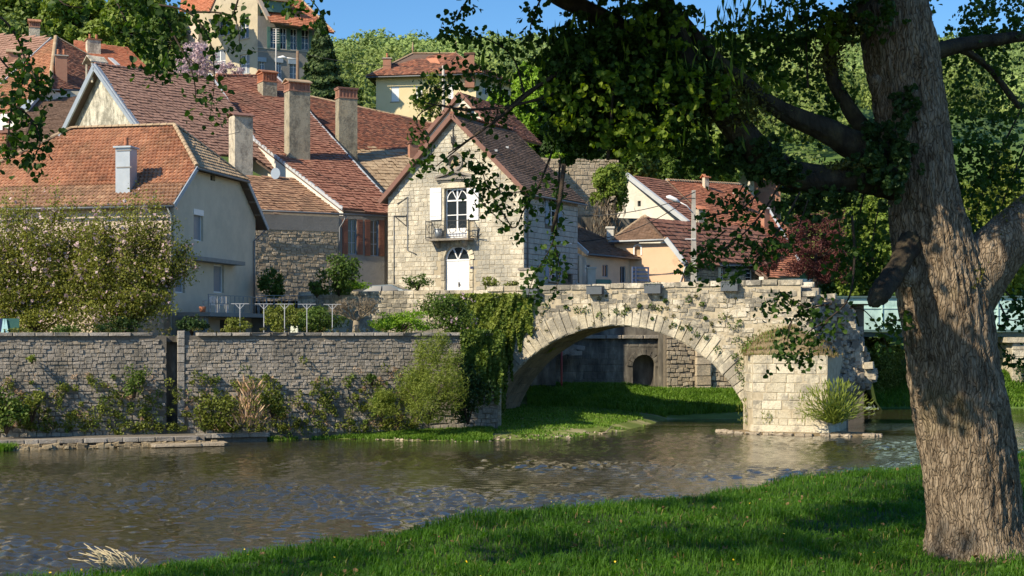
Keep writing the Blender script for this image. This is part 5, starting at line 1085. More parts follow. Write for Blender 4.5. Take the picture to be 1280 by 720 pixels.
# ---------------- small objects by the lane
q = P(800, 357, 99.5); t = thing('slatted_gate', 'dark blue gate of horizontal slats beside the peach house', 'gate', (q.x, q.y, 7.45)); gf = Face((q.x, q.y, 0), 30)
a, b_ = gf.sz(790, 350)[0], gf.sz(811, 350)[0]; zt_ = gf.sz(800, 334)[1]
for s_ in (a, a + (b_ - a) * .2, b_ - .08): mb = MB(); mb.fbox(gf, s_, s_ + .08, 7.45, zt_ + .03, -.05, .05); mb.build('gate_post', M['gate'], t)
n_ = 9
for i in range(n_): z_ = 7.6 + (zt_ - 7.7) * i / (n_ - 1); mb = MB(); mb.fbox(gf, a + .08, b_ - .08, z_, z_ + .13, -.02, .02); mb.build('slat', M['gate'], t)
q = P(740, 357, 97.5); t = thing('stone_gatepost', 'pale stone gatepost with sloping wall beside the shaded side of the stone house', 'post', (q.x, q.y, 7.45)); pf2 = Face((q.x, q.y, 0), 10); mb = MB(); mb.fbox(pf2, -.3, .25, 7.4, pf2.sz(741, 336)[1], -.4, 0); mb.build('post_body', M['concrete'], t); mb = MB(); mb.fbox(pf2, -.36, .31, pf2.sz(741, 336)[1] + .003, pf2.sz(741, 336)[1] + .12, -.46, .06); mb.build('post_cap', M['concrete'], t); mb = MB(); mb.prism([pf2.pt(-1.1, 7.4), pf2.pt(-.3, 7.4), pf2.pt(-.3, 8.2), pf2.pt(-1.1, 9.0)], pf2.o * -.25); mb.build('ramp_wall', M['concrete'], t)
t = thing('green_bench_fence', 'low grey green board fence in front of the low annex', 'fence', tuple(P(755, 357, 99))); q = P(755, 357, 99); bf = Face((q.x, q.y, 0), 20)
for i in range(4): z_ = 7.6 + i * .42; mb = MB(); mb.fbox(bf, bf.sz(745, 350)[0], bf.sz(763, 350)[0], z_, z_ + .3, -.03, 0); mb.build('board', M['shutter_green'], t)
for px in (745, 762): mb = MB(); mb.fbox(bf, bf.sz(px, 350)[0], bf.sz(px, 350)[0] + .1, 7.45, 9.1, .003, .08); mb.build('fence_post', M['shutter_green'], t)
# concrete utility pole with street lamp
q = P(867, 360, 97); t = thing('utility_pole', 'tall concrete utility pole carrying a white street lamp beside the peach house', 'utility pole', (q.x, q.y, 7.45)); zt_ = CH + (HY - 238) / F * 97
mb = MB(); mb.add([(q.x + a * k2, q.y + b_ * k2, z_) for z_, k2 in ((7.4, .2), (zt_, .12)) for (a, b_) in ((-1, -1), (1, -1), (1, 1), (-1, 1))], [(0, 3, 2, 1), (4, 5, 6, 7), (0, 1, 5, 4), (1, 2, 6, 5), (2, 3, 7, 6), (3, 0, 4, 7)]); mb.build('pole', M['concrete'], t)
mb = MB(); z_ = CH + (HY - 262) / F * 97; mb.tube([Vector((q.x - .1, q.y - .15, z_ - .2)), Vector((q.x - .5, q.y - .2, z_ + .25)), Vector((q.x - 1.1, q.y - .25, z_ + .55))], .04, 6); arm = mb.build('lamp_arm', M['white'], t)
mb = MB(); mb.tube([Vector((q.x - 1.0, q.y - .25, z_ + .5)), Vector((q.x - 1.25, q.y - .26, z_ + .63)), Vector((q.x - 1.7, q.y - .27, z_ + .82)), Vector((q.x - 1.9, q.y - .27, z_ + .86))], [.07, .15, .16, .05], 10); mb.build('lamp_head', M['white'], arm)
mb = MB(); mb.bar(Vector((q.x - .9, q.y - .1, zt_ - .6)), Vector((q.x + .1, q.y - .1, zt_ - .1)), .06); mb.bar(Vector((q.x - .9, q.y - .1, zt_ - .6)), Vector((q.x + .1, q.y - .1, zt_ - .55)), .06); mb.build('crossarm', M['iron'], t)
mb = MB(); mb.bar(Vector((q.x - .6, q.y - .2, CH + (HY - 299) / F * 97)), Vector((q.x + .1, q.y - .2, CH + (HY - 299) / F * 97)), .05); mb.build('bracket', M['white'], t)
def wire(a, b_, sag, name='overhead_wire', label='', r=.018, n=14):
    a, b_ = Vector(a), Vector(b_); pts = [a.lerp(b_, i / n) - Vector((0, 0, sag * 4 * (i / n) * (1 - i / n))) for i in range(n + 1)]
    mb = MB(); mb.tube(pts, r, 5); o = mb.build(name, M['iron'], None); tag(o, label, 'wire'); return o
pt_ = Vector((q.x - .8, q.y - .1, zt_ - .6)); wire(pt_, P(690, 268, 102), .5, label='upper black cable from the concrete pole to the shrub side', r=.03); wire(pt_ - Vector((0, 0, .3)), P(722, 302, 104), .6, label='lower black cable from the concrete pole down to the low annex', r=.03)
# upper street lamp pole
q = P(372, 115, 138); t = thing('wooden_lamp_pole', 'thin pole with curved white street lamp among the chimneys near the spruce', 'street lamp', tuple(q)); zt_ = CH + (HY - 64) / F * 138
mb = MB(); mb.tube([q - Vector((0, 0, 3)), Vector((q.x, q.y, zt_))], [.2, .14], 8); mb.build('pole', M['wood'], t); mb = MB(); z_ = CH + (HY - 74) / F * 138; mb.tube([Vector((q.x, q.y, z_)), Vector((q.x - 1.1, q.y - .2, z_ + .1))], .05, 6); am = mb.build('lamp_arm', M['white'], t); mb = MB(); mb.tube([Vector((q.x - 1.0, q.y - .2, z_ + .05)), Vector((q.x - 1.4, q.y - .2, z_ + .18)), Vector((q.x - 1.9, q.y - .2, z_ + .14))], [.06, .16, .05], 8); mb.build('lamp_head', M['white'], am)
q = P(345, 100, 128); t = thing('tv_aerial', 'thin grey television aerial mast rising beside the orange capped chimney', 'aerial', tuple(q)); z1 = CH + (HY - 36) / F * 128
mb = MB(); mb.tube([q - Vector((0, 0, 1)), Vector((q.x, q.y, z1))], .05, 6); mb.build('mast', M['pipe_pale'], t)
for i in range(7): mb = MB(); zz_ = z1 - .15 * i * 1.4; mb.bar(Vector((q.x - .3, q.y, zz_)), Vector((q.x + .3, q.y, zz_)), .03); mb.build('aerial_rod', M['pipe_pale'], t)
q = P(555, 150, 120); t = thing('grey_pole', 'slim grey pole standing in front of the yellow villa', 'pole', tuple(q)); mb = MB(); mb.tube([q - Vector((0, 0, 3)), P(554, 82, 120)], [.16, .11], 8); mb.build('pole_shaft', M['concrete'], t); mb = MB(); mb.bar(P(548, 86, 120), P(560, 86, 120), .1); mb.build('crossarm', M['iron'], t)
wire(P(554, 84, 120), P(372, 66, 138), .4, label='thin cable from the slim grey pole to the curved street lamp pole'); wire(P(554, 84, 120), P(700, 92, 140), .5, label='thin cable running right from the slim grey pole'); wire(P(372, 66, 138), P(150, 40, 150), .5, label='thin cable running left from the curved street lamp pole')
wire(P(311, 160, 95), P(440, 238, 96), .25, label='dark cable crossing the farmhouse roof below the chimneys'); wire(P(300, 165, 96), P(160, 178, 92), .25, label='dark cable from the pale chimney toward the roughcast gable')
# car behind the lane wall
q = P(489, 365, 92.5); t = thing('parked_car', 'silver blue car mostly hidden behind the lane wall beside the stone house', 'car', (q.x, q.y, 7.45), 0)
def car(t, o, yaw):
    A = Matrix.Translation(o) @ Matrix.Rotation(yaw, 4, 'Z')
    prof = [(-2.1, .3), (-2.15, .75), (-1.95, .95), (-1.5, 1.02), (-.75, 1.42), (.5, 1.47), (1.3, 1.15), (1.9, .95), (2.1, .75), (2.1, .3)]
    mb = MB(); n = len(prof); vs = [A @ Vector((x, s_ * (.82 if z < 1.0 else .66), z)) for s_ in (-1, 1) for x, z in prof]; fs = [tuple(range(n)), tuple(range(2 * n - 1, n - 1, -1))] + [(i, i + n, (i + 1) % n + n, (i + 1) % n) for i in range(n)]
    mb.add(vs, fs); body = mb.build('body', M['carpaint'], t)
    mb = MB()
    for s_ in (-1, 1):
        pts = [(-1.35, 1.03), (-.72, 1.36), (-.1, 1.38), (-.1, 1.03)]; mb.prism([A @ Vector((x, s_ * (.83 - .14 * (z - 1.0) / .4), z)) for x, z in pts], A.to_3x3() @ Vector((0, -s_ * .02, 0)))
        pts = [(0, 1.03), (0, 1.38), (.48, 1.4), (1.15, 1.08)]; mb.prism([A @ Vector((x, s_ * (.83 - .14 * (z - 1.0) / .4), z)) for x, z in pts], A.to_3x3() @ Vector((0, -s_ * .02, 0)))
    for (x0, z0, x1, z1) in ((-1.46, 1.05, -.8, 1.41), (.56, 1.46, 1.26, 1.17)): mb.add([A @ Vector(p) for p in ((x0, -.6, z0 + .02), (x0, .6, z0 + .02), (x1, .58, z1 + .02), (x1, -.58, z1 + .02))], [(0, 1, 2, 3)])
    mb.build('window', M['glass'], t)
    for x in (-1.3, 1.3):
        for s_ in (-1, 1):
            mb = MB(); mb.tube([A @ Vector((x, s_ * .65, .32)), A @ Vector((x, s_ * .86, .32))], .32, 16); w = mb.build('wheel', M['blacktrim'], t); mb = MB(); mb.tube([A @ Vector((x, s_ * .86, .32)), A @ Vector((x, s_ * .875, .32))], .2, 12); mb.build('rim', M['zinc'], w)
    for s_ in (-1, 1):
        mb = MB(); mb.box(2.08, 2.13, s_ * .62 - .16, s_ * .62 + .16, .62, .78, A); mb.build('headlight', M['white'], t)
car(t, Vector((q.x - .3, q.y + .4, 7.12)), R(-18))
# ================================================================ river retaining wall
q = WF.pt(6, 0); rvw = thing('river_wall', 'long grey masonry retaining wall rising from the river below the gardens', 'wall', (q.x, q.y, 0))
sl0, sl1 = wpt(208), wpt(222.5)
mb = MB(); mb.fbox(WF, ws0, sl0, -1, WTOP, -.9, 0); mb.fbox(WF, sl1, ws1, -1, WTOP, -.9, 0); core = mb.build('wall_core', M['dark_mortar'], rvw)
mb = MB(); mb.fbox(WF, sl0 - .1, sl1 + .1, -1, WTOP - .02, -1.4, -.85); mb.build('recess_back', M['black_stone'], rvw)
okw = lambda s, z, w, h: not (s + w / 2 > sl0 and s - w / 2 < sl1 + .25)
bl = courses(WF, ws0, ws1, 2.6, WTOP - .2, (.13, .22), (.16, .42), okw, gap=.022, proud=(.01, .06), roll=.05, wob=.025) + courses(WF, ws0, ws1, .3, 2.6, (.14, .34), (.2, .6), okw, gap=.035, proud=(.0, .10), roll=.09, wob=.05)
lay(bl, M['wall_stone'], core, 'stone', cap=290, dep=.22, joined_name='small_stones')
s = ws0
while s < ws1:
    w = random.uniform(.7, 1.1)
    if not (s + w > sl0 + .1 and s < sl1 - .1): place_stone(smat(WF, s + w / 2, WTOP + .07, w - .012, .17, 1.1, -.42), M['coping_stone'], rvw, 'coping_stone')
    s += w
z = .5
while z < WTOP: h = random.uniform(.35, .5); place_stone(smat(WF, sl1 + .15, z + h / 2, .34, h - .02, .3, -.07), M['coping_stone'], rvw, 'jamb_stone'); z += h
mb = MB(); mb.fbox(WF, sl0, sl1, .3, .62, -.8, -.2); mb.build('recess_sill', M['coping_stone'], rvw)
# footing ledge and its rubble toe
M['toe'] = stone_mat('toe_stone', [(.22, .17, .10), (.34, .27, .17), (.46, .38, .25)], grime=(.12, .10, .07), ga=.7, oa=.5)
lg = thing('river_ledge', 'low stone footing ledge running along the water under the left part of the wall', 'ledge', (q.x, q.y, 0)); le = wpt(330)
mb = MB(); 
mb.prism([WF.pt(ws0, -.8, .02), WF.pt(ws0, .42, .02), WF.pt(ws0, .42, 2.2), WF.pt(ws0, -.8, 2.6)], WF.u * 0 + WF.u * (wpt(250) - ws0)); mb.prism([WF.pt(wpt(250) + .01, -.8, .02), WF.pt(wpt(250) + .01, .38, .02), WF.pt(wpt(250) + .01, .38, .9), WF.pt(wpt(250) + .01, -.8, 1.2)], WF.u * (le - wpt(250)))
mb.build('ledge_core', M['dark_mortar'], lg)
s = ws0
while s < le:
    w = random.uniform(.6, 1.2); dd = 2.25 if s < wpt(250) - .8 else .95
    place_stone(smat(WF, s + w / 2, .34, w - .02, .2, .5, dd), M['coping_stone'], lg, 'edge_stone'); s += w
pts = []
for i in range(200):
    s = random.uniform(wpt(-15), wpt(262)); d = 2.45 + random.uniform(0, .6) ** 1.5; place_stone(smat(WF, s, .03 + random.uniform(-.08, .12), random.uniform(.2, .5), random.uniform(.10, .24), random.uniform(.3, .5), d, random.uniform(-.3, .3)), M['toe'], lg, 'toe_stone')
for px, w in ((215, 2.4), (240, 2.6)): place_stone(smat(WF, wpt(px), .10, w, .14, 1.3, 2.9, 0), M['rubble'], lg, 'flat_slab')

# buttress post at the end of the wall
q = P(620, 528, 77); bt = thing('corner_buttress', 'tall brown buttress pier at the ivy covered end of the river wall', 'pillar', (q.x, q.y, 0)); bfc = Face((q.x, q.y, 0), 18)
mb = MB(); mb.fbox(bfc, -.36, .30, -.5, 3.0, -1.2, 0); mb.fbox(bfc, -.30, .16, 3.0, 5.0, -1.2, -.1); bc = mb.build('buttress_core', M['mortar'], bt)
z = .3
while z < 4.9:
    h = random.uniform(.22, .4); w = .62 if z < 2.9 else .42; d = 0 if z < 2.9 else -.1
    if random.random() < .4: place_stone(smat(bfc, -.03 if z < 2.9 else -.07, min(z + h / 2, 4.9), w, h - .03, .3, d - .1), M['rubble' if z < 2.9 else 'limestone'], bt)
    else:
        for sg in (-1, 1): place_stone(smat(bfc, -.03 + sg * w / 4, min(z + h / 2, 4.9), w / 2 - .03, h - .03, .3, d - .1, random.uniform(-.05, .05)), M['rubble' if z < 2.9 else 'limestone'], bt)
    z += h
# return wall between buttress and bridge (ivy covered)
a = bfc.pt(.1, 0, -1); b_ = BF.pt(-.6, 0, .1); rf = Face(a, math.degrees(math.atan2((b_ - a).y, (b_ - a).x))); Lr = (b_ - a).length
rwall = thing('return_wall', 'shaded return wall hidden under ivy between the buttress and the old bridge', 'wall', tuple(a)); mb = MB(); mb.fbox(rf, 0, Lr, -.5, 5.1, -.8, 0); rc = mb.build('wall_core', M['dark_mortar'], rwall)
lay(courses(rf, 0, Lr, .2, 5, (.25, .4), (.3, .8), lambda *k: True, gap=.04, roll=.05), M['wall_stone'], rc, 'stone', cap=60, joined_name='small_stones')

# ================================================================ old bridge and lane parapet
q = BF.pt(6.4, 0); br = thing('old_stone_bridge', 'ruined pale limestone bridge with one wide arch ending in a broken pier', 'bridge', (q.x, q.y, 0))
ACX, ACZ, AR = 6.4, -2.44, 8.3; BW = 4.7; S0 = -4.6
ptop = lambda s: 8.0 + .35 * min(1, max(0, (s + 13) / 28))
def arc(s, r=AR): 
    t = r * r - (s - ACX) ** 2
    return ACZ + math.sqrt(t) if t > 0 else -5
# front and back spandrel skins: strips above the arch
mb = MB(); N = 48; SL = -1.55; ss = [S0] + [SL] + [SL + (13.72 - SL) * i / N for i in range(1, N)] + [13.72, 16.9]
for dd, flip in ((0, 0), (-BW, 1)):
    for i in range(len(ss) - 1):
        a, b_ = ss[i], ss[i + 1]; za = arc(a) if a >= SL else -1; zb = arc(b_) if b_ <= 13.72 else -1
        if a < SL: za = zb = -1
        if i == len(ss) - 2: za = zb = -1
        f = [BF.pt(a, za, dd), BF.pt(b_, zb, dd), BF.pt(b_, ptop(b_) - .25, dd), BF.pt(a, ptop(a) - .25, dd)]
        mb.add(f, [(3, 2, 1, 0) if flip else (0, 1, 2, 3)])
spc = mb.build('spandrel_core', M['bridge_mortar'], br)
mb = MB(); mb.fbox(BF, S0, 16.85, 7.05, 7.45, -BW + .02, -.02)
for dd in (-.42, -BW): mb.fbox(BF, S0, 16.9, 7.451, 8.0, dd, dd + .40)
mb.fbox(BF, S0, SL, -1, 7.04, -BW + .02, -.02); mb.fbox(BF, 13.72, 16.88, -1, 7.04, -BW + .02, -.02); mb.build('deck', M['bridge_mortar'], br)
# intrados stones
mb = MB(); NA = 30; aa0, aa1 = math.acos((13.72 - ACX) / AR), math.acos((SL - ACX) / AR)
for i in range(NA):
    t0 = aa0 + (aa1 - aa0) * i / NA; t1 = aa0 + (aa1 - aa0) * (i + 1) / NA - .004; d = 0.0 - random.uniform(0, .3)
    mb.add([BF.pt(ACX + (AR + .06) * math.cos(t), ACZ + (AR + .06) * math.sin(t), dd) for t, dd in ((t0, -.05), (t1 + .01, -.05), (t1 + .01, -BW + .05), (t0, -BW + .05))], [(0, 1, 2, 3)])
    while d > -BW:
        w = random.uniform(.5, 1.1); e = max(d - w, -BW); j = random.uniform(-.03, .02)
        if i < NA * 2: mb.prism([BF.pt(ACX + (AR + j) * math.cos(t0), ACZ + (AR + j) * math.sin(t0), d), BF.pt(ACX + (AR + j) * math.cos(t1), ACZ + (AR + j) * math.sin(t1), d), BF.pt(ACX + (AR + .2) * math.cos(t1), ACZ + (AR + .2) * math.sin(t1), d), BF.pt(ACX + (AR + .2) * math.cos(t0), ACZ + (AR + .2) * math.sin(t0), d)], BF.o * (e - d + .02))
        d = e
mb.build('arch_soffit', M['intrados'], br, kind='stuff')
# voussoirs
n = 46
for i in range(n):
    t = aa0 - .02 + (aa1 + .04 - aa0) * (i + .5) / n; dep_r = 1.1 + random.uniform(-.25, .3) + .15 * (1 if t > 1.9 else 0); rm = AR + dep_r / 2; w = (aa1 - aa0) * AR / n
    for dd in (0,) : place_stone(smat(BF, ACX + rm * math.cos(t), ACZ + rm * math.sin(t), dep_r - .02, w * 1.08 - .012, .5, -.19 + random.uniform(-.01, .03), -t), M['limestone_low'], br, 'voussoir')
# spandrel and parapet courses
def okb(s, z, w, h):
    if z + h / 2 > ptop(s) - .24: return False
    if z < 5.0 and s > 13.4 and s < 18.6: return False
    if z < 5.9 and s > 14.4: return False
    if 0 < s < 14 or s < .2:
        d = math.hypot(s - ACX, z - ACZ)
        if s > -2.2 and d < AR + 1.05: return False
    return True
bl = courses(BF, -2.6, 16.7, 3.0, 8.2, (.14, .34), (.18, .75), okb, gap=.022, proud=(-.01, .06), roll=.12, wob=.06)
lay(bl, M['limestone'], spc, 'stone', cap=280, dep=.25, joined_name='small_stones')
s = -1.6
while s < 16.2:
    w = random.uniform(.7, 1.35); place_stone(smat(BF, s + w / 2, ptop(s) - .10 + random.uniform(-.015, .02), w - .02, .30, .55, -.2, random.uniform(-.012, .012)), M['limestone'], br, 'coping_stone'); s += w
s = -3
while s < 16.2:
    w = random.uniform(.8, 1.4); place_stone(smat(BF, s + w / 2, ptop(s) - .12, w - .02, .28, .5, -BW + .45), M['limestone'], br, 'coping_stone'); s += w
# pier block (cutwater) in front
PD = 1.55; PZ_ = 4.25; pA0, pA1 = 13.75, 18.55
mb = MB(); prof = [(pA0 + .05, PD - .25), (pA0 + .8, PD), (pA1 - .2, PD)]
base = [BF.pt(pA0, 0, 0), BF.pt(pA0 + .75, 0, PD), BF.pt(pA1, 0, PD), BF.pt(pA1 + .3, 0, -.2), BF.pt(pA1 + .3, 0, -BW), BF.pt(pA0, 0, -BW)]
mb.prism([b + Vector((0, 0, -1.2)) for b in base], (0, 0, PZ_ + 1.2)); pc = mb.build('pier_core', M['bridge_mortar'], br)
mb = MB()   # stepped plinth at the waterline, rounded by the current
pl_ = [BF.pt(pA0 - .1, -.8, -.5), BF.pt(pA0 + .6, -.8, PD + .25), BF.pt(pA1 + .3, -.8, PD + .3), BF.pt(pA1 + .6, -.8, -.5)]; tp_ = [BF.pt(pA0 + .02, .45, -.5), BF.pt(pA0 + .73, .45, PD + .06), BF.pt(pA1 + .02, .45, PD + .06), BF.pt(pA1 + .3, .45, -.5)]
mb.add(pl_ + tp_, [(0, 1, 5, 4), (1, 2, 6, 5), (2, 3, 7, 6), (4, 5, 6, 7)]); mb.build('pier_footing', M['limestone_low'], br)
PFc = Face(BF.pt(0, 0, PD), -20); bl = []; z = .45
while z < PZ_ - .1:
    h = random.uniform(.32, .56); h = min(h, PZ_ - z); s = pA0 + .78
    while s < pA1 - .05:
        w = random.uniform(.4, 1.15); w = min(w, pA1 - s)
        if w > .1: place_stone(smat(PFc, s + w / 2, z + h / 2, w - .012, h - .012, .4, -.185 + random.uniform(0, .02)), M['limestone_low'], pc, 'pier_block')
        s += w
    a_ = BF.pt(pA0, 0, 0); b_ = BF.pt(pA0 + .75, 0, PD); lf = Face(a_, math.degrees(math.atan2((b_ - a_).y, (b_ - a_).x))); lL = (b_ - a_).length; k_ = random.uniform(.35, .65) * lL
    for (q0, q1) in ((0, k_), (k_, lL)): place_stone(smat(lf, (q0 + q1) / 2, z + h / 2, q1 - q0 - .012, h - .012, .4, -.185), M['limestone_low'], pc, 'pier_block')
    z += h
ls = Face(BF.pt(pA0 + .0, 0, 0), 70)     # left cheek under the arch
lay(courses(Face(BF.pt(pA0, 0, -BW), -110), 0, BW - .1, .2, 3.6, (.35, .5), (.5, 1), lambda *k: True, gap=.03), M['limestone_low'], pc, 'stone', cap=0, joined_name='cheek_stones')
# talus with grass above pier block
mb = MB(); nx, nd = 14, 6; vs = []
for j in range(nd):
    for i in range(nx):
        f = j / (nd - 1); s = pA0 + .25 + (pA1 + .2 - pA0 - .25) * i / (nx - 1); d = PD * (1 - f) - .1; hz_ = PZ_ - .02 + (1.55 + (.7 if s < 16.2 else .35) * math.sin(math.pi * (s - pA0) / 5)) * f ** .85; edge = min(1, (s - pA0 - .2) / .7)
        hz_ = PZ_ - .05 + (.05 + 1.75 * max(0, math.sin(math.pi * min(1, max(0, (s - pA0 - .1) / 4.9)) ** .8)) * (1 + .3 * nz(s, 2, 1.2))) * f ** .8 + .10 * nz(s, d, 1.9); vs.append(BF.pt(s, hz_, d))
mb.add(vs, [(j * nx + i, j * nx + i + 1, (j + 1) * nx + i + 1, (j + 1) * nx + i) for j in range(nd - 1) for i in range(nx - 1)], True); mb.build('pier_talus', M['earth'], br)
tv = np.array([v[:] for v in vs]); k = RNG.integers(0, len(tv), 1500); pp = tv[k] + RNG.normal(size=(1500, 3)) * [.2, .12, .03]
o = blades('talus_grass', pp, .17, .04, 'drygrass', lean=.8, parent=br)
k = RNG.integers(0, nx * nd, 900); kk = k[(k % nx) < 7]; blades('talus_green_grass', tv[kk] + RNG.normal(size=(len(kk), 3)) * [.2, .1, .05], .28, .035, 'grass_far', lean=.8, parent=br)
# broken end: core silhouette + tumbled rubble
zs_ = [-1, .5, 1.6, 2.6, 3.1, 3.6, 4.3, 5.4, 6.3, 7.0, 7.42]
sb_ = [18.9, 18.9, 19.4, 20.3, 20.5, 20.0, 19.8, 19.5, 19.3, 19.0, 18.3]     # far edge of the break
sf_ = [18.6, 18.6, 18.6, 18.6, 18.4, 18.0, 17.7, 17.55, 17.5, 17.4, 17.2]  # near edge
mb = MB(); nzr = len(zs_)
for z, a, b_ in zip(zs_, sf_, sb_):
    mb.v += [BF.pt(16.85, z, -.04)[:], BF.pt(a, z, -.10)[:], BF.pt(a + (b_ - a) * .5 - .15, z, -BW * .5)[:], BF.pt(b_, z, -BW)[:], BF.pt(16.85, z, -BW)[:]]
for i in range(nzr - 1):
    for k in range(4): mb.f.append((i * 5 + k, i * 5 + k + 1, i * 5 + 5 + k + 1, i * 5 + 5 + k)); mb.sm.append(False)
mb.f.append(tuple((nzr - 1) * 5 + k for k in range(5))); mb.sm.append(False)
bcore = mb.build('broken_core', M['dark_mortar'], br)
for i in range(300):
    z = random.uniform(2.2, 7.2); a, b_ = np.interp(z, zs_, sf_), np.interp(z, zs_, sb_); f = random.uniform(0, 1.0) ** .8; s = a + (b_ - a) * f - .15 * math.sin(math.pi * f); d = -.1 - (BW - .1) * f
    w = random.uniform(.2, .42) * (1.25 if f > .85 else 1); T = Matrix.Translation(BF.pt(s + random.uniform(-.1, .08), z, d)) @ Matrix.Rotation(R(45 + random.uniform(-30, 30)), 4, 'Z') @ Matrix.Rotation(random.uniform(-.5, .5), 4, 'Y') @ Matrix.Diagonal((w, w * random.uniform(.8, 1.3), w * random.uniform(.4, .8), 1))
    place_stone(T, M['rubble' if random.random() < .6 else 'wall_stone'], bcore, 'rubble_stone')
for i in range(60):       # ragged stones of the surviving face beside the break
    z = random.uniform(4.7, 7.2); s = np.interp(z, zs_, sf_) - random.uniform(0, .8); w = random.uniform(.25, .55)
    place_stone(smat(BF, s, z, w, w * random.uniform(.5, .7), .4, -.2 + random.uniform(-.05, .08), random.uniform(-.3, .3)), M['limestone'], bcore, 'rubble_stone')
for i in range(22):       # larger stones jutting from the far edge, catching the sun
    z = 2.7 + 4.4 * i / 21; s = np.interp(z, zs_, sb_) + random.uniform(-.15, .15); place_stone(smat(BF, s - .25, z, random.uniform(.45, .85), random.uniform(.2, .36), .7, -BW + .75, random.uniform(-.12, .12)), M['limestone'], bcore, 'rubble_block')
for (s, z, w, h, d) in ((17.3, 7.6, .8, .3, -.4), (17.8, 7.45, .7, .26, -1.2), (18.2, 7.5, .6, .3, -2.5), (18.6, 7.2, .7, .28, -3), (20.2, 3.6, .5, .4, -3.6)):
    place_stone(smat(BF, s, z, w, h, .6, d, random.uniform(-.1, .1)), M['limestone'], bcore, 'rubble_block')
place_stone(smat(BF, 16.9, 7.72, .75, .62, .5, -1.2, 0), M['wall_stone'], br, 'shaded_block'); place_stone(smat(BF, 17.5, 7.7, .5, .5, .5, -1.3, 0), M['wall_stone'], br, 'shaded_block')  # darker stone stands in for the parapet end block lying in shade
# plants on bridge
def stuff_tufts(name, pts, size, mat, n=40, shape='kite', label=None):
    P_ = []
    for p, r in pts:
        q = RNG.normal(size=(n, 3)); q /= np.linalg.norm(q, axis=1)[:, None]; P_.append(np.array(p) + q * (RNG.uniform(.2, 1, n) ** .5)[:, None] * r)
    return leaves(name, np.concatenate(P_), size, mat, None, shape, kind='stuff')
tp = []
for (px, py, r) in ((683, 382, .28), (722, 387, .25), (733, 388, .25), (751, 394, .28), (771, 389, .2), (780, 391, .18), (785, 386, .18), (815, 383, .22), (824, 385, .22), (843, 406, .18), (862, 374, .22), (878, 380, .16), (904, 396, .26), (917, 407, .34), (925, 403, .22), (852, 410, .15), (872, 418, .18), (923, 427, .35), (898, 438, .28), (919, 445, .22), (925, 460, .30), (928, 452, .3), (832, 376, .15), (863, 411, .15), (883, 422, .15), (944, 424, .3), (936, 430, .25), (708, 384, .15), (816, 398, .12), (800, 382, .14), (882, 398, .12), (928, 470, .3), (932, 480, .25)):
    tp.append((BF.hit(px, py) + BF.o * .1, r))
stuff_tufts('moss_tufts', tp, .11, 'f_mid', 60)
tp = [(BF.hit(random.uniform(650, 935), random.uniform(366, 432)) + BF.o * .09, random.uniform(.08, .16)) for i in range(46)]
tp = [t for t in tp if math.hypot((t[0] - BF.pt(ACX, 0)).dot(BF.u), t[0].z - ACZ) > AR + .1]; stuff_tufts('wall_moss', tp, .08, 'moss', 30)
# planters hung on the parapet
for (x0, x1, y0, y1, lb) in ((657, 675, 361, 369, 'slate grey flower trough on the parapet above the ivy'), (736, 755, 358, 368, 'slate grey flower trough on the parapet near the shaded side of the stone house'), (808, 828, 355.5, 367, 'slate grey flower trough with trailing plants, below the peach house'), (903, 924, 352.5, 364, 'slate grey flower trough on the parapet above the right arch haunch')):
    a, b_, c, d = BF.rect(x0, y0, x1, y1); t = thing('flower_trough', lb, 'planter', tuple(BF.pt(a, c, .3)), group='flower troughs along the old parapet')
    mb = MB(); mb.fbox(BF, a, b_, c, c + .04, .1, .5)
    for (p0_, p1_) in (((a, .46), (b_, .5)), ((a, .1), (b_, .14))): mb.fbox(BF, p0_[0], p1_[0], c + .04, d, p0_[1], p1_[1])
    mb.fbox(BF, a, a + .04, c + .04, d, .141, .459); mb.fbox(BF, b_ - .04, b_, c + .04, d, .141, .459); mb.build('trough', M['planter'], t)
    mb = MB(); mb.fbox(BF, a - .02, b_ + .02, d, d + .03, .44, .53); mb.fbox(BF, a - .02, b_ + .02, d, d + .03, .08, .13); mb.build('rim', M['planter'], t)
    mb = MB(); mb.fbox(BF, a + .04, b_ - .04, d - .1, d - .05, .14, .46); mb.build('soil', M['soil'], t)
    if x0 > 800: pts = np.array([BF.pt(random.uniform(a, b_), d + random.uniform(-.15, .12), random.uniform(.15, .62))[:] for i in range(90)]); leaves('plants', pts, .08, 'f_mid', t)
# lane parapet (left of the bridge)
q = BF.pt(-8, 0); lp = thing('lane_wall', 'rough limestone lane wall between the garden hedge and the stone house', 'wall', (q.x, q.y, 5)); mb = MB(); mb.fbox(BF, -14.2, S0 - .01, 4.5, 7.8, -.45, 0); lc = mb.build('wall_core', M['mortar'], lp)
lay(courses(BF, -14.2, -2.2, 4.9, 7.78, (.2, .36), (.3, .8), lambda *k: True, gap=.035, roll=.05, wob=.03), M['limestone'], lc, 'stone', cap=240, joined_name='small_stones')
s = -14.2
while s < -1.7: w = random.uniform(.6, 1.1); place_stone(smat(BF, s + w / 2, 7.88 + random.uniform(-.01, .01), w - .02, .24, .55, -.2), M['limestone'], lp, 'coping_stone'); s += w
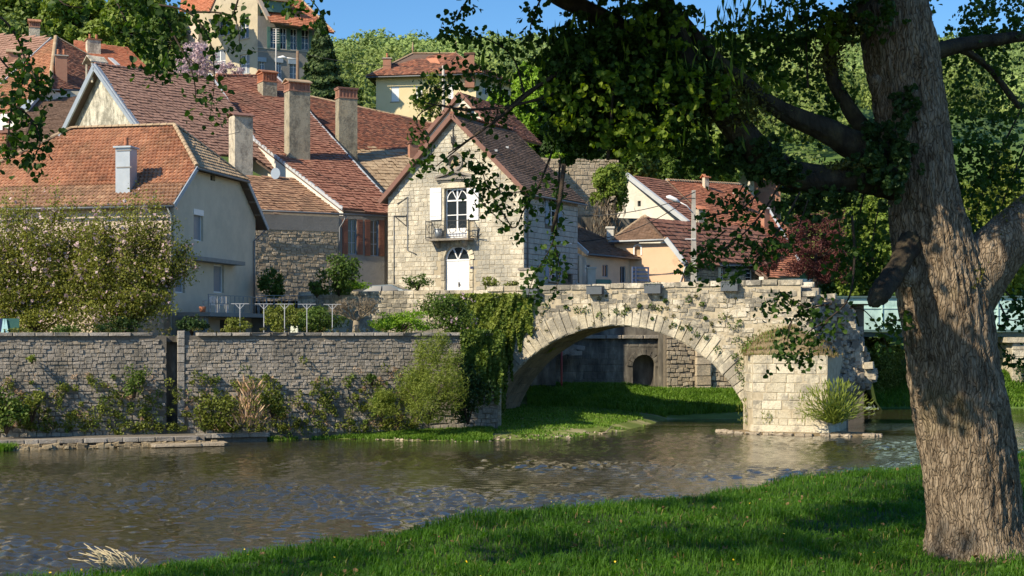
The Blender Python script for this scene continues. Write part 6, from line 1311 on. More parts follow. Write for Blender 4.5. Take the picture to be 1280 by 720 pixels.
# light wall running behind, left of pollard
# ================================================================ quay walls seen through the arch
q = P(790, 490, 98.5); qw = thing('quay_wall', 'dark stained quay wall with small dark arch seen through the bridge arch', 'wall', (q.x, q.y, 0)); qf = Face((q.x, q.y, 0), 4)
sq = lambda px: qf.sz(px, 450)[0]; zq = lambda py: qf.sz(790, py)[1]
a0, a1 = sq(791), sq(819); ac = (a0 + a1) / 2; ar = (a1 - a0) / 2; zsp = zq(458)
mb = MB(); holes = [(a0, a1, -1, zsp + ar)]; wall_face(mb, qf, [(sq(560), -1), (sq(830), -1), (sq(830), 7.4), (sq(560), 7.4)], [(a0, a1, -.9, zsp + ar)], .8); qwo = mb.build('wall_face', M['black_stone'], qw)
mb = MB()
for sg in (-1, 1):
    pts = [(ac + sg * ar * math.cos(math.pi / 2 * i / 7), zsp + ar * math.sin(math.pi / 2 * i / 7)) for i in range(8)]
    for i in range(7): mb.add([qf.pt(*pts[i], -.02), qf.pt(*pts[i + 1], -.02), qf.pt(pts[i + 1][0], zsp + ar + .02, -.02), qf.pt(pts[i][0], zsp + ar + .02, -.02), qf.pt(*pts[i], -.8), qf.pt(*pts[i + 1], -.8)], [(0, 1, 2, 3), (0, 4, 5, 1)])
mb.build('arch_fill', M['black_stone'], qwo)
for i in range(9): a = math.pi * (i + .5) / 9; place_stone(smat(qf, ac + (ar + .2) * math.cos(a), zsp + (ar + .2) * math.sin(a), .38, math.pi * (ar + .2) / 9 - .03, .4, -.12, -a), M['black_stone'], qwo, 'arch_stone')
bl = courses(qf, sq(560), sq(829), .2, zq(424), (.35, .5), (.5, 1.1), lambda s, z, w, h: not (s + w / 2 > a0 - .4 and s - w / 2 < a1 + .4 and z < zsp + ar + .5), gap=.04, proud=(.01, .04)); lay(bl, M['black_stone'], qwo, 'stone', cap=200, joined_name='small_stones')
s = sq(640)
while s < sq(829): w = random.uniform(.9, 1.6); place_stone(smat(qf, s + w / 2, zq(421), w - .03, .24, .8, -.1), M['coping_stone'], qw, 'coping_stone'); s += w
mb = MB(); mb.fbox(qf, sq(822), sq(832), -1, zq(417), -.5, .4); mb.build('pilaster', M['black_stone'], qw)
mb = MB(); mb.fbox(qf, sq(560), sq(690), -1, zq(440), .3, 2.5); mb.build('low_wall', M['black_stone'], qw)
for i in range(16): place_stone(smat(qf, sq(688) + random.uniform(-.2, 2.2), zq(436) + random.uniform(-.3, .3), random.uniform(.4, .9), .3, .6, 1.2, random.uniform(-.5, .2)), M['coping_stone'], qw, 'fallen_stone')
mb = MB(); mb.tube([qf.pt(sq(697), 0, 2.6), qf.pt(sq(697), zq(432), 2.6)], .07, 6); mb.build('red_pipe', M['red_paint'], qw)
q = P(875, 490, 98); rq = thing('rubble_quay', 'sunlit rubble quay wall with pale pilaster seen through the right of the arch', 'wall', (q.x, q.y, 0)); rq_ = Face((q.x, q.y, 0), 10); s2 = lambda px: rq_.sz(px, 450)[0]
mb = MB(); mb.fbox(rq_, s2(832), s2(1080), -1, 7.4, -.6, 0); rc2 = mb.build('wall_core', M['dark_mortar'], rq)
bl = courses(rq_, s2(833), s2(1000), .3, 6.5, (.22, .36), (.25, .6), lambda s, z, w, h: not (s2(868) < s < s2(889)), gap=.05, proud=(.05, .12), roll=.18, wob=.06); lay(bl, M['rubble'], rc2, 'stone', cap=290, joined_name='small_stones')
z = .3
while z < 6: h = random.uniform(.5, .8); place_stone(smat(rq_, s2(878), z + h / 2, s2(888) - s2(869), h - .03, .5, .1), M['rubble'], rq, 'pilaster_block'); z += h
place_stone(smat(rq_, s2(925), 1.25, 1.5, .5, .8, .8, -.05), M['rubble'], rq, 'fallen_slab')

# ================================================================ teal road bridge
q = P(1180, 415, 108); tb_ = thing('teal_bridge', 'modern pale teal girder bridge crossing the river behind the old pier', 'bridge', (q.x, q.y, 5.5)); tf_ = Face((q.x, q.y, 0), -2); st_ = lambda px: tf_.sz(px, 415)[0]; zt_ = lambda py: tf_.sz(1180, py)[1]
x0, x1 = st_(1005), st_(1330); mb = MB(); mb.fbox(tf_, x0, x1, zt_(412), zt_(372), -.3, 0); gd = mb.build('girder', M['teal'], tb_)
mb = MB(); mb.fbox(tf_, x0, x1, zt_(415), zt_(412) - .003, -.6, .25); mb.fbox(tf_, x0, x1, zt_(372) + .003, zt_(370), -.5, .2); mb.build('flange', M['teal_dark'], tb_)
mb = MB(); mb.fbox(tf_, x0, x1, zt_(386), zt_(384.5), .002, .07); mb.build('rib_line', M['teal'], tb_)
for i in range(5): s = x0 + 1.5 + (x1 - x0) * i / 4.5; mb = MB(); mb.fbox(tf_, s, s + .08, zt_(411.5), zt_(372.5), .002, .12); mb.build('stiffener', M['teal'], tb_)
mb = MB(); mb.fbox(tf_, x0, x1, zt_(421), zt_(415.3), -7, -.3); mb.build('deck', M['teal_dark'], tb_)
mb = MB(); mb.fbox(tf_, x0, x1, zt_(412), zt_(372), -8, -7.7); mb.build('girder', M['teal'], tb_)
mb = MB(); mb.fbox(tf_, st_(1262), st_(1300), -1, zt_(428), -6, .6); mb.fbox(tf_, st_(1255), st_(1310), zt_(428), zt_(421.5), -6.5, .9); pier = mb.build('pier', M['limestone_low'], tb_)
mb = MB(); mb.fbox(tf_, st_(1256), st_(1300), -1, zt_(496), -6, 1.4); mb.build('pier_base', M['limestone_low'], tb_)
pfx = Face(tf_.pt(0, 0, .6), -2); z = zt_(495)
while z < zt_(430):
    for i in range(2): place_stone(smat(pfx, st_(1262) + .5 + i * 1.02, z + .25, .98, .47, .3, -.1), M['limestone_low'], pier, 'pier_block')
    z += .5
mb = MB(); 
# ================================================================ plants
# bank grasses
def scatter(n, x0, x1, y0, y1, ok, zf):
    x = RNG.uniform(x0, x1, n); y = RNG.uniform(y0, y1, n); out = [(a, b, zf(a, b)) for a, b in zip(x, y) if ok(a, b)]; return np.array(out)
def wall_y(x): t = (x - WA.x) / WF.u.x; return WA.y + WF.u.y * t
ok1 = lambda x, y: y < (wall_y(x) - .1 if x < -1.3 else 98) and y > shore_y(x) + .15 + .7 * max(0, nz(x, y, .9, 5)) and not (x > -2 and y > 98.3)
pts = scatter(60000, -17, -1.0, 70, 77, ok1, fb_z); pts = pts[(pts[:, 0] > -15.8)]; blades('bank_grass', pts, .22, .05, 'grass_far', lean=.7)
ok2 = lambda x, y: y > shore_y(x) + .1 + (2.5 if y < 88 and nz(x, y, .5, 1) > 0 else 0)
pts = scatter(26000, 1.0, 15.5, 89.5, 98, lambda x, y: y > shore_y(x) + .2, fb_z); blades('meadow_grass', pts, .38, .07, 'grass_far', lean=.8)
pts = scatter(16000, -2, 8, 73, 90, ok2, fb_z); blades('shore_grass', pts, .14, .06, 'grass_far', lean=.8)
pts = np.array([(WF.pt(random.uniform(wpt(-5), wpt(18)), .0, 2.9)[:]) for i in range(900)]) + RNG.normal(size=(900, 3)) * [.1, .3, .02]; blades('ledge_reeds', pts, .35, .05, 'grass_far', lean=.6)
st = thing('driftwood', 'pale forked driftwood stick lying on the shore below the arch', 'driftwood', tuple(P(755, 541, 76)))
q = P(748, 543, 77.2); mb = MB(); mb.tube([q, q + Vector((.4, 0, .12)), q + Vector((.75, .1, .45))], [.05, .04, .02], 6); mb.build('stick', M['paletwig'], st); mb = MB(); mb.tube([q + Vector((.3, 0, .1)), q + Vector((.6, -.1, .12))], [.035, .015], 5); mb.build('fork', M['paletwig'], st)
for i in range(60):      # gravel stones on the shore
    pass
pts = np.array([(x, y, fb_z(x, y) + .03) for x, y in zip(RNG.uniform(-9, 7, 1600), RNG.uniform(71, 80, 1600)) if shore_y(x) - .1 < y < shore_y(x) + 1.6]); leaves('shore_pebbles', pts, .16, 'rubble', None, 'lobed', kind='stuff', up=2.5)
# river wall vegetation
def wallpt(px, py, d=.12): return WF.hit(px, py) + WF.o * d
tl = []; names = 0
for i in range(330):
    px = random.uniform(0, 520); py = 440 + 100 * random.random() ** .6; dens = 1.0 if (px < 60 or 230 < px < 360 or px > 440 or 120 < px < 205) else .6
    if random.random() > dens * (.35 if py < 470 else 1) or 200 < px < 232: continue
    tl.append((wallpt(px, py, .15), random.uniform(.1, .38)))
stuff_tufts('wall_creeper', tl[::3], .11, 'f_olive', 55); stuff_tufts('wall_ferns', tl[1::3], .11, 'f_ivy', 50); stuff_tufts('dry_creeper', tl[2::3], .12, 'f_dry', 34, 'long')
tl = [(wallpt(random.uniform(0, 520), 535 - 60 * random.random() ** 2, .2), random.uniform(.12, .35)) for i in range(240)]; stuff_tufts('wall_base_weeds', [t for t in tl if True], .12, 'f_olive', 40)
tl = [(wallpt(random.uniform(0, 520), 415 - random.uniform(0, 4), .0), random.uniform(.05, .12)) for i in range(70)]; stuff_tufts('coping_moss', tl, .07, 'moss', 22)
PL = [  # px, py_base, Y, rx(px), h(px), mat, n, size, label, flower
 (8, 540, 67.6, 30, 60, 'f_ivy', 1500, .17, 'dark green bush climbing the left end of the river wall'),
 (40, 525, 68.2, 18, 40, 'f_olive', 500, .15, 'small olive bush rooted low in the river wall near its left end'),
 (270, 530, 70.2, 24, 46, 'f_olive', 900, .15, 'mixed green bush on the wall right of the dark slot'),
 (340, 520, 71.2, 22, 40, 'f_olive', 800, .15, 'olive bush on the wall right of the dry reddish stems'),
 (465, 480, 73.5, 9, 14, 'f_mid', 220, .13, 'little green tuft high on the river wall left of the willow'),
 (477, 525, 73, 16, 36, 'f_ivy', 600, .15, 'green bush at the foot of the river wall left of the willow'),
 (168, 495, 69.9, 16, 34, 'f_ivy', 420, .14, 'dark fern clump on the wall left of the dark slot'),
 (40, 452, 68.6, 5, 8, 'f_willow', 90, .13, 'pale green tuft high on the left of the river wall'),
]
for (px, py, Y, rx, h, m_, n, sz_, lb) in PL:
    b = P(px, py, Y); sc = Y / F; bush('wall_bush', lb, 'bush', b, (rx * sc, .35, h * sc / 2), m_, int(n * 1.2), sz_, clumps=16, cr=.45)
# dry stems
b = P(310, 528, 70.4); t = thing('dry_bush', 'reddish dry hanging stems on the river wall', 'bush', tuple(b)); n = 420; px = RNG.normal(310, 12, n); py = RNG.uniform(475, 528, n)
pp = np.array([(P(a, c, 70.6 - random.uniform(0, .5)))[:] for a, c in zip(px, py) if abs(a - 310) < 8 + (c - 470) * .25]); pp += RNG.normal(size=pp.shape) * [.2, .1, .12]; leaves('dry_stems', pp, .30, 'f_dry', t, 'long', kind='stuff', axis=np.stack([(pp[:, 0] - pp[:, 0].mean()) * .9, np.full(len(pp), -.2), np.ones(len(pp))], 1)); leaves('green_shoots', pp[::3] + [.1, -.1, .1], .16, 'f_olive', t, 'kite', kind='stuff')
# willow-like shrub
b = P(535, 528, 72.6); t = bush('willow_shrub', 'large yellow green willow shrub leaning on the river wall beside the ivy', 'shrub', b, (2.1, 1.1, 1.7), 'f_willow', 8500, .15, shape='long', clumps=46, cr=.32)
p, bb = crown_pts((P(545, 455, 73.4))[:], (1.25, .9, 1.75), 5200, 34, .36); leaves('upper_foliage', p, .15, 'f_willow', t, 'long', bias=bb)
p, bb = crown_pts((P(480, 505, 72.4))[:], (1.1, .6, .8), 1500, 16, .4); leaves('side_foliage', p, .15, 'f_willow', t, 'long', bias=bb)
b = P(585, 528, 74.6); bush('dark_shrub', 'dark shrub at the wall foot between the willow and the buttress', 'shrub', b, (1.1, .7, 1.9), 'f_dark', 2600, .16, clumps=30)
# ivy curtains on return wall and bridge left part
t = thing('ivy_curtain', 'curtain of ivy hanging over the left end of the old bridge', 'ivy', tuple(BF.pt(-1, 0)))
def ivy(name, f, s0, s1, zt_f, zb_f, n, mat, parent, d=.18, size=.15):
    s = RNG.uniform(s0, s1, n); u_ = RNG.uniform(0, 1, n) ** .85; out = []
    for a, b_ in zip(s, u_):
        col = .5 + .5 * math.sin(a * 9 + 3 * math.sin(a * 2.3)); zt_, zb_ = zt_f(a), zb_f(a); zb_ = zb_ + (1 - col) * 1.3 * (1 if zb_ > 1 else .3)
        out.append(f.pt(a, zt_ - (zt_ - zb_) * b_, d * random.uniform(.2, 1) * (1.6 + .6 * math.sin(a * 5)) * (.6 + .4 * math.sin(b_ * 9 + a * 4)) + .05)[:])
    return leaves(name, np.array(out), size, mat, parent, 'lobed', bias=np.array([[f.o.x, f.o.y, -.2]]) * .8)
ivy('ivy_leaves', BF, -4.2, 1.25, lambda s: 7.75 if s < .3 else 7.75 - (s - .3) * 1.2, lambda s: 1.0 if s < -.6 else 3.2 - .9 * (s + .6) if s < .1 else 4.3, 14000, 'f_ivy', t)
ivy('young_ivy_leaves', BF, -4.2, 1.35, lambda s: 7.8, lambda s: 4.5, 6500, 'f_willow', t, .25, .13)
t = thing('return_wall_ivy', 'dark hanging ivy on the return wall behind the buttress', 'ivy', tuple(rf.pt(1, 0))); ivy('ivy_leaves', rf, 0, Lr, lambda s: 5.4, lambda s: .8, 6500, 'f_ivy', t)
ivy('wall_end_ivy', WF, wpt(575), wpt(624), lambda s: 5.6, lambda s: 1.6, 7000, 'f_ivy', t, .3)
b = P(686, 470, 85); t = thing('arch_sprig', 'yellow green sprig growing from the arch underside', 'plant', tuple(BF.pt(.9, 4.0, -1.5)))
c_ = BF.pt(.9, 4.15, -1.6); pp = np.array([(c_ + Vector((random.uniform(0, 1.3), random.uniform(-.2, .2), random.uniform(-.12, .12)))) [:] for i in range(70)]); pp[:, 2] += (pp[:, 0] - c_.x) * .3; leaves('foliage', pp, .15, 'f_willow', t)
# bushes at the pier
b = P(1043, 530, 75.5); t = thing('pier_bush', 'feathery green bush growing at the waterline right of the pier', 'bush', tuple(b)); n = 1500
ang = RNG.uniform(0, 6.28, n); el = RNG.uniform(.25, 1.5, n); rr = RNG.uniform(.2, 2.4, n); ax_ = np.stack([np.cos(ang) * np.cos(el) , np.sin(ang) * np.cos(el) * .7, np.sin(el)], 1); pp = np.array(b)[None] + ax_ * rr[:, None]; leaves('foliage', pp, .26, 'f_willow', t, 'long', axis=ax_)
pp = np.array(b)[None] + ax_[:900] * (rr[:900, None] * .6); leaves('inner_foliage', pp, .2, 'f_mid', t, 'long', axis=ax_[:900])
for (px, py, Y, h, lb) in ((935, 530, 78.5, 1.4, 'wispy yellow weeds at the left foot of the pier'), (1010, 528, 75, 1.7, 'tall thin yellow weeds in front of the pier'), (965, 530, 77.3, .7, 'low tufts of grass at the middle of the pier foot')):
    b = P(px, py, Y); t = thing('pier_weeds', lb, 'weeds', tuple(b)); n = 170; ang = RNG.uniform(0, 6.28, n); a_ = np.stack([np.cos(ang) * .22, np.sin(ang) * .2, np.ones(n)], 1); rr = RNG.uniform(0, h, n); pp = np.array(b)[None] + a_ * rr[:, None] + RNG.normal(size=(n, 3)) * [.25, .1, 0]; leaves('stems', pp, .16, 'f_willow', t, 'long', kind='stuff', axis=a_)
# gravel apron of the pier
mb = MB(); vs = [BF.pt(17 + 4.2 * math.cos(i * .3142), .06, 1.0 + 1.6 * math.sin(i * .3142)) for i in range(20)]; c0 = BF.pt(17, .14, 1.0); vv = [c0] + vs + [v + (v - c0) * .25 - Vector((0, 0, .5)) for v in vs]
mb.add(vv, [(0, 1 + i, 1 + (i + 1) % 20) for i in range(20)] + [(1 + i, 21 + i, 21 + (i + 1) % 20, 1 + (i + 1) % 20) for i in range(20)], True); o = mb.build('gravel_apron', M['earth'], None, 'structure')
ap_ = thing('pier_apron_stones', 'scattered pale stones at the waterline round the pier', 'stones', tuple(BF.pt(16, 0, 2)))
for i in range(70): a = random.uniform(-.6, 3.6); place_stone(smat(BF, 17 + 4.3 * math.cos(a), .05, random.uniform(.2, .6), random.uniform(.06, .13), random.uniform(.25, .5), 1.0 + 1.7 * abs(math.sin(a)), random.uniform(-.2, .2)), M['rubble'], ap_, 'stone')

# garden plants: (px, ybase, Y, rx px, h px, mat, n, size, label)
GP = [
 (240, 417, 72.5, 17, 24, 'f_dark', 1500, .12, 'dark green rounded bush under the terrace'),
 (296, 417, 72.8, 22, 22, 'f_olive', 1900, .11, 'yellow green rounded bush under the terrace rail'),
 (352, 417, 75, 20, 40, 'f_olive', 1900, .13, 'pale green shrub between the clothesline posts'),
 (398, 417, 76, 38, 36, 'f_mid', 3200, .13, 'broad green hedge bush behind the clothesline posts'),
 (370, 398, 80, 22, 20, 'f_olive', 1200, .13, 'light bush climbing beside the terrace end'),
 (500, 417, 76, 42, 28, 'f_bright', 4200, .11, 'low bright green clipped hedge right of the pollard tree'),
 (567, 417, 77.5, 30, 54, 'f_mid', 4200, .13, 'tall dark bush with pale flowers beside the ivy'),
 (538, 395, 81, 16, 32, 'f_ivy', 700, .14, 'climber on the lane wall behind the hedge'),
 (340, 372, 88, 18, 40, 'f_mid', 1700, .17, 'green bush at the corner of the cream house and rubble wall'),
 (424, 368, 86.5, 28, 50, 'f_mid', 2600, .17, 'dark evergreen bush in front of the farmhouse shutters'),
 (396, 370, 86, 12, 20, 'f_mid', 600, .17, 'small round bush left of the evergreen bush'),
 (440, 362, 88.5, 26, 12, 'f_bright', 1400, .13, 'flat bright green hedge behind the lane wall'),
 (522, 362, 91.5, 17, 22, 'f_mid', 520, .17, 'leafy rose bush left of the white door'),
 (613, 362, 89, 14, 18, 'f_olive', 320, .15, 'thin shrub right of the white door'),
 (640, 360, 89, 11, 10, 'f_olive', 160, .15, 'small weeds at the foot of the gate pillar'),
 (80, 420, 72, 20, 14, 'f_mid', 900, .12, 'low green plants under the blossoming trees'),
 (20, 420, 72, 22, 12, 'f_olive', 900, .12, 'low plants at the left garden edge'),
 (150, 420, 72.2, 34, 22, 'f_dark', 1500, .12, 'dark low hedge behind the coping between the blossoming trees'),
]
for (px, py, Y, rx, h, m_, n, sz_, lb) in GP:
    b = P(px, py, Y); sc = Y / F; fl = 'f_pink' if 'flowers' in lb else None
    bush('garden_bush', lb, 'bush', b, (rx * sc, min(1.2, rx * sc), h * sc / 2), m_, n, sz_, clumps=26, cr=.4, flower=fl, nf=120)
# blossoming trees left
def blossom_tree(px, w, lb, n=15000, Y=73.4, top=225):
    b = P(px, 418, Y); b.z = 5.0; sc = Y / F; t = thing('blossom_tree', lb, 'tree', tuple(b), group='pink blossoming trees behind the left river wall'); H_ = (418 - top) * sc; rx = w * sc
    mb = MB(); tw = MB(); ends = []
    for i in range(26):
        a = random.uniform(0, 6.28); sp = random.uniform(.15, 1) ** .7; e = b + Vector((math.cos(a) * rx * sp, math.sin(a) * 1.6 * sp, H_ * (1.06 - .42 * sp ** 2) * random.uniform(.8, 1))); s = b + Vector((random.uniform(-.15, .15), 0, random.uniform(.3, 1.6))); m2 = s.lerp(e, .45) + Vector((math.cos(a) * rx * .18, 0, -.35))
        mb.tube([s, m2, e], [.07, .04, .015], 5); ends.append((s, m2, e))
    mb.tube([b - Vector((0, 0, .3)), b + Vector((.05, 0, .9)), b + Vector((-.1, 0, 2.2))], [.2, .15, .1], 8); mb.build('trunk', M['twig'], t)
    k = RNG.integers(0, len(ends), n); u_ = RNG.uniform(.25, 1.03, n); S = np.array([ends[i][0][:] for i in k]); Mx = np.array([ends[i][1][:] for i in k]); E = np.array([ends[i][2][:] for i in k]); uu_ = u_[:, None]
    pp = (1 - uu_) ** 2 * S + 2 * uu_ * (1 - uu_) * Mx + uu_ ** 2 * E + RNG.normal(size=(n, 3)) * .24; leaves('foliage', pp, .13, 'f_magnolia', t, 'kite')
    c = (b + Vector((0, 0, H_ * .45)))[:]; p2, bb = crown_pts(c, (rx * 1.05, 1.5, H_ * .47), int(n * 1.2), 120, .2, shell=.4); leaves('lower_foliage', p2, .13, 'f_magnolia', t, 'kite', bias=bb)
    p3, b3 = crown_pts((b + Vector((0, -.1, H_ * .24)))[:], (rx * 1.0, 1.3, H_ * .25), int(n * .5), 80, .22, shell=.3); p3[:, 2] = np.maximum(p3[:, 2], b.z + .1); leaves('skirt_foliage', p3, .13, 'f_magnolia', t, 'kite', bias=b3); leaves('blossom', p3[::60], .15, 'f_pink', t, 'clump')
    q2 = pp[RNG.choice(n, n // 20)]; leaves('blossom', q2, .15, 'f_pink', t, 'clump'); 
    q3 = p2[RNG.choice(len(p2), n // 24)]; leaves('blossom', q3, .16, 'f_pink', t, 'clump')
    return t
blossom_tree(45, 98, 'left pink blossoming tree with olive leaves, at the left edge'); blossom_tree(150, 98, 'right pink blossoming tree with olive leaves, before the cream house', top=232)
# pollard tree
b = P(445, 418, 75); t = thing('pollard_tree', 'bare mop-headed pollard tree with pale twisting branches', 'tree', (b.x, b.y, 5.0)); b.z = 5.0; mb = MB(); mb.tube([b, b + Vector((-.02, 0, .6)), b + Vector((.05, 0, 1.1))], [.22, .17, .19], 10); mb.build('trunk', M['paletwig'], t); mb = MB()
def grow(p, d, L_, r, lv):
    n_ = p + d * L_; m2 = p.lerp(n_, .5) + Vector((random.uniform(-.06, .06), random.uniform(-.06, .06), .05)); mb.tube([p, m2, n_], [r, r * .85, r * .65], 4, False)
    if lv:
        for i in range(3 if lv > 1 else 4):
            e = (d + Vector((random.uniform(-.8, .8), random.uniform(-.7, .7), random.uniform(-.25, .65)))).normalized(); grow(n_, e, L_ * random.uniform(.6, .85), r * .62, lv - 1)
for i in range(10):
    a = i * .628 + random.random() * .4; grow(b + Vector((0, 0, 1.0)), Vector((math.cos(a) * 1.0, math.sin(a) * .7, random.uniform(.35, .95))).normalized(), .52, .06, 4)
mb.build('branches', M['paletwig'], t)
# clothesline posts
cp = thing('clothesline_post', 'leftmost clothesline post, white T shape with angled braces', 'clothesline post', (0, 0, 0), group='white clothesline posts along the river wall'); mb = MB(); mb.bar(Vector((0, 0, 0)), Vector((0, 0, 1.45)), .038); mb.build('post', M['postgrey'], cp, world=False)
mb = MB(); mb.bar(Vector((-.46, 0, 1.47)), Vector((.46, 0, 1.47)), .026); mb.build('crossbar', M['postgrey'], cp, world=False); mb = MB(); mb.bar(Vector((0, 0, 1.2)), Vector((-.22, 0, 1.44)), .024); mb.bar(Vector((0, 0, 1.2)), Vector((.22, 0, 1.44)), .024); mb.build('brace', M['postgrey'], cp, world=False)
for i, (px, lb) in enumerate(((301, None), (331, 'second clothesline post from the left, white T shape'), (357, 'middle clothesline post, white T shape'), (385, 'fourth clothesline post from the left, white T shape'), (417, 'rightmost clothesline post, white T shape beside the pollard'))):
    o = cp if i == 0 else cp.copy()
    if i: 
        COL.objects.link(o); o['label'] = lb
        for ch in list(cp.children): c2 = ch.copy(); COL.objects.link(c2); c2.parent = o
    q = WF.pt(wpt(px), WTOP + .15, -.35); o.location = q
# plastic chairs on the terrace
def chair(name, lb, loc, yaw):
    t = thing(name, lb, 'chair', loc, group='white plastic chairs on the terrace'); A = Matrix.Translation(loc) @ Matrix.Rotation(yaw, 4, 'Z'); mb = MB(); mb.box(-.25, .25, -.24, .24, .42, .45, A); mb.build('seat', M['plastic'], t)
    for (x, y) in ((-.23, -.22), (.23, -.22), (-.23, .22), (.23, .22)): mb = MB(); mb.bar(A @ Vector((x * 1.12, y * 1.12, 0)), A @ Vector((x, y, .43)), .05); mb.build('leg', M['plastic'], t)
    mb = MB(); n = 9; pr = [(math.cos(math.pi * i / (n - 1)) * .27, .24 + .05 * math.sin(math.pi * i / (n - 1)), .5 + .38 * math.sin(math.pi * i / (n - 1)) ** .5) for i in range(n)]
    mb.tube([A @ Vector(p) for p in pr], .03, 6)
    for x in (-.14, -.05, .05, .14): mb.bar(A @ Vector((x, .25, .45)), A @ Vector((x, .29, .86)), .055, .02)
    mb.build('backrest', M['plastic'], t)
    for sg in (-1, 1): mb = MB(); mb.tube([A @ Vector((sg * .25, -.22, .44)), A @ Vector((sg * .28, -.2, .64)), A @ Vector((sg * .28, .22, .66))], .028, 6); mb.build('armrest', M['plastic'], t)
LAt = lambda x, y, z: Vector((-18.5, 77, 0)) + Face((0, 0, 0), -12).u * x + Face((0, 0, 0), 78).u * y + Vector((0, 0, z))
chair('plastic_chair', 'white plastic chair on the terrace, nearer the railing middle', LAt(1.45, 3.6, 6.575), R(200)); chair('plastic_chair', 'white plastic chair on the terrace, half hidden by blossom leaves', LAt(1.2, 2.4, 6.575), R(230))
t = thing('terracotta_planter', 'orange flower pot on the terrace edge behind the blossoming tree', 'pot', LAt(1.7, .4, 6.575)); q = LAt(1.7, .4, 6.575); mb = MB(); mb.tube([q, q + Vector((0, 0, .3))], [.14, .2], 10); mb.build('pot_body', M['terracotta'], t)
# stair cheek at garden
# tarp with letter at left edge
q = P(8, 417, 71.5); t = thing('painted_tarp', 'dark teal tarp screen with pale cyan letter A at the left edge', 'screen', tuple(q)); tf2 = Face((q.x, q.y, 0), 10); f_ = lambda px, py: tf2.sz(px, py)
a = f_(-12, 417); b2 = f_(24, 398); mb = MB(); mb.fbox(tf2, f_(3, 400)[0], b2[0], 5.1, b2[1], -.05, 0); mb.build('tarp', M['tarp'], t); mb = MB(); mb.fbox(tf2, a[0], f_(3, 400)[0], 5.1, b2[1], -.05, .0); mb.build('tarp_blue', M['tarpblue'], t)
mb = MB(); z0, z1 = f_(5, 417)[1], f_(5, 399)[1]
mb.bar(tf2.pt(f_(3, 400)[0], z0, .05), tf2.pt(f_(5.8, 400)[0], z1, .05), .13, .04, up=tf2.o); mb.bar(tf2.pt(f_(9.5, 400)[0], z0, .05), tf2.pt(f_(6.5, 400)[0], z1, .05), .13, .04, up=tf2.o); mb.bar(tf2.pt(f_(4, 400)[0], z0 + .28, .055), tf2.pt(f_(9, 400)[0], z0 + .28, .055), .09, .03, up=tf2.o); mb.build('letter_a', M['letter'], t)
q = P(8, 400, 76); t = thing('garden_shed', 'pale boarded shed end behind the teal tarp', 'shed', tuple(q)); tf3 = Face((q.x, q.y, 0), 5)
for i in range(6): mb = MB(); mb.fbox(tf3, -1.6 + i * .4, -1.22 + i * .4, 5, tf3.sz(8, 386)[1], -.05, 0); mb.build('board', M['render_peach'], t)

# ---------------- trees behind
M['f_root'] = foliage('root_stems', [(.05, .04, .03), (.13, .10, .07), (.24, .19, .13)], trans=.05)
q = P(330, 390, 87); t = thing('garden_railing', 'thin grey garden railing right of the terrace, before the rubble wall', 'railing', tuple(q)); gfc = Face((q.x, q.y, 0), 4); zg = gfc.sz(360, 391)[1]; zt9 = gfc.sz(360, 369)[1]; a9, b9 = gfc.sz(322, 390)[0], gfc.sz(402, 390)[0]
mb = MB(); mb.fbox(gfc, a9, b9, zt9 - .04, zt9, -.03, 0); mb.fbox(gfc, a9, b9, (zt9 + zg) / 2, (zt9 + zg) / 2 + .03, -.03, 0); mb.build('rail', M['rustiron'], t)
for i in range(9): x = a9 + (b9 - a9) * i / 8; mb = MB(); mb.fbox(gfc, x, x + .04, zg - 1.5, zt9 - .041, -.03, .01); mb.build('railing_post', M['rustiron'], t)
T = []
def TR(px, pybase, Y, rx, htop, mat, n, lb, size=.5, dens=2.4, ry=None, rzf=.5, clumps=44, cone=False, name='tree', cat='tree', group=None, pyc=None, cr=.28):
    b = P(px, pybase, Y); sc = Y / F; H_ = (pybase - htop) * sc; rz_ = H_ * rzf; return tree(name, lb, cat, b, H_, (rx * sc, (ry or rx) * sc, rz_), mat, int(n * dens), size * .6, shape='kite' if Y < 105 else 'clump', clumps=clumps, cone=cone, group=group, cr=cr, trunk_r=.02 * H_ + .08)
TR(95, 90, 160, 48, -20, 'f_spring', 6500, 'broad light green tree above the orange roof, top left', .55, rzf=.46)
TR(165, 100, 155, 45, -15, 'f_spring', 6500, 'light green tree left of the tall house', .5, rzf=.46)
TR(20, 70, 165, 45, -40, 'f_spring', 4500, 'light green tree behind the hip roof at the far left', .6, rzf=.46)
TR(210, 95, 150, 32, 10, 'f_mid', 3600, 'darker green tree against the tall house side', .45, rzf=.48)
TR(248, 108, 138, 30, 50, 'f_lilac', 700, 'pinkish lilac blossoming tree before the tall house', .28, rzf=.48, cat='tree'); TR(290, 108, 136, 20, 75, 'f_lilac', 450, 'small lilac bush along the farmhouse ridge', .25, name='shrub', cat='shrub')
TR(402, 150, 140, 38, 20, 'f_conifer', 8500, 'dark green spruce tree right of the tall house', .42, cone=True, name='spruce_tree')
TR(385, 135, 150, 22, 80, 'f_mid', 1500, 'round green shrub at the foot of the spruce', .4, name='shrub', cat='shrub')
TR(430, 140, 165, 24, 105, 'f_mid', 1200, 'low green bushes beyond the barn ridge', .45, name='shrub', cat='shrub')
TR(537, 155, 130, 26, 92, 'f_willow', 700, 'sparse pale green young tree before the yellow villa', .25, name='tree')
TR(672, 215, 128, 52, 75, 'f_bright', 9500, 'bright lime green tree right of the yellow villa', .34, rzf=.5, clumps=60)
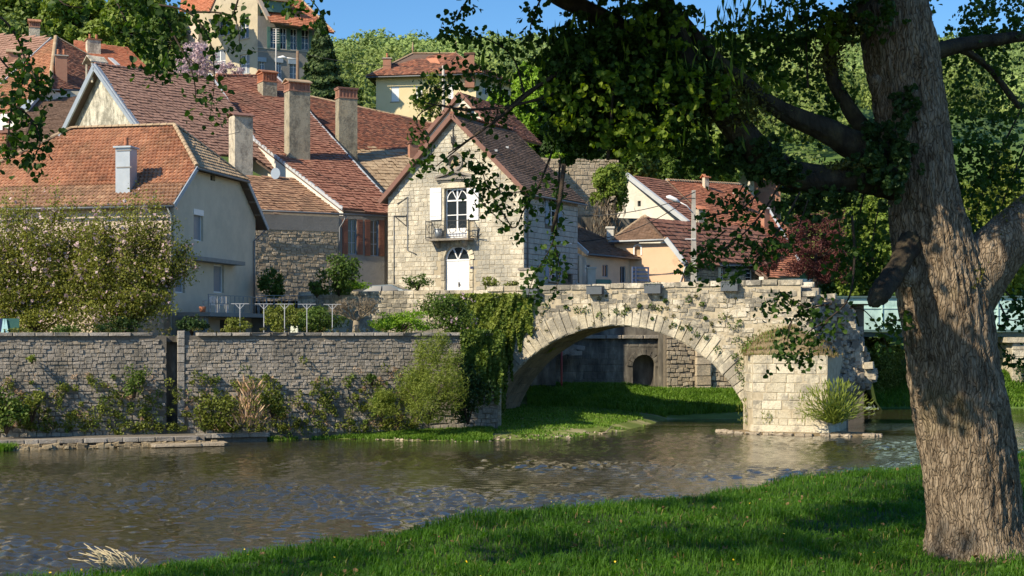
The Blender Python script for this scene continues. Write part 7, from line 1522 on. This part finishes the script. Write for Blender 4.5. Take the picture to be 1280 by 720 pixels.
TR(725, 235, 126, 46, 100, 'f_dark', 5500, 'very dark green tree above the rubble retaining wall', .4, rzf=.5); TR(780, 240, 128, 42, 125, 'f_mid', 5500, 'mid green tree above the retaining wall', .4, rzf=.5); TR(705, 215, 124, 20, 185, 'f_bright', 900, 'bright low shrub on top of the retaining wall', .3, name='shrub', cat='shrub')
TR(800, 235, 130, 22, 192, 'f_purple', 1500, 'dark purple leaved shrub on the hillside', .3, name='shrub', cat='shrub'); TR(790, 238, 127, 24, 205, 'f_olive', 1500, 'olive bronze shrub below the purple shrub', .28, name='shrub', cat='shrub')
for i, (px, rx, top, m_, lb) in enumerate(((850, 34, 150, 'f_mid', 'green tree behind the white gable ridge'), (895, 30, 170, 'f_spring', 'light tree left of the white hill house'), (825, 26, 178, 'f_spring', 'light green tree behind the purple shrub'), (880, 22, 200, 'f_mid', 'small green tree behind the orange ridge'), (990, 38, 200, 'f_mid', 'green tree right of the white hill house'), (1035, 34, 215, 'f_spring', 'light tree behind the copper maple'))): TR(px, 245, 142 + i * 2, rx, top, m_, 3200, lb, .42, rzf=.5)
# hanging shrub on the garden wall
TR(760, 300, 110.5, 28, 206, 'f_spring', 3600, 'dense grey green shrub hanging over the dark garden wall', .22, rzf=.32, name='shrub', cat='shrub')
b = P(757, 300, 110); t = thing('hanging_roots', 'tangle of brown roots and stems under the hanging shrub', 'roots', tuple(b)); n = 420; pp = np.array([P(random.gauss(757, 11), random.uniform(250, 312), 110 - random.uniform(0, .8))[:] for i in range(n)]); leaves('stems', pp, .45, 'f_root', t, 'long', kind='stuff', axis=np.tile([[.1, 0, 1.]], (n, 1)))
# copper maple and trees beyond
TR(1020, 372, 97, 52, 262, 'f_purple', 9000, 'copper red maple behind the broken end of the old bridge', .22, rzf=.42, name='maple_tree', clumps=60)
TR(960, 340, 103, 20, 300, 'f_purple', 1200, 'smaller copper red shrub left of the maple', .22, name='shrub', cat='shrub')
for i, (px, base, Y, rx, top, m_, n, lb) in enumerate(((1090, 400, 118, 45, 230, 'f_spring', 4500, 'light green tree above the teal bridge left of the trunk'), (1060, 420, 125, 40, 200, 'f_mid', 4000, 'mid green tree behind the copper maple top'), (1240, 400, 122, 42, 195, 'f_willow', 6500, 'yellow green weeping tree above the teal bridge'), (1290, 400, 128, 40, 260, 'f_willow', 4000, 'yellow green tree at the right edge above the bridge'), (1190, 410, 130, 40, 230, 'f_spring', 3500, 'light green tree hidden behind the big trunk'), (1250, 300, 170, 30, 180, 'f_olive', 1800, 'rounded yellow tree on the slope right of the trunk'))): TR(px, base, Y, rx, top, m_, n, lb, .36, rzf=.5)
# trees and weeping foliage under the teal bridge
for i, (px, base, Y, rx, top, m_, n, lb) in enumerate(((1110, 490, 112, 24, 418, 'f_olive', 2600, 'olive bushes under the teal bridge right of the pier'), (1085, 480, 114, 20, 420, 'f_spring', 1800, 'light bush under the teal bridge next to the broken pier'), (1235, 495, 112, 20, 418, 'f_mid', 2600, 'green creeper mass under the bridge beside the stone support'), (1160, 500, 118, 40, 425, 'f_mid', 2400, 'bushes under the bridge behind the big trunk'), (1140, 505, 109, 22, 470, 'f_dark', 1500, 'dark bush at the far shore under the teal bridge'), (1270, 490, 118, 20, 420, 'f_dark', 1500, 'dark bushes under the bridge at the right edge'))): TR(px, base, Y, rx, top, m_, n, lb, .26, rzf=.5, name='bush', cat='bush')
for (px, py, Y, rx, h, m_, n, lb) in ((1100, 508, 107, 34, 80, 'f_olive', 5000, 'big olive bush on the far shore below the left end of the teal bridge'), (1150, 508, 107.5, 34, 60, 'f_mid', 3500, 'green bush on the far shore behind the big trunk'), (1205, 508, 107, 34, 84, 'f_mid', 4500, 'leafy bush beside the stone support of the teal bridge'), (1292, 508, 107, 26, 60, 'f_dark', 2500, 'dark bush right of the stone support'), (1075, 508, 106, 16, 40, 'f_dark', 1800, 'dark bush close behind the broken pier')):
    b = P(px, py, Y); sc = Y / F; bush('shore_bush', lb, 'bush', b, (rx * sc, 1.3, h * sc / 2), m_, n, .17, clumps=30, cr=.42)
pts = scatter(14000, 25.6, 42, 104.6, 109, lambda x, y: True, hill_z); blades('far_shore_grass', pts, .4, .09, 'grass_far', lean=.8)

# ---------------- wooded hillside as one mass
def hill_forest(name, n, yr, xw, crown, quads, qs, mat, hf=1.0, conifer=False, ok=None):
    P_, S_, B_ = [], [], []
    k = 0
    while k < n:
        y = random.uniform(*yr); x = random.uniform(-xw, xw) * y
        if ok and not ok(x, y): continue
        k += 1; r = crown * random.uniform(.6, 1.35); z = hill_z(x, y); c = np.array([x, y, z + r * (1.1 if not conifer else 1.0)])
        q = RNG.normal(size=(quads, 3)); q[:, 2] = np.abs(q[:, 2]) * .9 - .25; q[:, 1] -= .35; q /= np.linalg.norm(q, axis=1)[:, None]
        if conifer: hgt = RNG.uniform(0, 1, quads); a = RNG.uniform(0, 6.28, quads); w = (1 - hgt) * r * .5; p = np.stack([x + np.cos(a) * w, y + np.sin(a) * w, z + hgt * r * 3.2], 1); B_.append(np.stack([np.cos(a), np.sin(a), np.full(quads, .3)], 1))
        else: p = c + q * r * np.array([1, 1, 1.15]) * RNG.uniform(.75, 1.05, quads)[:, None]; B_.append(q * 2.2)
        P_.append(p)
    return leaves(name, np.concatenate(P_), qs, mat, None, 'clump', kind='stuff', bias=np.concatenate(B_))
meadow = lambda x, y: not (y < 330 and x / y > .33 and y > 180)
hill_forest('hill_wood_near', 480, (148, 300), .42, 3.4, 400, .42, 'f_hill', ok=meadow)
hill_forest('hill_wood', 1100, (290, 470), .42, 4.4, 190, .75, 'f_hillfar')
hill_forest('far_hill_wood', 1800, (460, 700), .42, 4.8, 100, 1.15, 'f_hillfar')
hill_forest('crest_conifers', 260, (655, 690), .42, 1.9, 50, .8, 'f_conifer', conifer=True, ok=lambda x, y: (x / y > .09 and random.random() < .9) or random.random() < .12)
# meadow fence far right
t = thing('paddock_fence', 'weathered rail fence on the meadow slope at the right edge', 'fence', tuple(P(1250, 215, 210)))
for j in range(2): mb = MB(); mb.bar(P(1215, 209 + j * 4, 212), P(1300, 217 + j * 4, 205), .14); mb.build('rail', M['concrete'], t)
for i in range(7): mb = MB(); q = P(1216 + i * 13, 209 + i * 1.3, 211 - i); mb.bar(q + Vector((0, 0, .3)), q - Vector((0, 0, 1.5)), .16); mb.build('fence_post', M['concrete'], t)
# ================================================================ big foreground tree
TY = 13.5
def T3(px, py, dy=0): return P(px, py, TY + dy)
base = P(1223, 690, TY); bt_ = thing('riverside_tree', 'huge foreground tree with grooved bark trunk and spreading mossy limbs', 'tree', (base.x, base.y, 3.4))
def bark_tube(pts, rad, nseg, nring, amp, flute=5, seed=0):
    """smooth path -> grooved bark skin"""
    pts = [Vector(p) for p in pts]; L_ = [0]
    for i in range(1, len(pts)): L_.append(L_[-1] + (pts[i] - pts[i - 1]).length)
    tt = np.linspace(0, L_[-1], nring); XYZ = [np.interp(tt, L_, [p[k] for p in pts]) for k in range(3)]; rr = np.interp(tt, L_, rad)
    ker = np.ones(5) / 5
    def smooth(a):
        if len(a) < 9: return a
        b = np.convolve(np.pad(a, 4, 'edge'), np.ones(9) / 9, 'valid'); b[0] = a[0]; b[-1] = a[-1]; return b
    XYZ = [smooth(a) for a in XYZ]; rr = smooth(rr); V = []; x = None
    C_ = [Vector((XYZ[0][i], XYZ[1][i], XYZ[2][i])) for i in range(nring)]
    for i in range(nring):
        t = (C_[min(i + 1, nring - 1)] - C_[max(i - 1, 0)]).normalized()
        x = (t.orthogonal() if x is None else x - t * x.dot(t)).normalized(); y = t.cross(x)
        for k in range(nseg):
            a = 2 * math.pi * k / nseg; cx_, cy_ = math.cos(a), math.sin(a); l = tt[i]
            n1 = mnoise.noise(Vector((cx_ * 1.2 + seed, cy_ * 1.2, l * .8))) ; n2 = mnoise.noise(Vector((cx_ * 11 * rr[i] / .4, cy_ * 11 * rr[i] / .4, l * 3.0 + seed))); n3 = abs(mnoise.noise(Vector((cx_ * 26 * rr[i] / .4, cy_ * 26 * rr[i] / .4, l * 6.5 + seed))))
            r = rr[i] * (1 + .10 * n1 + .02 * math.sin(a * flute + n1 * 3)) + amp * (n2 * 1.0 - (1 - min(1, n3 * 3.2)) * .85)
            V.append(C_[i] + (x * cx_ + y * cy_) * r)
    Fc = [(i * nseg + k, i * nseg + (k + 1) % nseg, (i + 1) * nseg + (k + 1) % nseg, (i + 1) * nseg + k) for i in range(nring - 1) for k in range(nseg)]
    return V, Fc, C_, x
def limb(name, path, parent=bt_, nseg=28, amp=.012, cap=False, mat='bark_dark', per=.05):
    pts = [T3(*p[:2], p[3] if len(p) > 3 else 0) for p in path]; rad = [p[2] / F * TY for p in path]; L_ = sum((pts[i + 1] - pts[i]).length for i in range(len(pts) - 1)); nr = max(8, int(L_ / per))
    V, Fc, C_, x = bark_tube(pts, rad, nseg, nr, amp, seed=random.random() * 9); mb = MB(); mb.add(V, Fc, True)
    if cap: n = nseg; mb.add(V[-n:], [tuple(range(n))])
    return mb.build(name, M[mat], parent)
limb('trunk', [(1225, 712, 92), (1223, 692, 72), (1220, 670, 62), (1217, 640, 58), (1213, 600, 57), (1199, 500, 57), (1185, 410, 56), (1174, 350, 55), (1164, 300, 49), (1152, 230, 43), (1137, 150, 44), (1123, 60, 45), (1115, 0, 43), (1104, -120, 40, -.1), (1090, -320, 30, -.2), (1080, -560, 18, -.3)], nseg=150, amp=.026, per=.03, mat='bark')
limb('limb', [(1196, 400, 30), (1210, 362, 40), (1235, 322, 36), (1262, 298, 33), (1295, 272, 31, .1), (1360, 215, 27, .3), (1450, 120, 20, .5), (1500, -40, 12, .6)], nseg=64, amp=.014, mat='bark')
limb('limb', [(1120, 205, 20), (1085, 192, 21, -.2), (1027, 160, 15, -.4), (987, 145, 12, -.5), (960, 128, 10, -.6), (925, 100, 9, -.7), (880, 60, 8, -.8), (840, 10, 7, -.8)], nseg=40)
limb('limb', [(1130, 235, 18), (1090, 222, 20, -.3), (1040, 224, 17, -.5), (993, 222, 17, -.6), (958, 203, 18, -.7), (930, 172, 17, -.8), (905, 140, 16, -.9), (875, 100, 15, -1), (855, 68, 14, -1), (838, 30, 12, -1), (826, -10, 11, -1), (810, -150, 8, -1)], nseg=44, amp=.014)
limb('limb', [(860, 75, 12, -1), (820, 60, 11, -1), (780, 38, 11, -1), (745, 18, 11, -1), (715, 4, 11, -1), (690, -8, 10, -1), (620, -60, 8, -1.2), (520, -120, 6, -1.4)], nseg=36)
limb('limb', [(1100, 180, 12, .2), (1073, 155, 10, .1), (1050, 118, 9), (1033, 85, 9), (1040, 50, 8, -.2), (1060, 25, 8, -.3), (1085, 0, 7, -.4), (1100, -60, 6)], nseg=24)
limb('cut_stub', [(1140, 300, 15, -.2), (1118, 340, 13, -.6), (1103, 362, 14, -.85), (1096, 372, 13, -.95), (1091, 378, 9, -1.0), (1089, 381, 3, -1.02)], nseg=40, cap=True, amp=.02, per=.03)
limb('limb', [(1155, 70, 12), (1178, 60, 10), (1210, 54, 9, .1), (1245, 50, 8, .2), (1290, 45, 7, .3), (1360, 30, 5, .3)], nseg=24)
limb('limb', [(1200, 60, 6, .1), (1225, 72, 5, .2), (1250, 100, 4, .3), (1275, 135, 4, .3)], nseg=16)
# burl and moss
for (px, py, r) in ((1135, 345, 14), (1095, 100, 7)):
    mb = MB(); c = T3(px, py, -.42); n = 14
    for i in range(4): pass
    ring_pts = [[c + Vector((math.cos(a * .449) * r_ / F * TY, -.05 * (1 - r_ / r), math.sin(a * .449) * r_ / F * TY)) for a in range(n)] for r_ in (r, r * .75, r * .5, r * .2)]
    vs = sum(ring_pts, []); mb.add(vs, [(j * n + i, j * n + (i + 1) % n, (j + 1) * n + (i + 1) % n, (j + 1) * n + i) for j in range(3) for i in range(n)] + [tuple(range(3 * n, 4 * n))], True); mb.build('bark_burl', M['bark'], bt_)
def moss_on(path, n, size=.03, spread=.06, up=.1):
    pts = [T3(p[0], p[1], p[2]) for p in path]; out = []
    for i in range(n): k = random.uniform(0, len(pts) - 1.001); j = int(k); c = pts[j].lerp(pts[j + 1], k - j); out.append((c + Vector((random.gauss(0, spread), random.gauss(-.02, spread), up + random.gauss(0, spread * .4))))[:])
    return np.array(out)
mo = np.concatenate([moss_on([(1235, 300, 0), (1262, 272, 0), (1295, 248, .1)], 1600, up=.0), moss_on([(1225, 330, -.2), (1212, 360, -.3)], 500, spread=.03, up=0), moss_on([(1040, 50, -.2), (1060, 25, -.3), (1030, 90, -.1)], 1500, spread=.10, up=.0), moss_on([(905, 130, -1), (925, 165, -.9), (890, 110, -1)], 2200, spread=.14), moss_on([(1090, 212, -.4), (1040, 212, -.6)], 700, spread=.05, up=.03)])
leaves('moss', mo, .035, 'moss', bt_, 'kite')
# leaf masses: (px, py, dy, rx, ry px, depth m, n, mat)
def mass(name, items, size, mat, shape='lobed', up=-.1):
    P_ = []
    for (px, py, dy, rx, rz_, dd, n, cl) in items:
        c = T3(px, py, dy); s = (TY + dy) / F; p, b = crown_pts(c[:], (rx * s * 1.05, dd, rz_ * s * 1.05), int(n * .74), cl * 4, .115, shell=.5); P_.append(p)
    return leaves(name, np.concatenate(P_), size, mat, bt_, shape, kind='stuff', up=up)
mass('leaves', [(775, 105, -1, 100, 90, .7, 15000, 60), (740, 160, -.8, 65, 50, .6, 6000, 34), (835, 135, -.8, 65, 75, .6, 8000, 40), (710, 90, -1, 45, 65, .6, 3000, 30), (790, 40, -1, 100, 50, .7, 6500, 36),
    (890, 195, -.6, 45, 28, .4, 1300, 20), (940, 60, -.3, 80, 55, .6, 2300, 40), (1010, 120, .2, 70, 80, .5, 1500, 60), (1000, 30, 0, 90, 40, .6, 1500, 46), (1080, 20, -.3, 60, 35, .5, 1500, 24),
    (1225, 110, .6, 65, 95, .7, 1900, 80), (1240, 30, .6, 60, 40, .7, 1500, 50), (1215, 210, .8, 32, 60, .5, 900, 40), (1250, 205, .9, 40, 40, .5, 420, 24), (1065, 330, -.2, 35, 45, .3, 240, 14)], .038, 'f_tree')
mass('ivy', [(1110, 200, -.45, 40, 60, .35, 3600, 30), (1075, 215, -.45, 40, 22, .3, 1800, 20), (940, 195, -.85, 40, 30, .3, 2200, 24), (975, 215, -.75, 40, 22, .3, 1400, 18), (880, 100, -1, 28, 40, .3, 1600, 18), (800, 110, -.9, 85, 70, .5, 5200, 36), (725, 130, -1, 60, 60, .45, 3400, 30), (1130, 130, -.4, 20, 30, .1, 500, 14), (1020, 250, -.5, 60, 28, .3, 1400, 24)], .042, 'f_dark')
mass('sunlit_leaves', [(790, 175, -1.5, 60, 30, .25, 520, 24), (760, 120, -1.6, 80, 60, .25, 420, 34), (850, 110, -1.5, 50, 60, .25, 360, 24), (905, 120, -1.3, 18, 40, .2, 350, 10), (700, 130, -1.5, 40, 50, .2, 180, 20), (1040, 40, -.5, 20, 30, .2, 500, 8), (820, 40, -1.5, 60, 40, .2, 200, 20), (950, 100, -.5, 60, 60, .3, 240, 24)], .046, 'f_treelit')
# drooping twigs with leaves: polyline px, depth, leaves per metre
TW = [([(700, 92), (655, 118), (620, 150), (590, 172), (545, 208)], -1.2, 26, 5), ([(700, 118), (650, 130), (600, 136), (560, 133), (520, 118)], -1.1, 30, 3), ([(655, 118), (640, 70), (600, 45), (560, 40)], -1.2, 60, 3), ([(590, -10), (575, 15), (562, 38)], -1.3, 70, 3), ([(680, -10), (665, 25), (660, 60)], -1.2, 80, 3), ([(690, 190), (672, 235), (655, 262), (640, 285), (600, 250), (575, 215)], -1.0, 26, 3),
    ([(700, 200), (697, 250), (692, 300), (668, 345), (660, 370)], -1, 48, 3), ([(692, 300), (700, 340), (690, 372)], -1, 42, 2), ([(640, 285), (610, 235), (600, 205), (585, 190)], -1, 60, 2), ([(672, 235), (648, 240), (628, 240), (606, 218)], -1, 80, 2), ([(545, 130), (520, 150), (540, 190), (520, 210)], -1.1, 46, 2), ([(620, 150), (625, 105), (600, 90), (560, 75)], -1.2, 60, 2), ([(570, 100), (548, 112), (530, 96)], -1.2, 80, 2),
    ([(975, 230), (950, 270), (920, 300), (885, 320), (850, 330)], -.8, 55, 3), ([(950, 240), (925, 262), (895, 268), (875, 272)], -.8, 60, 3), ([(1000, 240), (975, 285), (945, 320), (900, 345)], -.8, 55, 3), ([(930, 230), (915, 250), (890, 240)], -.8, 60, 2), ([(1010, 250), (990, 300), (960, 310), (935, 300)], -.7, 55, 2), ([(905, 290), (880, 310), (865, 340)], -.8, 70, 2), ([(1065, 270), (1068, 320), (1062, 370), (1040, 395), (1010, 415)], -.6, 26, 4), ([(1040, 380), (1015, 385), (990, 400), (975, 445)], -.6, 60, 3), ([(1040, 395), (1020, 420), (1010, 445)], -.6, 60, 3), ([(1010, 385), (975, 370), (960, 385)], -.6, 90, 2), ([(1062, 385), (1080, 388), (1100, 412), (1110, 440)], -.6, 16, 2), ([(990, 400), (985, 430), (1000, 455)], -.6, 70, 2),
    ([(1250, 380), (1262, 400), (1285, 395)], .4, 60, 3), ([(1240, 345), (1265, 372), (1290, 385)], .4, 80, 3), ([(1245, 425), (1262, 445), (1290, 452)], .4, 40, 2), ([(1100, 408), (1118, 400), (1128, 402)], -.3, 90, 2),
    ([(1150, 60), (1148, 20), (1165, -10)], .5, 40, 3), ([(1280, 130), (1250, 190), (1225, 250), (1215, 300)], .8, 80, 3), ([(1290, 160), (1262, 230), (1240, 290)], .8, 60, 3), ([(1080, 240), (1070, 300), (1078, 350)], -.2, 90, 3), ([(1100, 250), (1090, 310), (1095, 350)], -.2, 80, 2), ([(1040, 240), (1050, 300), (1045, 340)], -.2, 60, 2), ([(1010, 110), (1008, 40), (1015, -10)], -.1, 20, 3),
    ([(-20, 10), (10, 30), (30, 70), (25, 115), (10, 140)], -3, 80, 4), ([(30, 70), (45, 100), (52, 110)], -3, 110, 3), ([(-10, 60), (15, 90), (35, 98), (60, 95)], -3, 100, 3), ([(-20, 120), (15, 130), (40, 150), (50, 180), (35, 205)], -3, 110, 4), ([(15, 130), (10, 170), (5, 198)], -3, 110, 3), ([(40, 150), (30, 175), (15, 192)], -3, 110, 3),
    ([(150, -20), (190, 5), (215, 40), (205, 80)], -2.5, 150, 4), ([(190, 5), (235, 15), (262, 50), (268, 100), (262, 150)], -2.5, 60, 3), ([(235, 15), (290, 20), (300, 60)], -2.5, 60, 3), ([(215, 40), (240, 90), (245, 130)], -2.5, 50, 3), ([(60, -20), (80, 5), (110, 10)], -2.8, 100, 3), ([(140, -10), (160, 30), (185, 60), (195, 90)], -2.5, 150, 3), ([(300, -10), (290, 20), (270, 40)], -2.5, 100, 3), ([(380, -10), (400, 15), (395, 30)], -1.8, 70, 2), ([(330, -20), (360, 0), (372, 15)], -1.8, 70, 2)]
wood = MB(); LP = []
for (pl_, dy, dens, rpx) in TW:
    p3 = [T3(x, y, dy + random.uniform(-.15, .15)) for x, y in pl_]; sc = (TY + dy) / F
    # smooth
    Q = []; n = len(p3)
    for i in range(n - 1):
        a, b_, c, d = p3[max(i - 1, 0)], p3[i], p3[i + 1], p3[min(i + 2, n - 1)]
        for k in range(5): t = k / 5; Q.append(.5 * ((2 * b_) + (c - a) * t + (2 * a - 5 * b_ + 4 * c - d) * t * t + (3 * b_ - a - 3 * c + d) * t ** 3))
    Q.append(p3[-1]); m = len(Q); wood.tube(Q, [max(.0022, rpx * .5 * sc * (1 - .75 * i / (m - 1))) for i in range(m)], 5)
    L_ = sum((Q[i + 1] - Q[i]).length for i in range(m - 1)); cnt = int(L_ * dens * (1.5 if pl_[0][0] > 450 else .8))
    for i in range(cnt):
        k = random.uniform(.12, 1) * (m - 1.001); j = int(k); c = Q[j].lerp(Q[j + 1], k - j); cl = c + Vector((random.gauss(0, .06), random.gauss(0, .06), random.gauss(-.02, .055)))
        for q in range(random.choice((1, 2, 3))): LP.append((cl + Vector((random.gauss(0, .025), random.gauss(0, .025), random.gauss(-.015, .025))))[:])
wood.build('twigs', M['twig'], bt_, kind='stuff'); leaves('twig_leaves', np.array(LP), .043, 'f_tree', bt_, 'lobed', kind='stuff', up=-.1)
# thick arching twigs in front of the lime tree
mb = MB(); 
for pl_, r0 in (([(700, 90), (672, 108), (645, 130), (618, 152), (590, 172), (560, 192)], 3.2), ([(710, 110), (670, 125), (630, 135), (580, 138), (530, 128)], 2.2), ([(705, 205), (700, 250), (690, 290)], 3), ([(760, 200), (764, 150), (768, 85)], 2.2), ([(745, 100), (760, 92), (800, 98)], 1.5), ([(800, 125), (840, 130), (868, 150)], 1.6)):
    mb.tube([T3(x, y, -1.35) for x, y in pl_], [max(.6, r0 * (1 - .15 * i)) * (TY - 1.35) / F for i in range(len(pl_))], 6)
mb.build('bare_twigs', M['twig'], bt_, kind='stuff')
# catkins
cp_ = np.array([T3(random.uniform(680, 940), random.uniform(20, 190), random.uniform(-1.6, -.6))[:] for i in range(260)] + [T3(random.uniform(895, 1000), random.uniform(0, 30), -.4)[:] for i in range(60)] + [T3(random.uniform(590, 680), random.uniform(40, 110), -1.2)[:] for i in range(40)])
leaves('catkins', cp_, .11, 'f_treelit', bt_, 'long', kind='stuff', axis=np.tile([[0, 0, 1.]], (len(cp_), 1)))
# upper crown, mostly above the frame, that shades bank and trunk
def sunshift(x, y, z, z0): t = (z - z0) / -SUN.z; return x - SUN.x * t, y - SUN.y * t
P_ = []
for i in range(400):
    gx_, gy_ = random.uniform(-8.5, 12), random.uniform(9.5, 30); 
    if nz(gx_, gy_ * .9, .42, 31) < -.08: continue      # gaps that become sun flecks
    zc = random.uniform(9.6, 15.5); X_, Y_ = sunshift(gx_, gy_, zc, 3.4)
    zmin = CH + .245 * max(Y_, 1) + .75
    if Y_ > 0 and zc < zmin: zc = zmin + random.uniform(0, 1.2); X_, Y_ = sunshift(gx_, gy_, zc, 3.4)
    hit = False
    for zt_ in (3.7, 4.3, 4.9, 5.5, 6.1):
        p0_ = Vector((4.45, 13.3, zt_)); w_ = Vector((X_, Y_, zc)) - p0_; along = w_.dot(-SUN); hit = hit or (w_ + SUN * along).length < 1.15
    if hit and random.random() < .86: continue
    n = 62; q = RNG.normal(size=(n, 3)); q /= np.linalg.norm(q, axis=1)[:, None]; P_.append(np.array([X_, Y_, zc]) + q * (RNG.uniform(.1, 1, n) ** .5)[:, None] * np.array([.72, .72, .42]))
leaves('upper_crown', np.concatenate(P_), .19, 'f_tree', bt_, 'kite', kind='stuff')
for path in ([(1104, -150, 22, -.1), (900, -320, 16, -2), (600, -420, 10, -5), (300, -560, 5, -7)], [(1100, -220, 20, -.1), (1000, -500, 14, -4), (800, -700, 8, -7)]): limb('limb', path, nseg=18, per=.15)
# unseen leaf clumps added up-sun to keep the limbs and upper trunk in shade
P_ = []
for i in range(1000):
    px, py = random.uniform(640, 1090), random.uniform(-60, 290)
    if i % 24 == 0: px, py = random.uniform(1085, 1104), random.uniform(345, 385)
    elif i % 2 == 0: px, py = random.uniform(1065, 1190), random.uniform(-60, 205)
    dy = random.uniform(-1.2, .2); trunk_ = i % 2 == 0
    if trunk_: dy = -.95 if i % 24 == 0 else random.uniform(-.6, -.3)
    c = T3(px, py, dy)
    if not trunk_ and nz(px, py, .012, 3) < -.22: continue
    t_ = .9
    while True:
        X_, Y_, Z_ = c.x - SUN.x * t_ / -SUN.z, c.y - SUN.y * t_ / -SUN.z, c.z + t_
        if Z_ > CH + .236 * Y_ + .30: break
        t_ += .1
    near_ = min(((Vector((X_, Y_, Z_)) - Vector((4.45, 13.2, zt_))) - (-SUN) * ((Vector((X_, Y_, Z_)) - Vector((4.45, 13.2, zt_))).dot(-SUN))).length for zt_ in (3.8, 4.4, 5.0, 5.6, 6.1))
    if near_ < .85 and random.random() < .8: continue
    n = 60; q = RNG.normal(size=(n, 3)); q /= np.linalg.norm(q, axis=1)[:, None]; P_.append(np.array([X_, Y_, Z_ + random.uniform(0, .12 if trunk_ else .5)]) + q * (RNG.uniform(.1, 1, n) ** .5)[:, None] * np.array([.42, .42, .26]))
leaves('shade_clumps', np.concatenate(P_), .11, 'f_tree', bt_, 'kite', kind='stuff')
# dry reed tuft on the bank edge
b = Vector((-3.62, 12.75, 3.36)); b = P(150, 700, 12.9); t = thing('dry_reed_tuft', 'tuft of broken pale dry reeds at the water edge, lower left', 'reeds', tuple(b)); mb = MB()
for i in range(34):
    s = b + Vector((random.gauss(0, .12), random.gauss(0, .06), -.08)); e = s + Vector((random.uniform(-.34, -.02), random.gauss(0, .05), random.uniform(.06, .24))); mb.tube([s, s.lerp(e, .5) + Vector((0, 0, .03)), e], [.006, .005, .003], 4)
for i in range(6): s = b + Vector((random.uniform(.1, .25), 0, -.05)); mb.tube([s, s + Vector((random.uniform(-.06, .1), 0, random.uniform(.06, .1)))], [.005, .003], 4)
mb.build('reed_stems', surf('dry_reed', [(.42, .34, .2), (.62, .54, .36)], scale=8), t)
